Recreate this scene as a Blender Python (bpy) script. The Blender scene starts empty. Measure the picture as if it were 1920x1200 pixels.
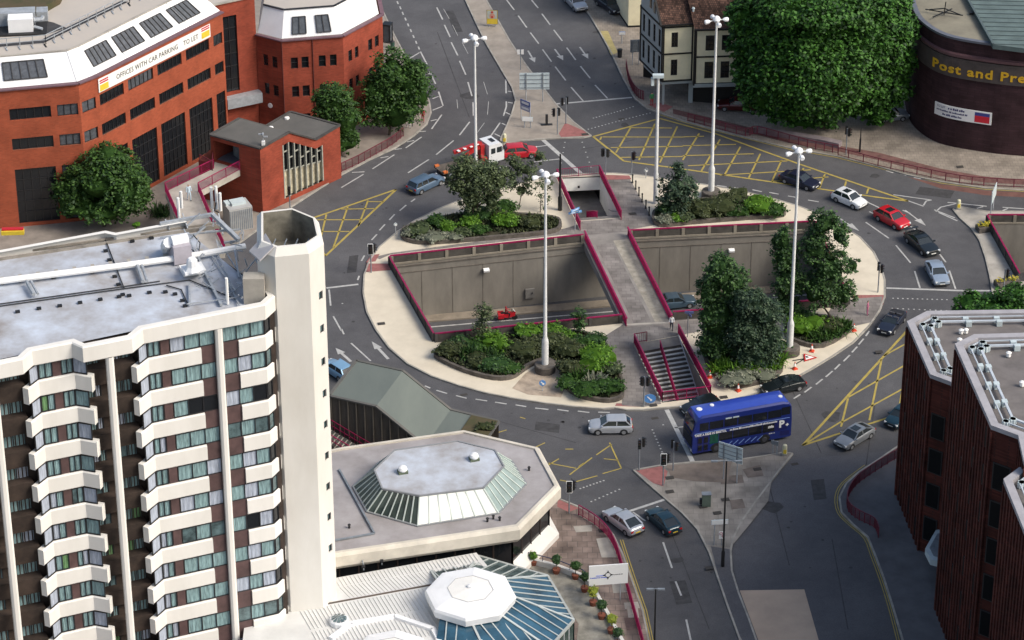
import bpy, bmesh, math, random
from mathutils import Vector, Matrix
from mathutils.geometry import tessellate_polygon
from math import radians, sin, cos, pi, atan2, hypot
random.seed(7)
S = bpy.context.scene
C = S.collection

# ---------------------------------------------------------------- camera
TILT = radians(30); FOC = 5890.0; CAMH = 160.0; EP = -.00323
FW = Vector((0, cos(TILT), -sin(TILT))); R0 = Vector((1, 0, 0)); U0 = Vector((0, sin(TILT), cos(TILT)))
RT = (R0 + EP*U0).normalized(); UP = (U0 - EP*R0).normalized()
cam = bpy.data.cameras.new('camera'); co = bpy.data.objects.new('camera', cam); C.objects.link(co)
cam.sensor_width = 36; cam.lens = FOC/1920*36; cam.clip_start = 1; cam.clip_end = 3000
m = Matrix.Identity(4)
for i in range(3):
    m[i][0] = RT[i]; m[i][1] = UP[i]; m[i][2] = -FW[i]
m[2][3] = CAMH
co.matrix_world = m
S.camera = co
# ---------------------------------------------------------------- sky, sun, exposure
w = bpy.data.worlds.new("World"); S.world = w; w.use_nodes = True
nt = w.node_tree; bg = nt.nodes['Background']
sky = nt.nodes.new('ShaderNodeTexSky'); sky.sky_type = 'NISHITA'; sky.sun_disc = False
SUNV = Vector((1, -.42, 1.0)).normalized()
sky.sun_elevation = math.asin(SUNV.z); sky.sun_rotation = atan2(SUNV.x, SUNV.y)
sky.air_density = 1.2; sky.dust_density = 4.0; sky.ozone_density = 1.0
nt.links.new(sky.outputs[0], bg.inputs[0]); bg.inputs[1].default_value = .085
sl = bpy.data.lights.new('sun', 'SUN'); so = bpy.data.objects.new('sun', sl); C.objects.link(so)
sl.energy = 1.5; sl.angle = radians(26); sl.color = (1, .95, .87)
so.rotation_euler = (-SUNV).to_track_quat('-Z', 'Y').to_euler(); so.location = (60, 100, 150)
S.view_settings.view_transform = 'Standard'; S.view_settings.look = 'None'
S.view_settings.exposure = 0.88; S.view_settings.gamma = 1

# ---------------------------------------------------------------- survey helpers: photo pixel -> place
def ray(px, py): return FW + (px-960)/FOC*RT + (600-py)/FOC*UP
def G(px, py, z=0.0):
    d = ray(px, py); t = (z-CAMH)/d.z
    return Vector((d.x*t, d.y*t, z))
def G2(p, z=0.0): return G(p[0], p[1], z).xy
def VPI(a, b, px, py):        # distance along and height on the upright plane through a, b
    d = ray(px, py); a = Vector(a[:2]); b = Vector(b[:2]); e = (b-a).normalized(); n = Vector((e.y, -e.x))
    t = a.dot(n)/d.xy.dot(n)
    p = Vector((0, 0, CAMH)) + d*t
    return (p.xy-a).dot(e), p.z
def lin(c): return tuple(((v/255)/12.92 if v/255 <= .04045 else ((v/255+.055)/1.055)**2.4) for v in c)

# ---------------------------------------------------------------- materials
MATS = {}
def mat(name, col, rough=.8, var=.15, scale=1.5, metal=0, bump=0, col2=None, spec=.5, island=False, detail=4, coat=0, stretch=None):
    if name in MATS: return MATS[name]
    M = bpy.data.materials.new(name); M.use_nodes = True
    n = M.node_tree.nodes; l = M.node_tree.links; b = n['Principled BSDF']
    b.inputs['Roughness'].default_value = rough; b.inputs['Metallic'].default_value = metal
    b.inputs['Specular IOR Level'].default_value = spec; b.inputs['Coat Weight'].default_value = coat
    tc = n.new('ShaderNodeTexCoord')
    src = tc.outputs['Object']
    if stretch:
        mp = n.new('ShaderNodeMapping'); mp.inputs['Scale'].default_value = stretch; l.new(src, mp.inputs[0]); src = mp.outputs[0]
    if var > 0 or col2:
        nz = n.new('ShaderNodeTexNoise'); nz.inputs['Scale'].default_value = scale; nz.inputs['Detail'].default_value = detail
        nz.inputs['Roughness'].default_value = .65
        l.new(src, nz.inputs['Vector'])
        mx = n.new('ShaderNodeMix'); mx.data_type = 'RGBA'
        c2 = col2 or tuple(max(0, v*(1-2*var)) for v in col); c1 = col if col2 else tuple(min(1, v*(1+var)) for v in col)
        mx.inputs[6].default_value = (*c1, 1); mx.inputs[7].default_value = (*c2, 1)
        rp = n.new('ShaderNodeMapRange'); rp.inputs[1].default_value = .3; rp.inputs[2].default_value = .7
        if island:
            g = n.new('ShaderNodeNewGeometry'); ad = n.new('ShaderNodeMath'); ad.operation = 'MULTIPLY_ADD'
            ad.inputs[1].default_value = .5; l.new(g.outputs['Random Per Island'], ad.inputs[0])
            sb = n.new('ShaderNodeMath'); sb.operation = 'MULTIPLY'; sb.inputs[1].default_value = .5
            l.new(nz.outputs[0], sb.inputs[0]); l.new(sb.outputs[0], ad.inputs[2]); l.new(ad.outputs[0], rp.inputs[0])
        else: l.new(nz.outputs[0], rp.inputs[0])
        l.new(rp.outputs[0], mx.inputs[0]); l.new(mx.outputs[2], b.inputs['Base Color'])
    else: b.inputs['Base Color'].default_value = (*col, 1)
    if bump:
        n2 = n.new('ShaderNodeTexNoise'); n2.inputs['Scale'].default_value = 12; l.new(src, n2.inputs['Vector'])
        bp = n.new('ShaderNodeBump'); bp.inputs['Strength'].default_value = bump; bp.inputs['Distance'].default_value = .05
        l.new(n2.outputs[0], bp.inputs['Height']); l.new(bp.outputs[0], b.inputs['Normal'])
    MATS[name] = M; return M
def brickmat(name, col, mortar, var=.25, sx=.45, sy=.15, rough=.9, msz=.02, wall=True, noise=.12):
    if name in MATS: return MATS[name]
    M = bpy.data.materials.new(name); M.use_nodes = True
    n = M.node_tree.nodes; l = M.node_tree.links; b = n['Principled BSDF']; b.inputs['Roughness'].default_value = rough
    b.inputs['Specular IOR Level'].default_value = .25
    tc = n.new('ShaderNodeTexCoord'); src = tc.outputs['Object']
    if wall:   # run the courses along walls of any heading
        sp = n.new('ShaderNodeSeparateXYZ'); l.new(src, sp.inputs[0]); cb = n.new('ShaderNodeCombineXYZ')
        ad = n.new('ShaderNodeMath'); ad.operation = 'ADD'; l.new(sp.outputs[0], ad.inputs[0]); l.new(sp.outputs[1], ad.inputs[1])
        l.new(ad.outputs[0], cb.inputs[0]); l.new(sp.outputs[2], cb.inputs[1]); src = cb.outputs[0]
    br = n.new('ShaderNodeTexBrick'); br.inputs['Scale'].default_value = 1
    br.inputs['Brick Width'].default_value = sx; br.inputs['Row Height'].default_value = sy; br.inputs['Mortar Size'].default_value = msz
    br.inputs['Color1'].default_value = (*[min(1, v*(1+var)) for v in col], 1); br.inputs['Color2'].default_value = (*[v*(1-var) for v in col], 1)
    br.inputs['Mortar'].default_value = (*mortar, 1); l.new(src, br.inputs['Vector'])
    nz = n.new('ShaderNodeTexNoise'); nz.inputs['Scale'].default_value = .5; nz.inputs['Detail'].default_value = 6; l.new(tc.outputs['Object'], nz.inputs['Vector'])
    rp = n.new('ShaderNodeMapRange'); rp.inputs[1].default_value = .3; rp.inputs[2].default_value = .7; rp.inputs[3].default_value = 1-noise*2; rp.inputs[4].default_value = 1+noise
    l.new(nz.outputs[0], rp.inputs[0])
    mx = n.new('ShaderNodeVectorMath'); mx.operation = 'SCALE'; l.new(br.outputs['Color'], mx.inputs[0]); l.new(rp.outputs[0], mx.inputs['Scale'])
    l.new(mx.outputs[0], b.inputs['Base Color'])
    MATS[name] = M; return M

asphalt = mat('asphalt', (.098, .097, .101), .85, col2=(.064, .064, .069), scale=.16, detail=9, bump=.2)
def speckle(M, amt=.35):
    n = M.node_tree.nodes; l = M.node_tree.links; b = n['Principled BSDF']; src = b.inputs['Base Color'].links[0].from_socket
    tc = n.new('ShaderNodeTexCoord'); last = src
    for sc_, lo, hi in ((9, 1-amt*.5, 1+amt*.6), (.045, 1-amt*.55, 1+amt*.55), (.9, 1-amt*.25, 1+amt*.2)):
        nz = n.new('ShaderNodeTexNoise'); nz.inputs['Scale'].default_value = sc_; nz.inputs['Detail'].default_value = 5; nz.inputs['Distortion'].default_value = .6; l.new(tc.outputs['Object'], nz.inputs[0])
        rp = n.new('ShaderNodeMapRange'); rp.inputs[1].default_value = .35; rp.inputs[2].default_value = .65; rp.inputs[3].default_value = lo; rp.inputs[4].default_value = hi; l.new(nz.outputs[0], rp.inputs[0])
        mx = n.new('ShaderNodeVectorMath'); mx.operation = 'SCALE'; l.new(last, mx.inputs[0]); l.new(rp.outputs[0], mx.inputs['Scale']); last = mx.outputs[0]
    l.new(last, b.inputs['Base Color'])
speckle(asphalt, .26)
asphalt_dk = mat('dark asphalt', (.108, .107, .114), .9, col2=(.072, .072, .080), scale=.12, detail=8)
speckle(asphalt_dk, .25)
gravel = mat('cream gravel', (.70, .63, .50), .95, col2=(.56, .50, .39), scale=.35, detail=9)
paving = brickmat('grey paving slabs', (.235, .215, .20), (.15, .14, .13), .12, .9, .6, wall=False, msz=.02, noise=.18)
pinkpave = brickmat('pinkish paving slabs', (.26, .20, .17), (.14, .12, .11), .18, .9, .9, wall=False, msz=.025, noise=.25)
palepave = brickmat('pale paving slabs', (.29, .265, .235), (.22, .20, .18), .08, .9, .9, wall=False, msz=.02, noise=.2)
redtact = mat('red tactile paving', (.33, .13, .12), .9, .12, 2)
kerbm = mat('kerb stone', (.36, .34, .30), .85, .18, .8)
concrete = mat('concrete', (.27, .25, .215), .9, col2=(.15, .138, .12), scale=.35, detail=8, stretch=(1, 1, .35))
concdk = mat('dark concrete', (.075, .07, .066), .9, .2, .6)
conclt = mat('pale concrete', (.42, .39, .34), .9, .15, .5)
whitem = mat('white render', (.82, .80, .755), .7, col2=(.70, .68, .63), scale=.35, detail=7, stretch=(1, 1, .25))
whiteroof = mat('white roof panel', (.83, .84, .85), .5, var=.04, scale=.6)
redbrick = brickmat('orange red brick', (.34, .075, .035), (.27, .10, .06), .12, .45, .15, msz=.012, noise=.10)
redbrick2 = brickmat('deep red brick', (.30, .060, .034), (.22, .07, .045), .14, .45, .15, msz=.012, noise=.14)
darkbrick = brickmat('dark maroon brick', (.095, .026, .019), (.055, .025, .021), .25, .45, .15, msz=.012, noise=.25)
brownbrick = brickmat('brown maroon cladding', (.052, .026, .030), (.036, .020, .023), .15, .9, .3, msz=.02, noise=.2)
glassdk = mat('dark glass', (.012, .014, .017), .08, var=0, spec=.5)
glassgrey = mat('grey glass', (.09, .10, .115), .25, var=.2, scale=2)
glasst = mat('blue green glass', (.10, .155, .165), .12, var=.35, scale=1.1, spec=.7)
glassb = mat('blue roof glass', (.035, .10, .155), .08, var=.3, scale=.35, spec=.8)
glassg = mat('grey green roof glass', (.085, .12, .12), .12, var=.3, scale=.35, spec=.7)
curt_t = mat('teal curtain', (.24, .37, .385), .6, var=.3, scale=4, stretch=(3, 3, .3))
curt_w = mat('pale curtain', (.42, .47, .56), .7, var=.2, scale=4, stretch=(3, 3, .3))
curt_g = mat('green curtain', (.15, .30, .13), .7, var=.2, scale=4, stretch=(3, 3, .3))
framedk = mat('dark frame', (.02, .02, .022), .5, var=0)
framew = mat('white frame', (.6, .62, .62), .4, var=.05)
brownpan = mat('brown panel', (.10, .058, .056), .7, var=.2, scale=.8)
browndk = mat('dark brown panel', (.050, .034, .026), .8, var=.3, scale=.7)
magenta = mat('magenta railing paint', (.30, .008, .075), .45, var=.12, scale=2)
magdull = mat('faded magenta railing paint', (.17, .028, .048), .6, var=.2, scale=2)
black = mat('black paint', (.012, .012, .013), .4, var=0)
rubber = mat('tyre rubber', (.014, .014, .015), .8, var=0)
chrome = mat('alloy', (.45, .46, .47), .35, var=0, metal=.6)
metgrey = mat('grey metal', (.25, .28, .31), .45, var=.15, scale=2, metal=.2)
galv = mat('galvanised steel', (.40, .43, .46), .5, var=.12, scale=2, metal=.2)
signback = mat('pale sign back', (.52, .60, .62), .5, var=.06)
signwhite = mat('white sign face', (.85, .85, .83), .5, var=0)
signblue = mat('blue sign face', (.10, .28, .62), .4, var=0)
signblue2 = mat('dull blue sign face', (.12, .16, .35), .4, var=.1)
yellowp = mat('yellow plastic', (.75, .55, .05), .5, var=.08)
paintw = mat('white road paint', (.52, .52, .50), .8, col2=(.33, .33, .32), scale=1.6, detail=6)
painty = mat('yellow road paint', (.46, .35, .075), .8, col2=(.30, .24, .07), scale=1.2, detail=6)
roofgrey = mat('grey felt roof', (.13, .125, .115), .9, col2=(.085, .085, .08), scale=.3, detail=8)
roofgreen = mat('grey green sheet roof', (.145, .168, .15), .8, col2=(.11, .13, .12), scale=.3, detail=7, stretch=(1, .3, 1))
roofblue = mat('pale blue membrane', (.56, .62, .71), .6, col2=(.30, .28, .27), scale=.33, detail=11)
roofmauve = mat('weathered grey roof', (.40, .38, .385), .85, col2=(.24, .22, .215), scale=.3, detail=10)
beige = mat('beige flat roof', (.50, .45, .39), .9, col2=(.42, .39, .36), scale=.12, detail=8)
moss = mat('mossy roof', (.10, .07, .04), .95, col2=(.05, .055, .02), scale=.6, detail=8)
cream = mat('cream render', (.80, .74, .52), .8, var=.06, scale=.7)
palegrey = mat('pale grey render', (.34, .38, .38), .8, var=.06, scale=.7)
timber = mat('black timber', (.012, .011, .010), .7, var=0)
tile = brickmat('brown roof tile', (.10, .055, .040), (.03, .02, .018), .6, .22, .22, msz=.02, wall=False, noise=.3)
soil = mat('bare soil', (.055, .05, .028), .95, .25, 1.5)
stonewall = mat('planter stone', (.12, .105, .09), .9, .25, 1.5)
bark = mat('bark', (.09, .07, .05), .95, .25, 3)
terracotta = mat('terracotta', (.22, .07, .04), .8, .15, 3)
INNER_SHADE = {}
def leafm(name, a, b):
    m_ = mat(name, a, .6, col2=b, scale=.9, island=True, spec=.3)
    INNER_SHADE[m_.name] = mat(name+' mass', tuple(v*.55 for v in a), .8, col2=b, scale=5, spec=.1, bump=.6); return m_  # crown filler: leaf colour darkened to stand in for shade between the leaves
lf_plane = leafm('plane leaf', (.058, .165, .020), (.008, .034, .006))
lf_dark = leafm('dark leaf', (.062, .13, .032), (.012, .036, .013))
lf_grey = leafm('greyish leaf', (.11, .145, .062), (.028, .045, .022))
lf_pine = leafm('blue green leaf', (.060, .098, .050), (.014, .034, .022))
lf_olive = leafm('olive leaf', (.080, .095, .036), (.026, .038, .016))
lf_bright = leafm('bright leaf', (.125, .25, .022), (.035, .10, .010))
lf_yellow = leafm('yellow green leaf', (.36, .38, .04), (.14, .19, .02))
lf_mid = leafm('mid green leaf', (.055, .12, .020), (.014, .042, .010))
lf_silver = leafm('silver leaf', (.26, .27, .20), (.11, .13, .09))
lf_flower = leafm('flower', (.65, .5, .04), (.10, .16, .02))

# ---------------------------------------------------------------- mesh builder
class MB:
    def __init__(s): s.v = []; s.f = []; s.mi = []; s.m = 0
    def face(s, pts):
        i = len(s.v); s.v += [tuple(p) for p in pts]; s.f.append(tuple(range(i, i+len(pts)))); s.mi.append(s.m)
    def add(s, vs, fs):
        i = len(s.v); s.v += [tuple(p) for p in vs]
        for f in fs: s.f.append(tuple(i+k for k in f)); s.mi.append(s.m)
    def box(s, c, d, rz=0, rx=0, ry=0, taper=1):
        M = Matrix.Translation(Vector(c)) @ Matrix.Rotation(rz, 4, 'Z') @ Matrix.Rotation(ry, 4, 'Y') @ Matrix.Rotation(rx, 4, 'X')
        x, y, z = d[0]/2, d[1]/2, d[2]/2
        vs = [M @ Vector((a*x*(taper if q > 0 else 1), b*y*(taper if q > 0 else 1), q*z)) for q in (-1, 1) for a, b in ((-1, -1), (1, -1), (1, 1), (-1, 1))]
        s.add(vs, [(3, 2, 1, 0), (4, 5, 6, 7), (0, 1, 5, 4), (1, 2, 6, 5), (2, 3, 7, 6), (3, 0, 4, 7)])
    def beam(s, a, b, w, h, up=Vector((0, 0, 1))):    # box from a to b
        a = Vector(a); b = Vector(b); d = (b-a).normalized(); sd = d.cross(up)
        if sd.length < 1e-4: sd = Vector((1, 0, 0))
        sd.normalize(); u = sd.cross(d)
        o = [sd*w/2*i+u*h/2*j for i, j in ((-1, -1), (1, -1), (1, 1), (-1, 1))]
        s.add([a+q for q in o]+[b+q for q in o], [(3, 2, 1, 0), (4, 5, 6, 7), (0, 1, 5, 4), (1, 2, 6, 5), (2, 3, 7, 6), (3, 0, 4, 7)])
    def prism(s, poly, z0, z1, top=True, bottom=False, sides=True):
        p = [Vector((q[0], q[1])) for q in poly]
        if sum(p[i].x*p[(i+1) % len(p)].y-p[(i+1) % len(p)].x*p[i].y for i in range(len(p))) < 0: p.reverse()
        n = len(p); z0 = z0 if isinstance(z0, (list, tuple)) else [z0]*n; z1 = z1 if isinstance(z1, (list, tuple)) else [z1]*n
        if sides:
            for i in range(n):
                j = (i+1) % n; s.face([(p[i].x, p[i].y, z0[i]), (p[j].x, p[j].y, z0[j]), (p[j].x, p[j].y, z1[j]), (p[i].x, p[i].y, z1[i])])
        if top: s.sheet([(q.x, q.y) for q in p], z1[0])
        if bottom: s.sheet([(q.x, q.y) for q in p], z0[0], flip=True)
    def sheet(s, poly, z, holes=(), flip=False):
        loops = [[Vector((q[0], q[1], 0)) for q in poly]]+[[Vector((q[0], q[1], 0)) for q in h] for h in holes]
        fl = [q for L in loops for q in L]
        for t in tessellate_polygon(loops):
            a, b, c = (fl[k] for k in t)
            up = (b-a).cross(c-a).z > 0
            if up == flip: t = t[::-1]
            s.face([(fl[k].x, fl[k].y, z) for k in t])
    def tube(s, pts, r, n=6, r1=None, cap=True):
        pts = [Vector(p) for p in pts]; r1 = r if r1 is None else r1; rings = []
        for i, p in enumerate(pts):
            d = (pts[min(i+1, len(pts)-1)]-pts[max(i-1, 0)]).normalized()
            a = d.cross(Vector((0, 0, 1)) if abs(d.z) < .95 else Vector((1, 0, 0))).normalized(); b = d.cross(a)
            rr = r+(r1-r)*i/max(1, len(pts)-1)
            rings.append([p+(a*cos(2*pi*k/n)+b*sin(2*pi*k/n))*rr for k in range(n)])
        vs = [q for R in rings for q in R]; fs = []
        for i in range(len(rings)-1):
            for k in range(n):
                fs.append((i*n+k, i*n+(k+1) % n, (i+1)*n+(k+1) % n, (i+1)*n+k))
        if cap: fs += [tuple(range(n)), tuple((len(rings)-1)*n+k for k in reversed(range(n)))]
        s.add(vs, fs)
    def lathe(s, c, prof, n=12, axis=None):   # prof: (r, z)
        M = Matrix.Translation(Vector(c))
        if axis is not None: M = M @ Vector(axis).to_track_quat('Z', 'Y').to_matrix().to_4x4()
        vs = [M @ Vector((r*cos(2*pi*k/n), r*sin(2*pi*k/n), z)) for r, z in prof for k in range(n)]
        fs = [(i*n+k, i*n+(k+1) % n, (i+1)*n+(k+1) % n, (i+1)*n+k) for i in range(len(prof)-1) for k in range(n)]
        fs += [tuple(reversed(range(n))), tuple((len(prof)-1)*n+k for k in range(n))]
        s.add(vs, fs)
    def xform(s, M): s.v = [tuple(M @ Vector(q)) for q in s.v]; return s
    def build(s, name, mats, parent=None, smooth=False, world=True):
        me = bpy.data.meshes.new(name); vs = s.v
        if parent is not None and world:
            inv = parent.matrix_basis.inverted()
            if parent.parent is not None: inv = (parent.parent.matrix_basis @ parent.matrix_basis).inverted()
            vs = [inv @ Vector(q) for q in vs]
        me.from_pydata(vs, [], s.f)
        if not isinstance(mats, (list, tuple)): mats = [mats]
        for q in mats: me.materials.append(q)
        if len(mats) > 1: me.polygons.foreach_set('material_index', s.mi)
        if smooth: me.polygons.foreach_set('use_smooth', [True]*len(me.polygons))
        me.update()
        o = bpy.data.objects.new(name, me); C.objects.link(o)
        if parent is not None: o.parent = parent
        return o
def weld(o, ang=35):
    bm = bmesh.new(); bm.from_mesh(o.data); bmesh.ops.remove_doubles(bm, verts=bm.verts, dist=.0005)
    for e in bm.edges: e.smooth = not (len(e.link_faces) == 2 and e.calc_face_angle(0) > radians(ang))
    for f in bm.faces: f.smooth = True
    bm.to_mesh(o.data); bm.free(); return o
def tag(o, label=None, cat=None, group=None, kind=None):
    if label: o['label'] = label
    if cat: o['category'] = cat
    if group: o['group'] = group
    if kind: o['kind'] = kind
    return o
def thing(name, label, cat, loc=(0, 0, 0), rz=0, group=None):
    o = bpy.data.objects.new(name, None); C.objects.link(o); o.empty_display_size = .5
    o.location = loc; o.rotation_euler = (0, 0, rz)
    o.matrix_basis = Matrix.Translation(Vector(loc)) @ Matrix.Rotation(rz, 4, 'Z')
    return tag(o, label, cat, group)
def struct(name, mb, mats): return tag(mb.build(name, mats), kind='structure')
def copy_tree(o, parent=None):
    c = o.copy(); C.objects.link(c)
    if parent is not None: c.parent = parent
    for ch in list(o.children): copy_tree(ch, c)
    return c
def text_mb(mb, s, size, fn, bold=0, extrude=.02, align='LEFT', spacing=1):
    cu = bpy.data.curves.new('lettering', 'FONT'); cu.body = s; cu.size = size; cu.extrude = extrude; cu.offset = bold; cu.align_x = align
    cu.resolution_u = 2; cu.space_character = spacing
    o = bpy.data.objects.new('lettering', cu); C.objects.link(o)
    dg = bpy.context.evaluated_depsgraph_get(); me = bpy.data.meshes.new_from_object(o.evaluated_get(dg))
    mb.add([fn(v.co) for v in me.vertices], [tuple(p.vertices) for p in me.polygons])
    bpy.data.objects.remove(o); bpy.data.curves.remove(cu); bpy.data.meshes.remove(me)
def word_strokes(k, n, size, fn, seed=1, gap=.35):   # writing too small to read in the photo: rows of short upright strokes
    rn = random.Random(seed); x = 0
    for i in range(n):
        w_ = size*rn.uniform(.35, .6); h_ = size*rn.choice((.55, .55, .75))
        k.face([fn(Vector(p)) for p in ((x, 0, 0), (x+w_, 0, 0), (x+w_, h_, 0), (x, h_, 0))]); x += w_+size*(.12 if rn.random() > .2 else gap)
def plane_fn(o, ex, ey, off=.01):
    o = Vector(o); ex = Vector(ex).normalized(); ey = Vector(ey).normalized(); n = ex.cross(ey)
    return lambda p: o+ex*p.x+ey*p.y+n*(p.z+off)
def smoothpts(pts, k=4, closed=False):   # Catmull-Rom
    P = [Vector(p) for p in pts]; n = len(P); out = []
    rng = range(n) if closed else range(n-1)
    for i in rng:
        g = (lambda q: P[q % n]) if closed else (lambda q: P[max(0, min(n-1, q))])
        a, b, c, d = g(i-1), g(i), g(i+1), g(i+2)
        for j in range(k):
            t = j/k; out.append(.5*((2*b)+(c-a)*t+(2*a-5*b+4*c-d)*t*t+(3*b-a-3*c+d)*t**3))
    if not closed: out.append(P[-1])
    return out

# ================================================================= GROUND
PV = .12                                     # pavement height
pit = [G2(p, 1.1) for p in [(732, 480), (1095, 440), (1181, 432), (1527, 415), (1590, 556), (1262, 583), (1166, 588), (815, 624)]]
PA, PB, PE, PF, PG, PH, PC, PD = pit
ZP = -6.7
ramp = [G2(p, PV) for p in [(1054, 333), (1125, 330), (1165, 408), (1085, 414)]]      # stair going down away from the camera
stair = [G2(p, PV) for p in [(1188, 645), (1272, 630), (1333, 744), (1241, 755)]]
epit = [G2(p, 1.1) for p in [(1853, 403), (2050, 403), (2120, 512), (1914, 512)]]
Rbig = [(-260, 60), (260, 60), (260, 620), (-260, 620)]
b = MB(); b.sheet(Rbig, 0, holes=[pit, ramp, stair, epit]); struct('ground', b, asphalt)

def pavement(name, px, mats, holes=(), sm=3, closed=True, kerb=True, world=False):
    pts = [Vector(p) for p in px] if world else [G2(p, PV) for p in px]
    b = MB(); b.prism(pts, -.05, PV, top=False); b.sheet(pts, PV, holes=holes)
    o = struct(name, b, mats)
    if kerb:
        k = MB(); n = len(pts)
        for i in range(n):
            p, q = pts[i], pts[(i+1) % n]
            if (q-p).length > .05: k.beam((p.x, p.y, PV/2+.012), (q.x, q.y, PV/2+.012), .17, PV+.03)
        k.build('kerb', kerbm, o, world=True)
    return o
ISL = [(683, 515), (681, 548), (688, 585), (705, 618), (730, 652), (765, 682), (810, 705), (860, 722), (910, 736), (960, 746), (1020, 755), (1080, 762), (1130, 766), (1152, 764), (1175, 768), (1205, 768),
       (1222, 766), (1300, 760), (1360, 752), (1400, 742), (1440, 731), (1480, 714), (1520, 692), (1560, 668), (1600, 641), (1630, 610), (1650, 580), (1659, 555), (1659, 525), (1652, 500), (1638, 472), (1612, 444), (1580, 424),
       (1540, 403), (1500, 387), (1450, 372), (1400, 360), (1340, 349), (1280, 340), (1200, 328), (1150, 324), (1100, 325), (1050, 328), (1000, 337), (950, 350), (900, 362), (860, 376), (820, 392), (780, 412), (745, 434), (712, 462), (692, 490)]
pavement('island_pavement', ISL, gravel, holes=[pit, ramp, stair])
# median of the road at the top of the photograph
MED = [(845, -60), (873, 0), (893, 43), (912, 82), (943, 135), (960, 163), (967, 188), (960, 212), (950, 236), (938, 262), (943, 270), (975, 263), (1050, 258), (1095, 257), (1108, 254), (1075, 228), (1045, 198), (1015, 160), (985, 120), (955, 75), (935, 40), (912, 0), (880, -60)]
pavement('median_pavement', MED, mat('median paving', (.33, .29, .245), .9, .12, .6))
LEFTP = [(650, -110), (708, 0), (740, 67), (757, 100), (787, 150), (805, 190), (808, 210), (800, 232), (775, 254), (740, 277), (690, 300), (640, 327), (600, 352), (560, 378), (520, 404), (480, 432), (420, 475), (300, 560), (0, 640), (-400, 640), (-500, -200), (0, -300)]
pavement('north_west_pavement', LEFTP, mat('buff paving', (.29, .255, .22), .9, .14, .5))
SWP = [(540, 760), (610, 738), (668, 728), (755, 750), (850, 806), (940, 838), (1000, 880), (1046, 934), (1085, 950), (1120, 972), (1150, 1003), (1168, 1040), (1184, 1085), (1205, 1145), (1216, 1200), (1240, 1330), (500, 1500), (-300, 1500), (-300, 1000), (300, 900)]
pavement('hotel_pavement', SWP, pinkpave)
SPL = [(1188, 881), (1245, 871), (1300, 866), (1380, 862), (1430, 855), (1470, 848), (1486, 850), (1462, 880), (1438, 912), (1413, 945), (1390, 978), (1374, 1010), (1370, 1032), (1372, 1070), (1385, 1112), (1404, 1160), (1425, 1220), (1460, 1330), (1450, 1330), (1388, 1200), (1366, 1140), (1347, 1085), (1330, 1035), (1308, 992), (1280, 962), (1245, 932), (1215, 906)]
pavement('splitter_island_pavement', SPL, palepave)
EP = [(1760, 795), (1690, 832), (1640, 866), (1610, 885), (1587, 906), (1574, 932), (1578, 960), (1600, 983), (1627, 1006), (1641, 1040), (1657, 1083), (1673, 1133), (1690, 1190), (1730, 1340), (2300, 1340), (2300, 780)]
pavement('south_east_pavement', EP, mat('dull paving', (.12, .12, .128), .95, .12, .5))
NEP = [(1040, -80), (1085, 0), (1107, 30), (1125, 60), (1147, 100), (1168, 145), (1190, 184), (1213, 203), (1240, 212), (1280, 226), (1330, 240), (1403, 258), (1480, 277), (1567, 292), (1647, 312), (1700, 327), (1763, 340), (1847, 352), (1930, 357), (2300, 362), (2400, -250), (1000, -250)]
pavement('north_east_pavement', NEP, brickmat('buff brick paving', (.30, .26, .215), (.2, .17, .15), .1, .6, .6, wall=False, msz=.02, noise=.15))
EISL = [(1787, 392), (1800, 408), (1822, 428), (1837, 450), (1848, 482), (1857, 520), (1862, 556), (2300, 560), (2300, 396), (1850, 396), (1798, 387)]
pavement('east_island_pavement', EISL, conclt, holes=[epit])

# paths and patches laid over the pavements (sheets, each 4 mm or more above the one below)
PZ = [0]
def patch(name, px, m, z=PV+.004, b=None, holes=()):
    if z > .05: PZ[0] = (PZ[0]+1) % 6; z += .004*PZ[0]
    b = MB(); b.sheet([G2(p, z) for p in px], z, holes=holes); return struct(name, b, m)
patch('path', [(700, 482), (735, 474), (900, 452), (1062, 428), (1093, 432), (1093, 436), (732, 477), (712, 486)], paving)
patch('path', [(1040, 434), (1086, 420), (1085, 415), (1165, 409), (1126, 331), (1178, 330), (1222, 408), (1228, 422), (1184, 430), (1186, 445), (1096, 452), (1092, 440), (1062, 440)], paving)
patch('path', [(1118, 640), (1172, 606), (1264, 596), (1330, 592), (1330, 618), (1272, 629), (1188, 645), (1240, 757), (1206, 763), (1166, 760), (1168, 728), (1150, 670)], paving)
patch('path', [(1545, 600), (1560, 575), (1600, 560), (1654, 556), (1652, 578), (1634, 604), (1598, 612)], paving)
patch('red_tactile_paving', [(1124, 327.5), (1180, 329), (1184, 336), (1129, 337)], redtact, PV+.011)
patch('red_tactile_paving', [(1153, 761), (1207, 763), (1200, 757), (1156, 756)], redtact, PV+.011)
patch('red_tactile_paving', [(1598, 553), (1657, 553), (1656, 571), (1640, 578), (1628, 562), (1600, 560)], redtact, PV+.011)
patch('red_tactile_paving', [(684, 510), (688, 494), (732, 494), (740, 506)], redtact, PV+.011)
patch('red_tactile_paving', [(686, 492), (697, 478), (712, 476), (704, 490)], redtact, PV+.011)
patch('red_tactile_paving', [(1048, 250), (1060, 230), (1095, 245), (1105, 254), (1052, 257)], redtact, PV+.006)
patch('red_tactile_paving', [(1215, 196), (1236, 192), (1262, 200), (1245, 210)], redtact, PV+.006)
patch('red_tactile_paving', [(1193, 882), (1240, 874), (1252, 884), (1244, 912), (1225, 906)], redtact, PV+.006)
patch('red_tactile_paving', [(1046, 936), (1085, 953), (1066, 960), (1045, 950)], redtact, PV+.006)
patch('yellow_tactile_paving', [(1126, 58), (1140, 58), (1158, 98), (1146, 104)], mat('yellow tactile', (.42, .35, .15), .9, .1, 2), PV+.006)
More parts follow.
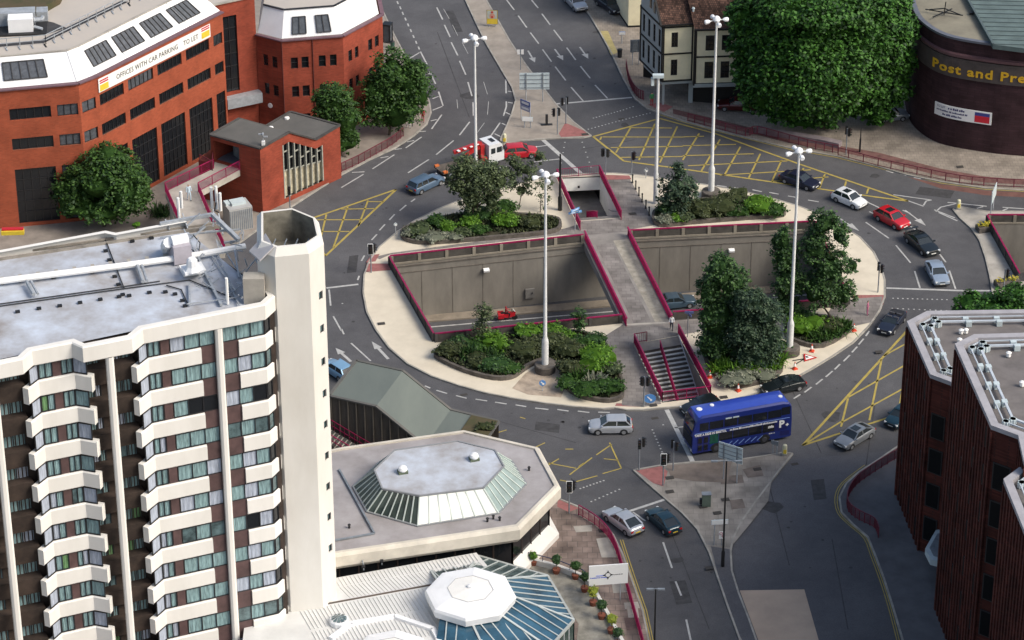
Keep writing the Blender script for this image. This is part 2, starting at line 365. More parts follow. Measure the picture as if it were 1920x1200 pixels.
brickred = mat('red brick paving', (.17, .085, .075), .95, .2, 1.2)
patch('brick_verge', [(1262, 213), (1330, 231), (1403, 249), (1480, 268), (1567, 283), (1647, 300), (1763, 330), (1847, 342), (1935, 347), (1935, 339), (1847, 331), (1763, 316), (1647, 286), (1567, 272), (1480, 256), (1403, 238), (1330, 220), (1262, 204)], brickred)
patch('red_road_edge', [(1700, 331), (1763, 345), (1847, 357), (1960, 363), (1960, 372), (1847, 366), (1763, 353)], mat('red asphalt', (.16, .075, .06), .9, .15, 1), .006)
patch('brown_paving', [(1250, 873), (1372, 864), (1365, 905), (1300, 902), (1258, 895)], mat('brown paving', (.19, .155, .13), .9, .2, .5))
patch('tarmac_footway', [(1333, 1024), (1370, 1030), (1373, 1070), (1385, 1112), (1408, 1170), (1440, 1260), (1425, 1260), (1386, 1190), (1366, 1140), (1348, 1085)], asphalt_dk)
patch('bare_earth', [(1044, 690), (1060, 725), (1052, 745), (990, 740), (960, 728), (985, 700), (1010, 684)], mat('sandy earth', (.42, .34, .26), .95, .2, 1))
patch('tan_road_patch', [(1387, 1107), (1508, 1105), (1535, 1200), (1552, 1262), (1446, 1262), (1418, 1190)], mat('tan surfacing', (.52, .40, .30), .9, col2=(.40, .31, .235), scale=.3, detail=7), .0125)
patch('dark_road', [(1486, 862), (1700, 842), (1640, 870), (1588, 905), (1574, 932), (1578, 960), (1600, 983), (1627, 1006), (1641, 1040), (1657, 1083), (1673, 1133), (1690, 1190), (1720, 1300), (1460, 1300), (1425, 1220), (1385, 1112), (1372, 1032), (1415, 945)], asphalt_dk, .004)
patch('pale_slab', [(1448, 905-860+860-10), (1448, 895), (1440, 940), (1400, 990), (1375, 1020), (1340, 1012), (1325, 985), (1395, 950)], palepave)
for q in [[(1348, 893), (1392, 890), (1395, 905), (1352, 908)], [(1392, 880), (1425, 872), (1432, 892), (1402, 896)], [(1368, 938), (1392, 935), (1398, 952), (1372, 955)]]:
    patch('darker_paving', q, mat('old slabs', (.17, .14, .12), .9, .2, .8), PV+.011)
for q in [[(1118, 1010), (1150, 1006), (1156, 1045), (1128, 1045)], [(1196, 1140), (1200, 1170), (1180, 1172), (1176, 1142)], [(1170, 1130), (1196, 1128), (1200, 1140), (1172, 1142)], [(1075, 987), (1110, 984), (1110, 996), (1080, 998)], [(1145, 1083), (1170, 1083), (1180, 1110), (1150, 1112)]]:
    patch('pale_paving', q, conclt, PV+.006)
patch('brown_paving', [(1170, 1158), (1198, 1158), (1204, 1180), (1175, 1182)], mat('brown slab', (.15, .10, .09), .9, .2, 1), PV+.006)
# manhole covers and gullies
mb = MB()
for p in [(1186, 401), (1318, 950), (1256, 922), (1345, 962), (1256, 896), (1360, 937), (1097, 252), (1330, 1065), (1225, 760), (1357, 745), (715, 607), (1800, 313), (1648, 660), (1130, 995), (1420, 880)]:
    q = G(*p, PV+.02); mb.box(q+Vector((0, 0, .03)), (.75, .5, .02), .2)
for p in [(793, 687), (1003, 752), (1228, 784), (1647, 613), (1490, 870), (1165, 218+5), (870, 740)]:
    q = G(*p, .008); mb.box(q, (.7, .4, .012), .3)
tag(mb.build('manhole_covers', mat('cast iron', (.05, .045, .04), .8, .1, 3)), 'small dark iron covers and gully grates set in the pavements and roads', 'manhole cover', kind='stuff')

# ---------------------------------------------------------------- road markings
def ribbon(b, pts, wd, z=.012):
    P = [G2(p, z) for p in pts]
    for i in range(len(P)-1):
        d = (P[i+1]-P[i])
        if d.length < .01: continue
        d.normalize(); n = Vector((-d.y, d.x))*wd/2
        b.face([(*(P[i]-n), z), (*(P[i+1]-n), z), (*(P[i+1]+n), z), (*(P[i]+n), z)])
def Z2(l): return [((a/3+640, b_/3), (c/3+640, d/3)) for a, b_, c, d in l]
def Z3(l): return [((a/3+1280, b_/3), (c/3+1280, d/3)) for a, b_, c, d in l]
def Z5(l): return [((a/3+640, b_/3+400), (c/3+640, d/3+400)) for a, b_, c, d in l]
def Z6(l): return [((a/3+1280, b_/3+400), (c/3+1280, d/3+400)) for a, b_, c, d in l]
def Z8(l): return [((a/3+640, b_/3+800), (c/3+640, d/3+800)) for a, b_, c, d in l]
def Z9(l): return [((a/3+1280, b_/3+800), (c/3+1280, d/3+800)) for a, b_, c, d in l]
def Zr(l): return [((a/6+1640, b_/6+340), (c/6+1640, d/6+340)) for a, b_, c, d in l]
wm = MB()
sh = Z2([(x-3, y-8, x+3, y+8) for x, y in [(317, 15), (332, 44), (346, 75), (361, 107), (376, 140), (391, 172), (406, 205), (421, 238), (436, 270)]])
mid = Z2([(537, 42, 570, 110), (580, 140, 612, 208), (618, 238, 655, 312), (665, 342, 700, 420), (712, 462, 735, 540), (741, 575, 743, 650), (722, 685, 665, 760), (632, 790, 533, 870), (492, 897, 375, 972),
 (445, 290, 482, 362), (375, 335, 440, 295), (450, 374, 472, 362), (497, 400, 530, 472), (484, 420, 500, 412), (547, 515, 572, 595), (513, 555, 547, 542), (513, 620, 568, 598), (565, 645, 508, 725), (503, 680, 537, 672), (452, 770, 362, 832), (440, 740, 475, 738), (370, 798, 410, 790), (298, 870, 175, 950), (300, 840, 340, 836), (220, 888, 265, 880), (125, 980, 0, 1055), (60, 970, 130, 966),
 (925, 445, 927, 525), (937, 512, 962, 517), (928, 570, 928, 600), (928, 600, 912, 652), (937, 575, 965, 580), (925, 632, 952, 645), (893, 690, 830, 780), (903, 693, 938, 710), (862, 752, 900, 770),
 (930, 0, 972, 55), (900, -45, 915, -22), (1070, 0, 1107, 45), (995, 88, 1043, 155), (1128, 77, 1175, 140), (1063, 183, 1110, 245), (1195, 168, 1243, 230), (1132, 278, 1182, 347), (1268, 268, 1318, 337), (1203, 375, 1262, 452), (1345, 372, 1400, 440), (1292, 490, 1362, 570), (1427, 478, 1497, 553),
 (893, 852, 1155, 818), (890, 942, 930, 935), (1070, 912, 1235, 893), (595, 1020, 550, 1045), (415, 1118, 392, 1135), (365, 1153, 328, 1185)])
for l in (sh, mid):
    for s_ in l: ribbon(wm, s_, .17)
faint = Z2([(575, 50, 607, 105), (625, 140, 655, 200), (680, 240, 713, 302), (800, 460, 822, 530), (828, 570, 822, 645), (805, 690, 765, 745), (650, 560, 655, 610)])
for s_ in faint: ribbon(wm, s_, .06)
for s_ in Z2([(1200, 585, 1635, 548)]): ribbon(wm, s_, .3)
for s_ in Z2([(1135, 787, 1355, 982)]): ribbon(wm, s_, .5, .020)
for s_ in Z3([(92, 1032, 150, 1040), (192, 1043, 247, 1050), (287, 1055, 345, 1063), (392, 1067, 445, 1078), (487, 1082, 540, 1092), (592, 1102, 650, 1112), (705, 1125, 765, 1135), (1040, 1137, 1145, 1187), (1237, 1182, 1280, 1200), (1050, 1190, 1080, 1205), (1185, 1095, 1400, 1125), (1270, 1130, 1355, 1160), (1355, 1155, 1370, 1130), (1370, 1130, 1400, 1126), (1655, 1172, 1690, 1162), (1800, 1166, 1920, 1174), (1800, 1185, 1830, 1172), (1490, 1138, 1710, 1160), (1425, 1190, 1452, 1165), (1452, 1165, 1535, 1146), (1415, 1180, 1530, 1225),
   (1145, 960, 1185, 972), (1220, 975, 1258, 988), (1300, 998, 1340, 1006)])+\
 Z6([(1030, 50, 1160, 140), (1200, 180, 1282, 278), (1305, 325, 1335, 420), (1255, 55, 1370, 135), (1405, 175, 1480, 275), (1500, 322, 1535, 425), (1440, -5, 1545, 42),
   (1050, 662, 1030, 690), (1018, 705, 990, 738), (982, 750, 952, 782), (940, 797, 905, 832), (885, 848, 855, 878), (843, 887, 805, 920), (787, 932, 750, 962), (725, 977, 685, 1007), (662, 1018, 625, 1042)])+\
 Z5([(535, 995, 595, 1013), (645, 1025, 705, 1040), (755, 1045, 820, 1055), (865, 1062, 930, 1072), (980, 1077, 1040, 1087), (1090, 1095, 1165, 1103), (1215, 1103, 1278, 1112), (1330, 1112, 1395, 1120), (1445, 1118, 1510, 1120),
   (300, 5, 270, 37), (245, 62, 215, 95), (200, 118, 170, 150), (130, 237, 113, 267), (100, 352, 92, 375), (0, 650, 15, 680), (55, 730, 165, 830), (380, 935, 430, 958), (470, 970, 500, 983)])+\
 Z8([(1640, 480, 1710, 530), (1810, 650, 1860, 795), (1880, 870, 1912, 950)])+Z9([(20, 1085, 45, 1200)])+[((617, 543), (620, 573)), ((625, 593), (640, 620)), ((1265, 802), (1282, 800)), ((612, 670), (632, 688))]:
    ribbon(wm, s_, .17)
for s_, wd in [(((1662, 540), (1805, 545)), .3), (((1805, 545), (1870, 545)), .3), (((612, 540), (672, 533)), .3), (((1250, 768), (1302, 872)), .45), (((1175, 960), (1248, 936)), .3)]: ribbon(wm, s_, wd)
def arrow(b, tail, tip, wd=.2, z=.013, head=1.3, bend=0):
    a, t = G2(tail, z), G2(tip, z); d = t-a; L = d.length; d.normalize(); n = Vector((-d.y, d.x))
    hl = min(head, L*.4)
    q = t-d*hl
    b.face([(*(a-n*wd/2), z), (*(q-n*wd/2), z), (*(q+n*wd/2), z), (*(a+n*wd/2), z)])
    b.face([(*(q-n*.42), z), (*t, z), (*(q+n*.42), z)])
arrow(wm, (990, 95), (1003, 117), head=1.6); arrow(wm, (1040, 92), (1056, 113), head=1.6); arrow(wm, (1087, 88), (1103, 110), head=1.6)
arrow(wm, (1563, 402), (1611, 433), .16, head=1.8); arrow(wm, (1697, 394), (1736, 423), .16, head=1.8)
arrow(wm, (728, 673), (697, 640), .3, head=1.8); arrow(wm, (658, 678), (629, 652), .3, head=1.8)
def dots(b, a, c, n):
    for i in range(n):
        t = (i+.5)/n; q = G(a[0]+(c[0]-a[0])*t, a[1]+(c[1]-a[1])*t, .008); b.box(q, (.16, .16, .004), .3)
for a, c, n in [((1110, 222), (1166, 207), 10), ((1166, 207), (1190, 199), 4), ((1100, 243), (1190, 219), 14), ((1190, 219), (1222, 211), 5), ((1262, 787), (1225, 806), 1), ((1222, 803), (1245, 856), 9), ((1085, 917), (1135, 900), 8), ((1105, 942), (1165, 916), 8), ((1670, 559), (1780, 562), 12), ((1668, 578), (1790, 583), 12), ((612, 575), (672, 563), 1), ((1060, 262), (1050, 320), 6), ((1090, 262), (1110, 318), 6)]:
    dots(wm, a, c, n)
struct('white_road_markings', wm, paintw)
ym = MB(); Yb, Yt = .2, .15
def yl(l, wd=.2):
    for s_ in l: ribbon(ym, s_, wd, .017)
# big box junction, top right
yl([((1112, 256), (1237, 222)), ((1237, 222), (1340, 250)), ((1340, 250), (1500, 308)), ((1500, 308), (1703, 377)), ((1703, 377), (1640, 369)), ((1640, 369), (1537, 354)), ((1537, 354), (1447, 341)), ((1447, 341), (1275, 316)), ((1275, 316), (1170, 302)), ((1170, 302), (1112, 256))], .26)
yl([((1155, 286), (1182, 240)), ((1198, 300), (1228, 232)), ((1237, 305), (1270, 237)), ((1128, 256), (1125, 262))]+Z3([(0, 900, 93, 750), (105, 962, 210, 785), (238, 980, 325, 825), (372, 1000, 437, 865), (502, 1020, 557, 900), (640, 1030, 680, 945), (770, 1055, 800, 980), (905, 1070, 920, 1020), (1035, 1090, 1045, 1060)]))
yl(Z2([(1620, 718, 1860, 720), (1470, 770, 1920, 771), (1515, 830, 1920, 823), (1575, 885, 1920, 880)])+Z3([(0, 770, 120, 766), (0, 820, 300, 812), (0, 875, 400, 865), (30, 932, 590, 905), (210, 985, 720, 955), (500, 1020, 820, 995)]))
# left box
yl([((743, 355), (568, 415)), ((743, 355), (610, 480)), ((568, 415), (610, 480))], .26)
yl([((690, 376), (672, 424)), ((652, 388), (625, 464)), ((612, 402), (598, 460)), ((690, 378), (719, 378)), ((640, 392), (704, 391)), ((582, 412), (678, 412)), ((590, 434), (655, 434))])
# right box
yl([((1707, 613), (1587, 745)), ((1587, 745), (1505, 835)), ((1505, 835), (1700, 772)), ((1710, 640), (1685, 772))], .26)
yl([((1653, 674), (1630, 788)), ((1725, 630), (1657, 667)), ((1705, 680), (1590, 745)), ((1700, 725), (1578, 792)), ((1590, 747), (1577, 800)), ((1505, 835), (1578, 790))])
# worn box by the hotel
worn = [((1143, 830), (1165, 878)), ((1165, 878), (1130, 888)), ((1120, 892), (1080, 903)), ((1147, 833), (1118, 853)), ((1110, 858), (1068, 890)), ((1132, 860), (1160, 863)), ((1028, 868), (1080, 878)), ((1048, 860), (1028, 872)), ((1095, 868), (1085, 875)), ((1060, 842), (1075, 842)), ((1050, 900), (1066, 903))]
yl(worn, .14)
yl([((930, 812), (950, 806)), ((1005, 838), (1022, 830)), ((975, 782), (985, 785))], .12)
# double yellow lines
for off in (0, 4.5):
    P = [(1163+off, 1012), (1172+off, 1040), (1187+off, 1085), (1208+off, 1145), (1220+off, 1200), (1240+off, 1300)]
    yl([(P[i], P[i+1]) for i in range(len(P)-1)], .09)
    P = smoothpts([(1626-off, 873-off*.3, 0), (1583-off, 905, 0), (1570-off, 932, 0), (1575-off, 962, 0), (1597-off, 985, 0), (1624-off, 1009, 0), (1637-off, 1042, 0), (1653-off, 1085, 0), (1669-off, 1135, 0), (1686-off, 1200, 0), (1710-off, 1300, 0)], 3)
    yl([((P[i].x, P[i].y), (P[i+1].x, P[i+1].y)) for i in range(len(P)-1)], .08)
P = [(1237, 215), (1280, 229), (1330, 243), (1403, 261), (1480, 280), (1567, 295), (1647, 315), (1763, 343), (1847, 355), (1940, 360)]
yl([(P[i], P[i+1]) for i in range(len(P)-1)], .12)
yl([(P2[0], P2[1]) for P2 in [((1205, 195), (1185, 178)), ((1155, 105), (1140, 78)), ((1125, 52), (1105, 20))]], .1)
struct('yellow_road_markings', ym, painty)
tk = MB(); rp_ = random.Random(4)    # repair patches, oil spots and trench lines in the roads
def spot(b, p, r, z=.0095):
    c = G(*p, z); n = 9; b.face([(c.x+r*rp_.uniform(.6, 1.2)*cos(2*pi*i/n), c.y+r*rp_.uniform(.6, 1.2)*sin(2*pi*i/n), z) for i in range(n)])
for p in [(1172, 235), (948, 838), (700, 560), (1640, 330), (880, 180), (905, 730), (1120, 60), (1560, 780), (1450, 950), (1270, 1050)]: spot(tk, p, rp_.uniform(.5, 1.1))
for _ in range(90):
    p = rp_.choice([(860, 150), (1060, 150), (700, 400), (640, 600), (1050, 790), (1250, 1050), (1560, 720), (1700, 480), (1500, 1000), (1400, 300), (820, 300)]); spot(tk, (p[0]+rp_.gauss(0, 55), p[1]+rp_.gauss(0, 45)), rp_.uniform(.08, .22), .0085)
for a in [((1090, 610-330), (1190, 262)), ((1480, 720), (1540, 850)), ((1560, 1010), (1590, 1180)), ((1440, 900), (1480, 1060)), ((900, 780), (1080, 830)), ((820, 60), (880, 220)), ((1240, 950), (1330, 1180)), ((1620, 900), (1640, 760))]: ribbon(tk, a, .10, .0075)
for q in [[(835, 20), (850, 20), (868, 60), (852, 60)], [(1255, 1090), (1285, 1088), (1298, 1130), (1268, 1134)], [(1520, 900), (1545, 898), (1550, 935), (1526, 938)], [(1005, 790), (1050, 796), (1048, 812), (1002, 806)], [(1725, 350), (1790, 358), (1782, 372), (1716, 364)], [(655, 480), (672, 478), (668, 510), (650, 512)]]: tk.sheet([G2(p, .007) for p in q], .007)
struct('road_repairs', tk, mat('patched asphalt', (.055, .054, .056), .9, .2, 1.5))
# joint lines and worn wheel tracks are part of the asphalt; red edging strips
# ---------------------------------------------------------------- the sunken road and its retaining walls
c0 = (PA+PD)/2; ex = (PF-PA).normalized()
def off(p, dx): return p+ex*dx
fl = [off(PA, -14)+Vector((0, 2)), off(PF, 25)+Vector((0, 2)), off(PG, 25)-Vector((0, 6)), off(PD, -14)-Vector((0, 6))]
b = MB(); b.sheet(fl, ZP); struct('sunken_road', b, asphalt)
b = MB(); b.prism([off(PA, -3)+Vector((0, .3)), off(PF, 5)+Vector((0, .3)), off(PF, 5)-Vector((0, 1.1)), off(PA, -3)-Vector((0, 1.1))], ZP, ZP+.15); struct('sunken_footway', b, mat('tan footway', (.26, .22, .17), .9, .15, .8))
b = MB(); b.beam((*off(PA, -3)-Vector((0, 2.1)), ZP+.01), (*off(PF, 5)-Vector((0, 2.1)), ZP+.01), .2, .008); struct('sunken_road_line', b, paintw)
def wallface(b, p, q, z0, z1, th=.4, inner=None):   # slab wall from p to q with its thickness outside the pit
    d = (q-p).normalized(); n = Vector((d.y, -d.x))
    mid_ = (p+q)/2
    if inner is not None and (inner-mid_).dot(n) > 0: n = -n
    b.prism([p, q, q+n*th, p+n*th], z0, z1)
ctr = sum(pit, Vector((0, 0)))/8
def retaining(name, label, segs, z0, ctr, m=concrete):
    b = MB()
    for p, q in segs: wallface(b, p, q, z0, -.03, .5, ctr)
    return tag(b.build(name, m), label, 'wall')
retaining('retaining_wall', 'tall stained concrete wall on the far side of the sunken road, left of the bridge', [(PA, PB)], ZP-.2, ctr)
retaining('retaining_wall', 'tall stained concrete wall on the far side of the sunken road, right of the bridge', [(PB, PE), (PE, PF)], ZP-.2, ctr)
retaining('retaining_wall', 'concrete wall closing the left end of the sunken road pit', [(PD, PA)], ZP-.2, ctr)
retaining('retaining_wall', 'concrete wall closing the right end of the sunken road pit behind the trees', [(PF, PG)], ZP-.2, ctr)
retaining('retaining_wall', 'concrete wall on the near side of the sunken road pit', [(PG, PH), (PH, PC), (PC, PD)], ZP-.2, ctr)
# ledge lines and fittings on the far wall
postm = mat('post concrete', (.27, .24, .19), .9, .15, .6)
def parapet(name, label, p, q, inner, posts, rail=magenta, ztop=1.08, panels=True, z0=PV, th=.14):
    d = (q-p).normalized(); L = (q-p).length; n = Vector((d.y, -d.x))
    if (inner-(p+q)/2).dot(n) > 0: n = -n          # n points away from the pit
    t = thing(name, label, 'parapet', (*p, z0), atan2(d.y, d.x))
    o_ = n*.12
    b = MB(); b.beam((*p+o_, ztop), (*q+o_, ztop), .16, .12); b.build('handrail', rail, t)
    k = MB()
    for i in range(posts+1):
        c = p+d*(.15+(L-.3)*i/posts)+o_
        k = MB(); k.box((c.x, c.y, (ztop+z0-.15)/2), (.34, .3, ztop-z0+.1), atan2(d.y, d.x)); k.build('post', postm if panels else concdk, t)
    k = MB(); k.beam((*p+o_, z0-.02), (*q+o_, z0-.02), .34, .2); k.build('base_beam', postm if panels else concdk, t)
    for i in range(posts):
        a = p+d*(.15+(L-.3)*i/posts+.2)+o_; e = p+d*(.15+(L-.3)*(i+1)/posts-.2)+o_
        k = MB(); k.beam((*a, (ztop+z0)/2-.03), (*e, (ztop+z0)/2-.03), th, ztop-z0-.16); k.build('panel', mat('dark infill panel', (.075, .068, .058), .8, .2, 1), t)
    return t
parapet('parapet', 'panelled parapet with magenta rail along the far edge of the pit, left of the bridge', PA, PB, ctr, 7)
parapet('parapet', 'panelled parapet with magenta rail along the far edge of the pit, right of the bridge', PE, PF, ctr, 7)
parapet('parapet', 'dark parapet with magenta rail down the left end of the pit', PA, PD, ctr, 6, panels=False)
parapet('parapet', 'parapet with magenta rail on the near edge of the pit behind the lower left shrubs', PD, PC, ctr, 6, panels=False)
parapet('parapet', 'parapet with magenta rail on the near edge of the pit right of the bridge', PH, PG, ctr, 6, panels=False)
parapet('parapet', 'parapet down the right end of the pit behind the dark trees', PF, PG, ctr, 5, panels=False)
ec = sum(epit, Vector((0, 0)))/4
b = MB(); b.sheet([epit[0]+Vector((-3, 3)), epit[1]+Vector((3, 3)), epit[2]+Vector((3, -3)), epit[3]+Vector((-3, -3))], -6); struct('lower_road', b, asphalt)
retaining('retaining_wall', 'concrete walls of the second sunken pit at the right edge of the photo', [(epit[0], epit[1]), (epit[1], epit[2]), (epit[2], epit[3]), (epit[3], epit[0])], -6.1, ec)
parapet('parapet', 'panelled parapet with magenta rail at the far side of the right-edge pit', epit[0], epit[1], ec, 4)
parapet('parapet', 'dark parapet with magenta rail down the left side of the right-edge pit', epit[0], epit[3], ec, 5, panels=False)
for (p, q) in ((PA, PB), (PE, PF)):
    d = (q-p).normalized(); n = Vector((d.y, -d.x)); L = (q-p).length; k = MB()
    k.beam((*(p+n*.03), -1.05), (*(q+n*.03), -1.05), .07, .06); k.beam((*(p+n*.05), -.25), (*(q+n*.05), -.25), .1, .12)
    for i in range(1, int(L/3.3)): c = p+d*3.3*i+n*.01; k.beam((*c, ZP), (*c, -1.1), .06, .03, Vector((n.x, n.y, 0)))
    tag(k.build('wall_joints', mat('wall joint', (.17, .15, .125), .9, .2, 1)), 'string course and joint strips on the far pit wall, %s of the bridge' % ('left' if p is PA else 'right'), 'wall trim')
# flood light boxes and a cabinet on the far wall
def onwall(p, q, u, z, off_=0):
    d = (q-p).normalized(); n = Vector((d.y, -d.x)); c = p+d*u+n*off_; return Vector((c.x, c.y, z)), atan2(d.y, d.x)
for (px, py), (p, q), lab in [((911, 504), (PA, PB), 'small white lamp box on the far pit wall left of the bridge'), ((1371, 467), (PE, PF), 'small white lamp box on the far pit wall right of the bridge')]:
    u, z = VPI(p, q, px, py); c, a = onwall(p, q, u, z, .3)
    t = thing('wall_lamp', lab, 'lamp', c, a, 'lamp boxes on the pit wall')
    k = MB(); k.box((0, 0, 0), (.62, .45, .22), rx=.3); k.build('lamp_housing', signwhite, t, world=False)
    k = MB(); k.box((0, .2, -.1), (.14, .35, .12)); k.build('bracket', metgrey, t, world=False)
u, z = VPI(PA, PB, 993, 549); c, a = onwall(PA, PB, u, z, .12); k = MB(); k.box(c, (1.0, .24, 1.1), a); k.m = 1; k.box(c+Vector((.25, -.13, .1)), (.12, .06, .12), a)
tag(k.build('wall_cabinet', [mat('cabinet grey', (.2, .19, .175), .7, .1, 2), black]), 'square grey cabinet fixed to the stained pit wall', 'cabinet')

# ---------------------------------------------------------------- rails
def fence(name, label, pts, h=1.1, z=PV, m=magenta, gap=.13, post=2.0, cat='railing', group=None, zs=None, bar=.022, top=.07):
    P = [Vector((p.x, p.y)) for p in pts]; zs = zs or [z]*len(P)
    t = thing(name, label, cat, (*P[0], zs[0]), 0, group)
    r, s_, ps = MB(), MB(), MB()
    for i in range(len(P)-1):
        a = Vector((*P[i], zs[i])); c = Vector((*P[i+1], zs[i+1])); L = (c-a).length
        r.beam(a+Vector((0, 0, h)), c+Vector((0, 0, h)), top, top); s_.beam(a+Vector((0, 0, .12)), c+Vector((0, 0, .12)), .05, .05)
        n = max(1, int(L/gap))
        for k in range(n):
            q = a.lerp(c, (k+.5)/n); s_.beam(q+Vector((0, 0, .12)), q+Vector((0, 0, h)), bar, bar, Vector((1, 0, 0)))
        n = max(1, round(L/post))
        for k in range(n+(1 if i == len(P)-2 else 0)):
            q = a.lerp(c, k/n); ps.beam(q, q+Vector((0, 0, h)), .08, .08, Vector((1, 0, 0)))
    r.build('top_rail', m, t); s_.build('infill_bars', m, t); ps.build('post', m, t)
    return t
# footbridge over the sunken road
bl = [G2((1096, 433), 1.1), G2((1175, 597), 1.1)]; br_ = [G2((1177, 426), 1.1), G2((1260, 592), 1.1)]
t = thing('footbridge', 'grey paved footbridge with magenta railings crossing the sunken road', 'footbridge', (*bl[0], 0))
d = (bl[1]-bl[0]).normalized(); nn = Vector((-d.y, d.x))
if nn.x > 0: nn = -nn
deck = [bl[0]+nn*.25-d*.75, bl[1]+nn*.25, br_[1]-nn*.25, br_[0]-nn*.25-d*.75]
k = MB(); k.prism(deck, -.75, PV+.04, bottom=True); k.build('deck', mat('bridge paving', (.26, .24, .22), .9, .12, .5), t)
def mix2(a, c, u): return a+(c-a)*u
def dk(u, v): return mix2(mix2(bl[0], br_[0], u), mix2(bl[1], br_[1], u), v)
k = MB(); k.sheet([dk(.18, .08), dk(.58, .08), dk(.58, .97), dk(.18, .97)], PV+.046); k.build('walking_strip', paving, t)
k = MB(); k.sheet([dk(.62, .05), dk(.96, .05), dk(.96, .97), dk(.66, .97)], PV+.046); k.build('pale_strip', mat('pale slab strip', (.36, .33, .27), .9, .2, 1.2), t)
k = MB(); k.sheet([dk(0, .975), dk(1, .975), dk(1, .99), dk(0, .99)], PV+.052); k.build('threshold', conclt, t)
for nm, (p, q) in (('left', bl), ('right', br_)):
    k = MB(); k.beam((*p, 1.12), (*q, 1.12), .17, .1)
    n = int((q-p).length/.11)
    for i in range(n):
        c = p+(q-p)*(i+.5)/n; k.beam((*c, PV), (*c, 1.1), .045, .045, Vector((1, 0, 0)))
    k.beam((*p, PV+.1), (*q, PV+.1), .08, .08); k.build('railing', magenta, t)
# stair down away from the camera (top) and stair down towards the camera (bottom)
def stairwell(name, label, poly, ztop_edge, zbot, nst, frac0, frac1, walls=concrete, bottom_steps=0, tread=conclt, portal=None):
    a, b_, c, d = poly    # a-b is the edge where it is low or far; stair runs from edge ztop_edge
    t = thing(name, label, 'stairs', (*((a+c)/2), 0))
    cc = (a+b_+c+d)/4
    k = MB()
    for i, (p, q) in enumerate([(a, b_), (b_, c), (c, d), (d, a)]):
        if i == ztop_edge: continue
        if portal is not None and i == portal:
            wallface(k, p, q, -1.6, -.03, .4, cc)
        else: wallface(k, p, q, zbot-.2, -.03, .4, cc)
    k.build('side_wall', walls, t)
    if ztop_edge == 2: s0, s1, e0, e1 = d, c, a, b_
    else: s0, s1, e0, e1 = a, b_, d, c
    k = MB(); n = nst
    def at(u, v): return mix2(mix2(s0, s1, v), mix2(e0, e1, v), u)
    zs = [0+zbot*(i+1)/n for i in range(n)]
    us = [frac0+(frac1-frac0)*i/n for i in range(n+1)]
    riser, tr = MB(), MB()
    land0 = [at(-.0, 0), at(-.0, 1), at(frac0, 1), at(frac0, 0)]
    k.sheet(land0, PV-.01)
    zprev = PV-.01
    for i in range(n):
        z = zs[i]; u0, u1 = us[i], us[i+1]
        q0, q1, q2, q3 = at(u0, 0), at(u0, 1), at(u1, 1), at(u1, 0)
        riser.face([(*q0, z), (*q1, z), (*q1, zprev), (*q0, zprev)])
        um = u0+(u1-u0)*.62
        m0, m1 = at(um, 0), at(um, 1)
        tr.face([(*q0, z), (*q1, z), (*m1, z), (*m0, z)]); riser.face([(*m0, z), (*m1, z), (*q2, z), (*q3, z)])
        zprev = z
    k.sheet([at(frac1, 0), at(frac1, 1), at(1.6 if portal is not None else 1.02, 1), at(1.6 if portal is not None else 1.02, 0)], zbot)
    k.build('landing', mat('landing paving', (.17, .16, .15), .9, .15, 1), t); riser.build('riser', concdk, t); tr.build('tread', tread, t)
    return t, at
t, at_up = stairwell('subway_stairs', 'stairwell with white walls dropping into the dark subway at the top of the island', ramp, 2, -3.0, 16, .06, .62, walls=mat('white glazed wall', (.78, .78, .74), .5, .08, .6), portal=0)
mbx = MB(); w_ = ramp[1]-ramp[0]; q = [ramp[0]+Vector((-.1, .0)), ramp[1]+Vector((.1, .0)), ramp[1]+Vector((-.6, 9)), ramp[0]+Vector((-1, 9))]
mbx.prism(q, -3.1, -1.6, top=True, bottom=True); mbx.build('subway_passage', mat('passage lining', (.03, .03, .03), .9, 0), t)
# open the mouth: remove the front face of the passage box
me = [c for c in t.children if c.name.startswith('subway_passage')][0].data
bm = bmesh.new(); bm.from_mesh(me); fs = sorted(bm.faces, key=lambda f: f.calc_center_median().y); bmesh.ops.delete(bm, geom=fs[:1], context='FACES'); bm.to_mesh(me); bm.free()
k = MB(); c = G(1085, 349, -1.0); k.box((c.x, ramp[0].y-.1, -1.0), (.25, .2, .2)); k.build('camera_box', black, t)
def hr(pts, zs): 
    k = MB(); P = [Vector((*p, z)) for p, z in zip(pts, zs)]
    for i in range(len(P)-1):
        k.beam(P[i]+Vector((0, 0, .95)), P[i+1]+Vector((0, 0, .95)), .09, .09)
        n = max(2, int((P[i+1]-P[i]).length/.12))
        for j in range(n):
            q = P[i].lerp(P[i+1], j/n); k.beam(q+Vector((0, 0, .1)), q+Vector((0, 0, .95)), .04, .04, Vector((1, 0, 0)))
    return k
hr([at_up(.03, .45), at_up(.2, .45), at_up(.6, .45)], [0, -.8, -3]).build('centre_railing', magenta, t)
k = MB(); k.tube([(*at_up(.05, .93), .6), (*at_up(.3, .93), -.6), (*at_up(.45, .93), -1.2)], .05); k.build('handrail', metgrey, t)
fence('railing', 'magenta railing along the left side of the subway stairwell', [G2((1044, 319), 1.1), G2((1088, 417), 1.1)], gap=.1, bar=.05, top=.12, group='railings round the subway stairwell')
fence('railing', 'magenta railing along the right side of the subway stairwell', [G2((1124, 312), 1.1), G2((1165, 397), 1.1)], gap=.1, bar=.05, top=.12, group='railings round the subway stairwell')
fence('railing', 'thin magenta railing over the mouth of the subway stairwell', [G2((1046, 319), 1.1), G2((1124, 312), 1.1)], gap=.2, top=.05, group='railings round the subway stairwell')
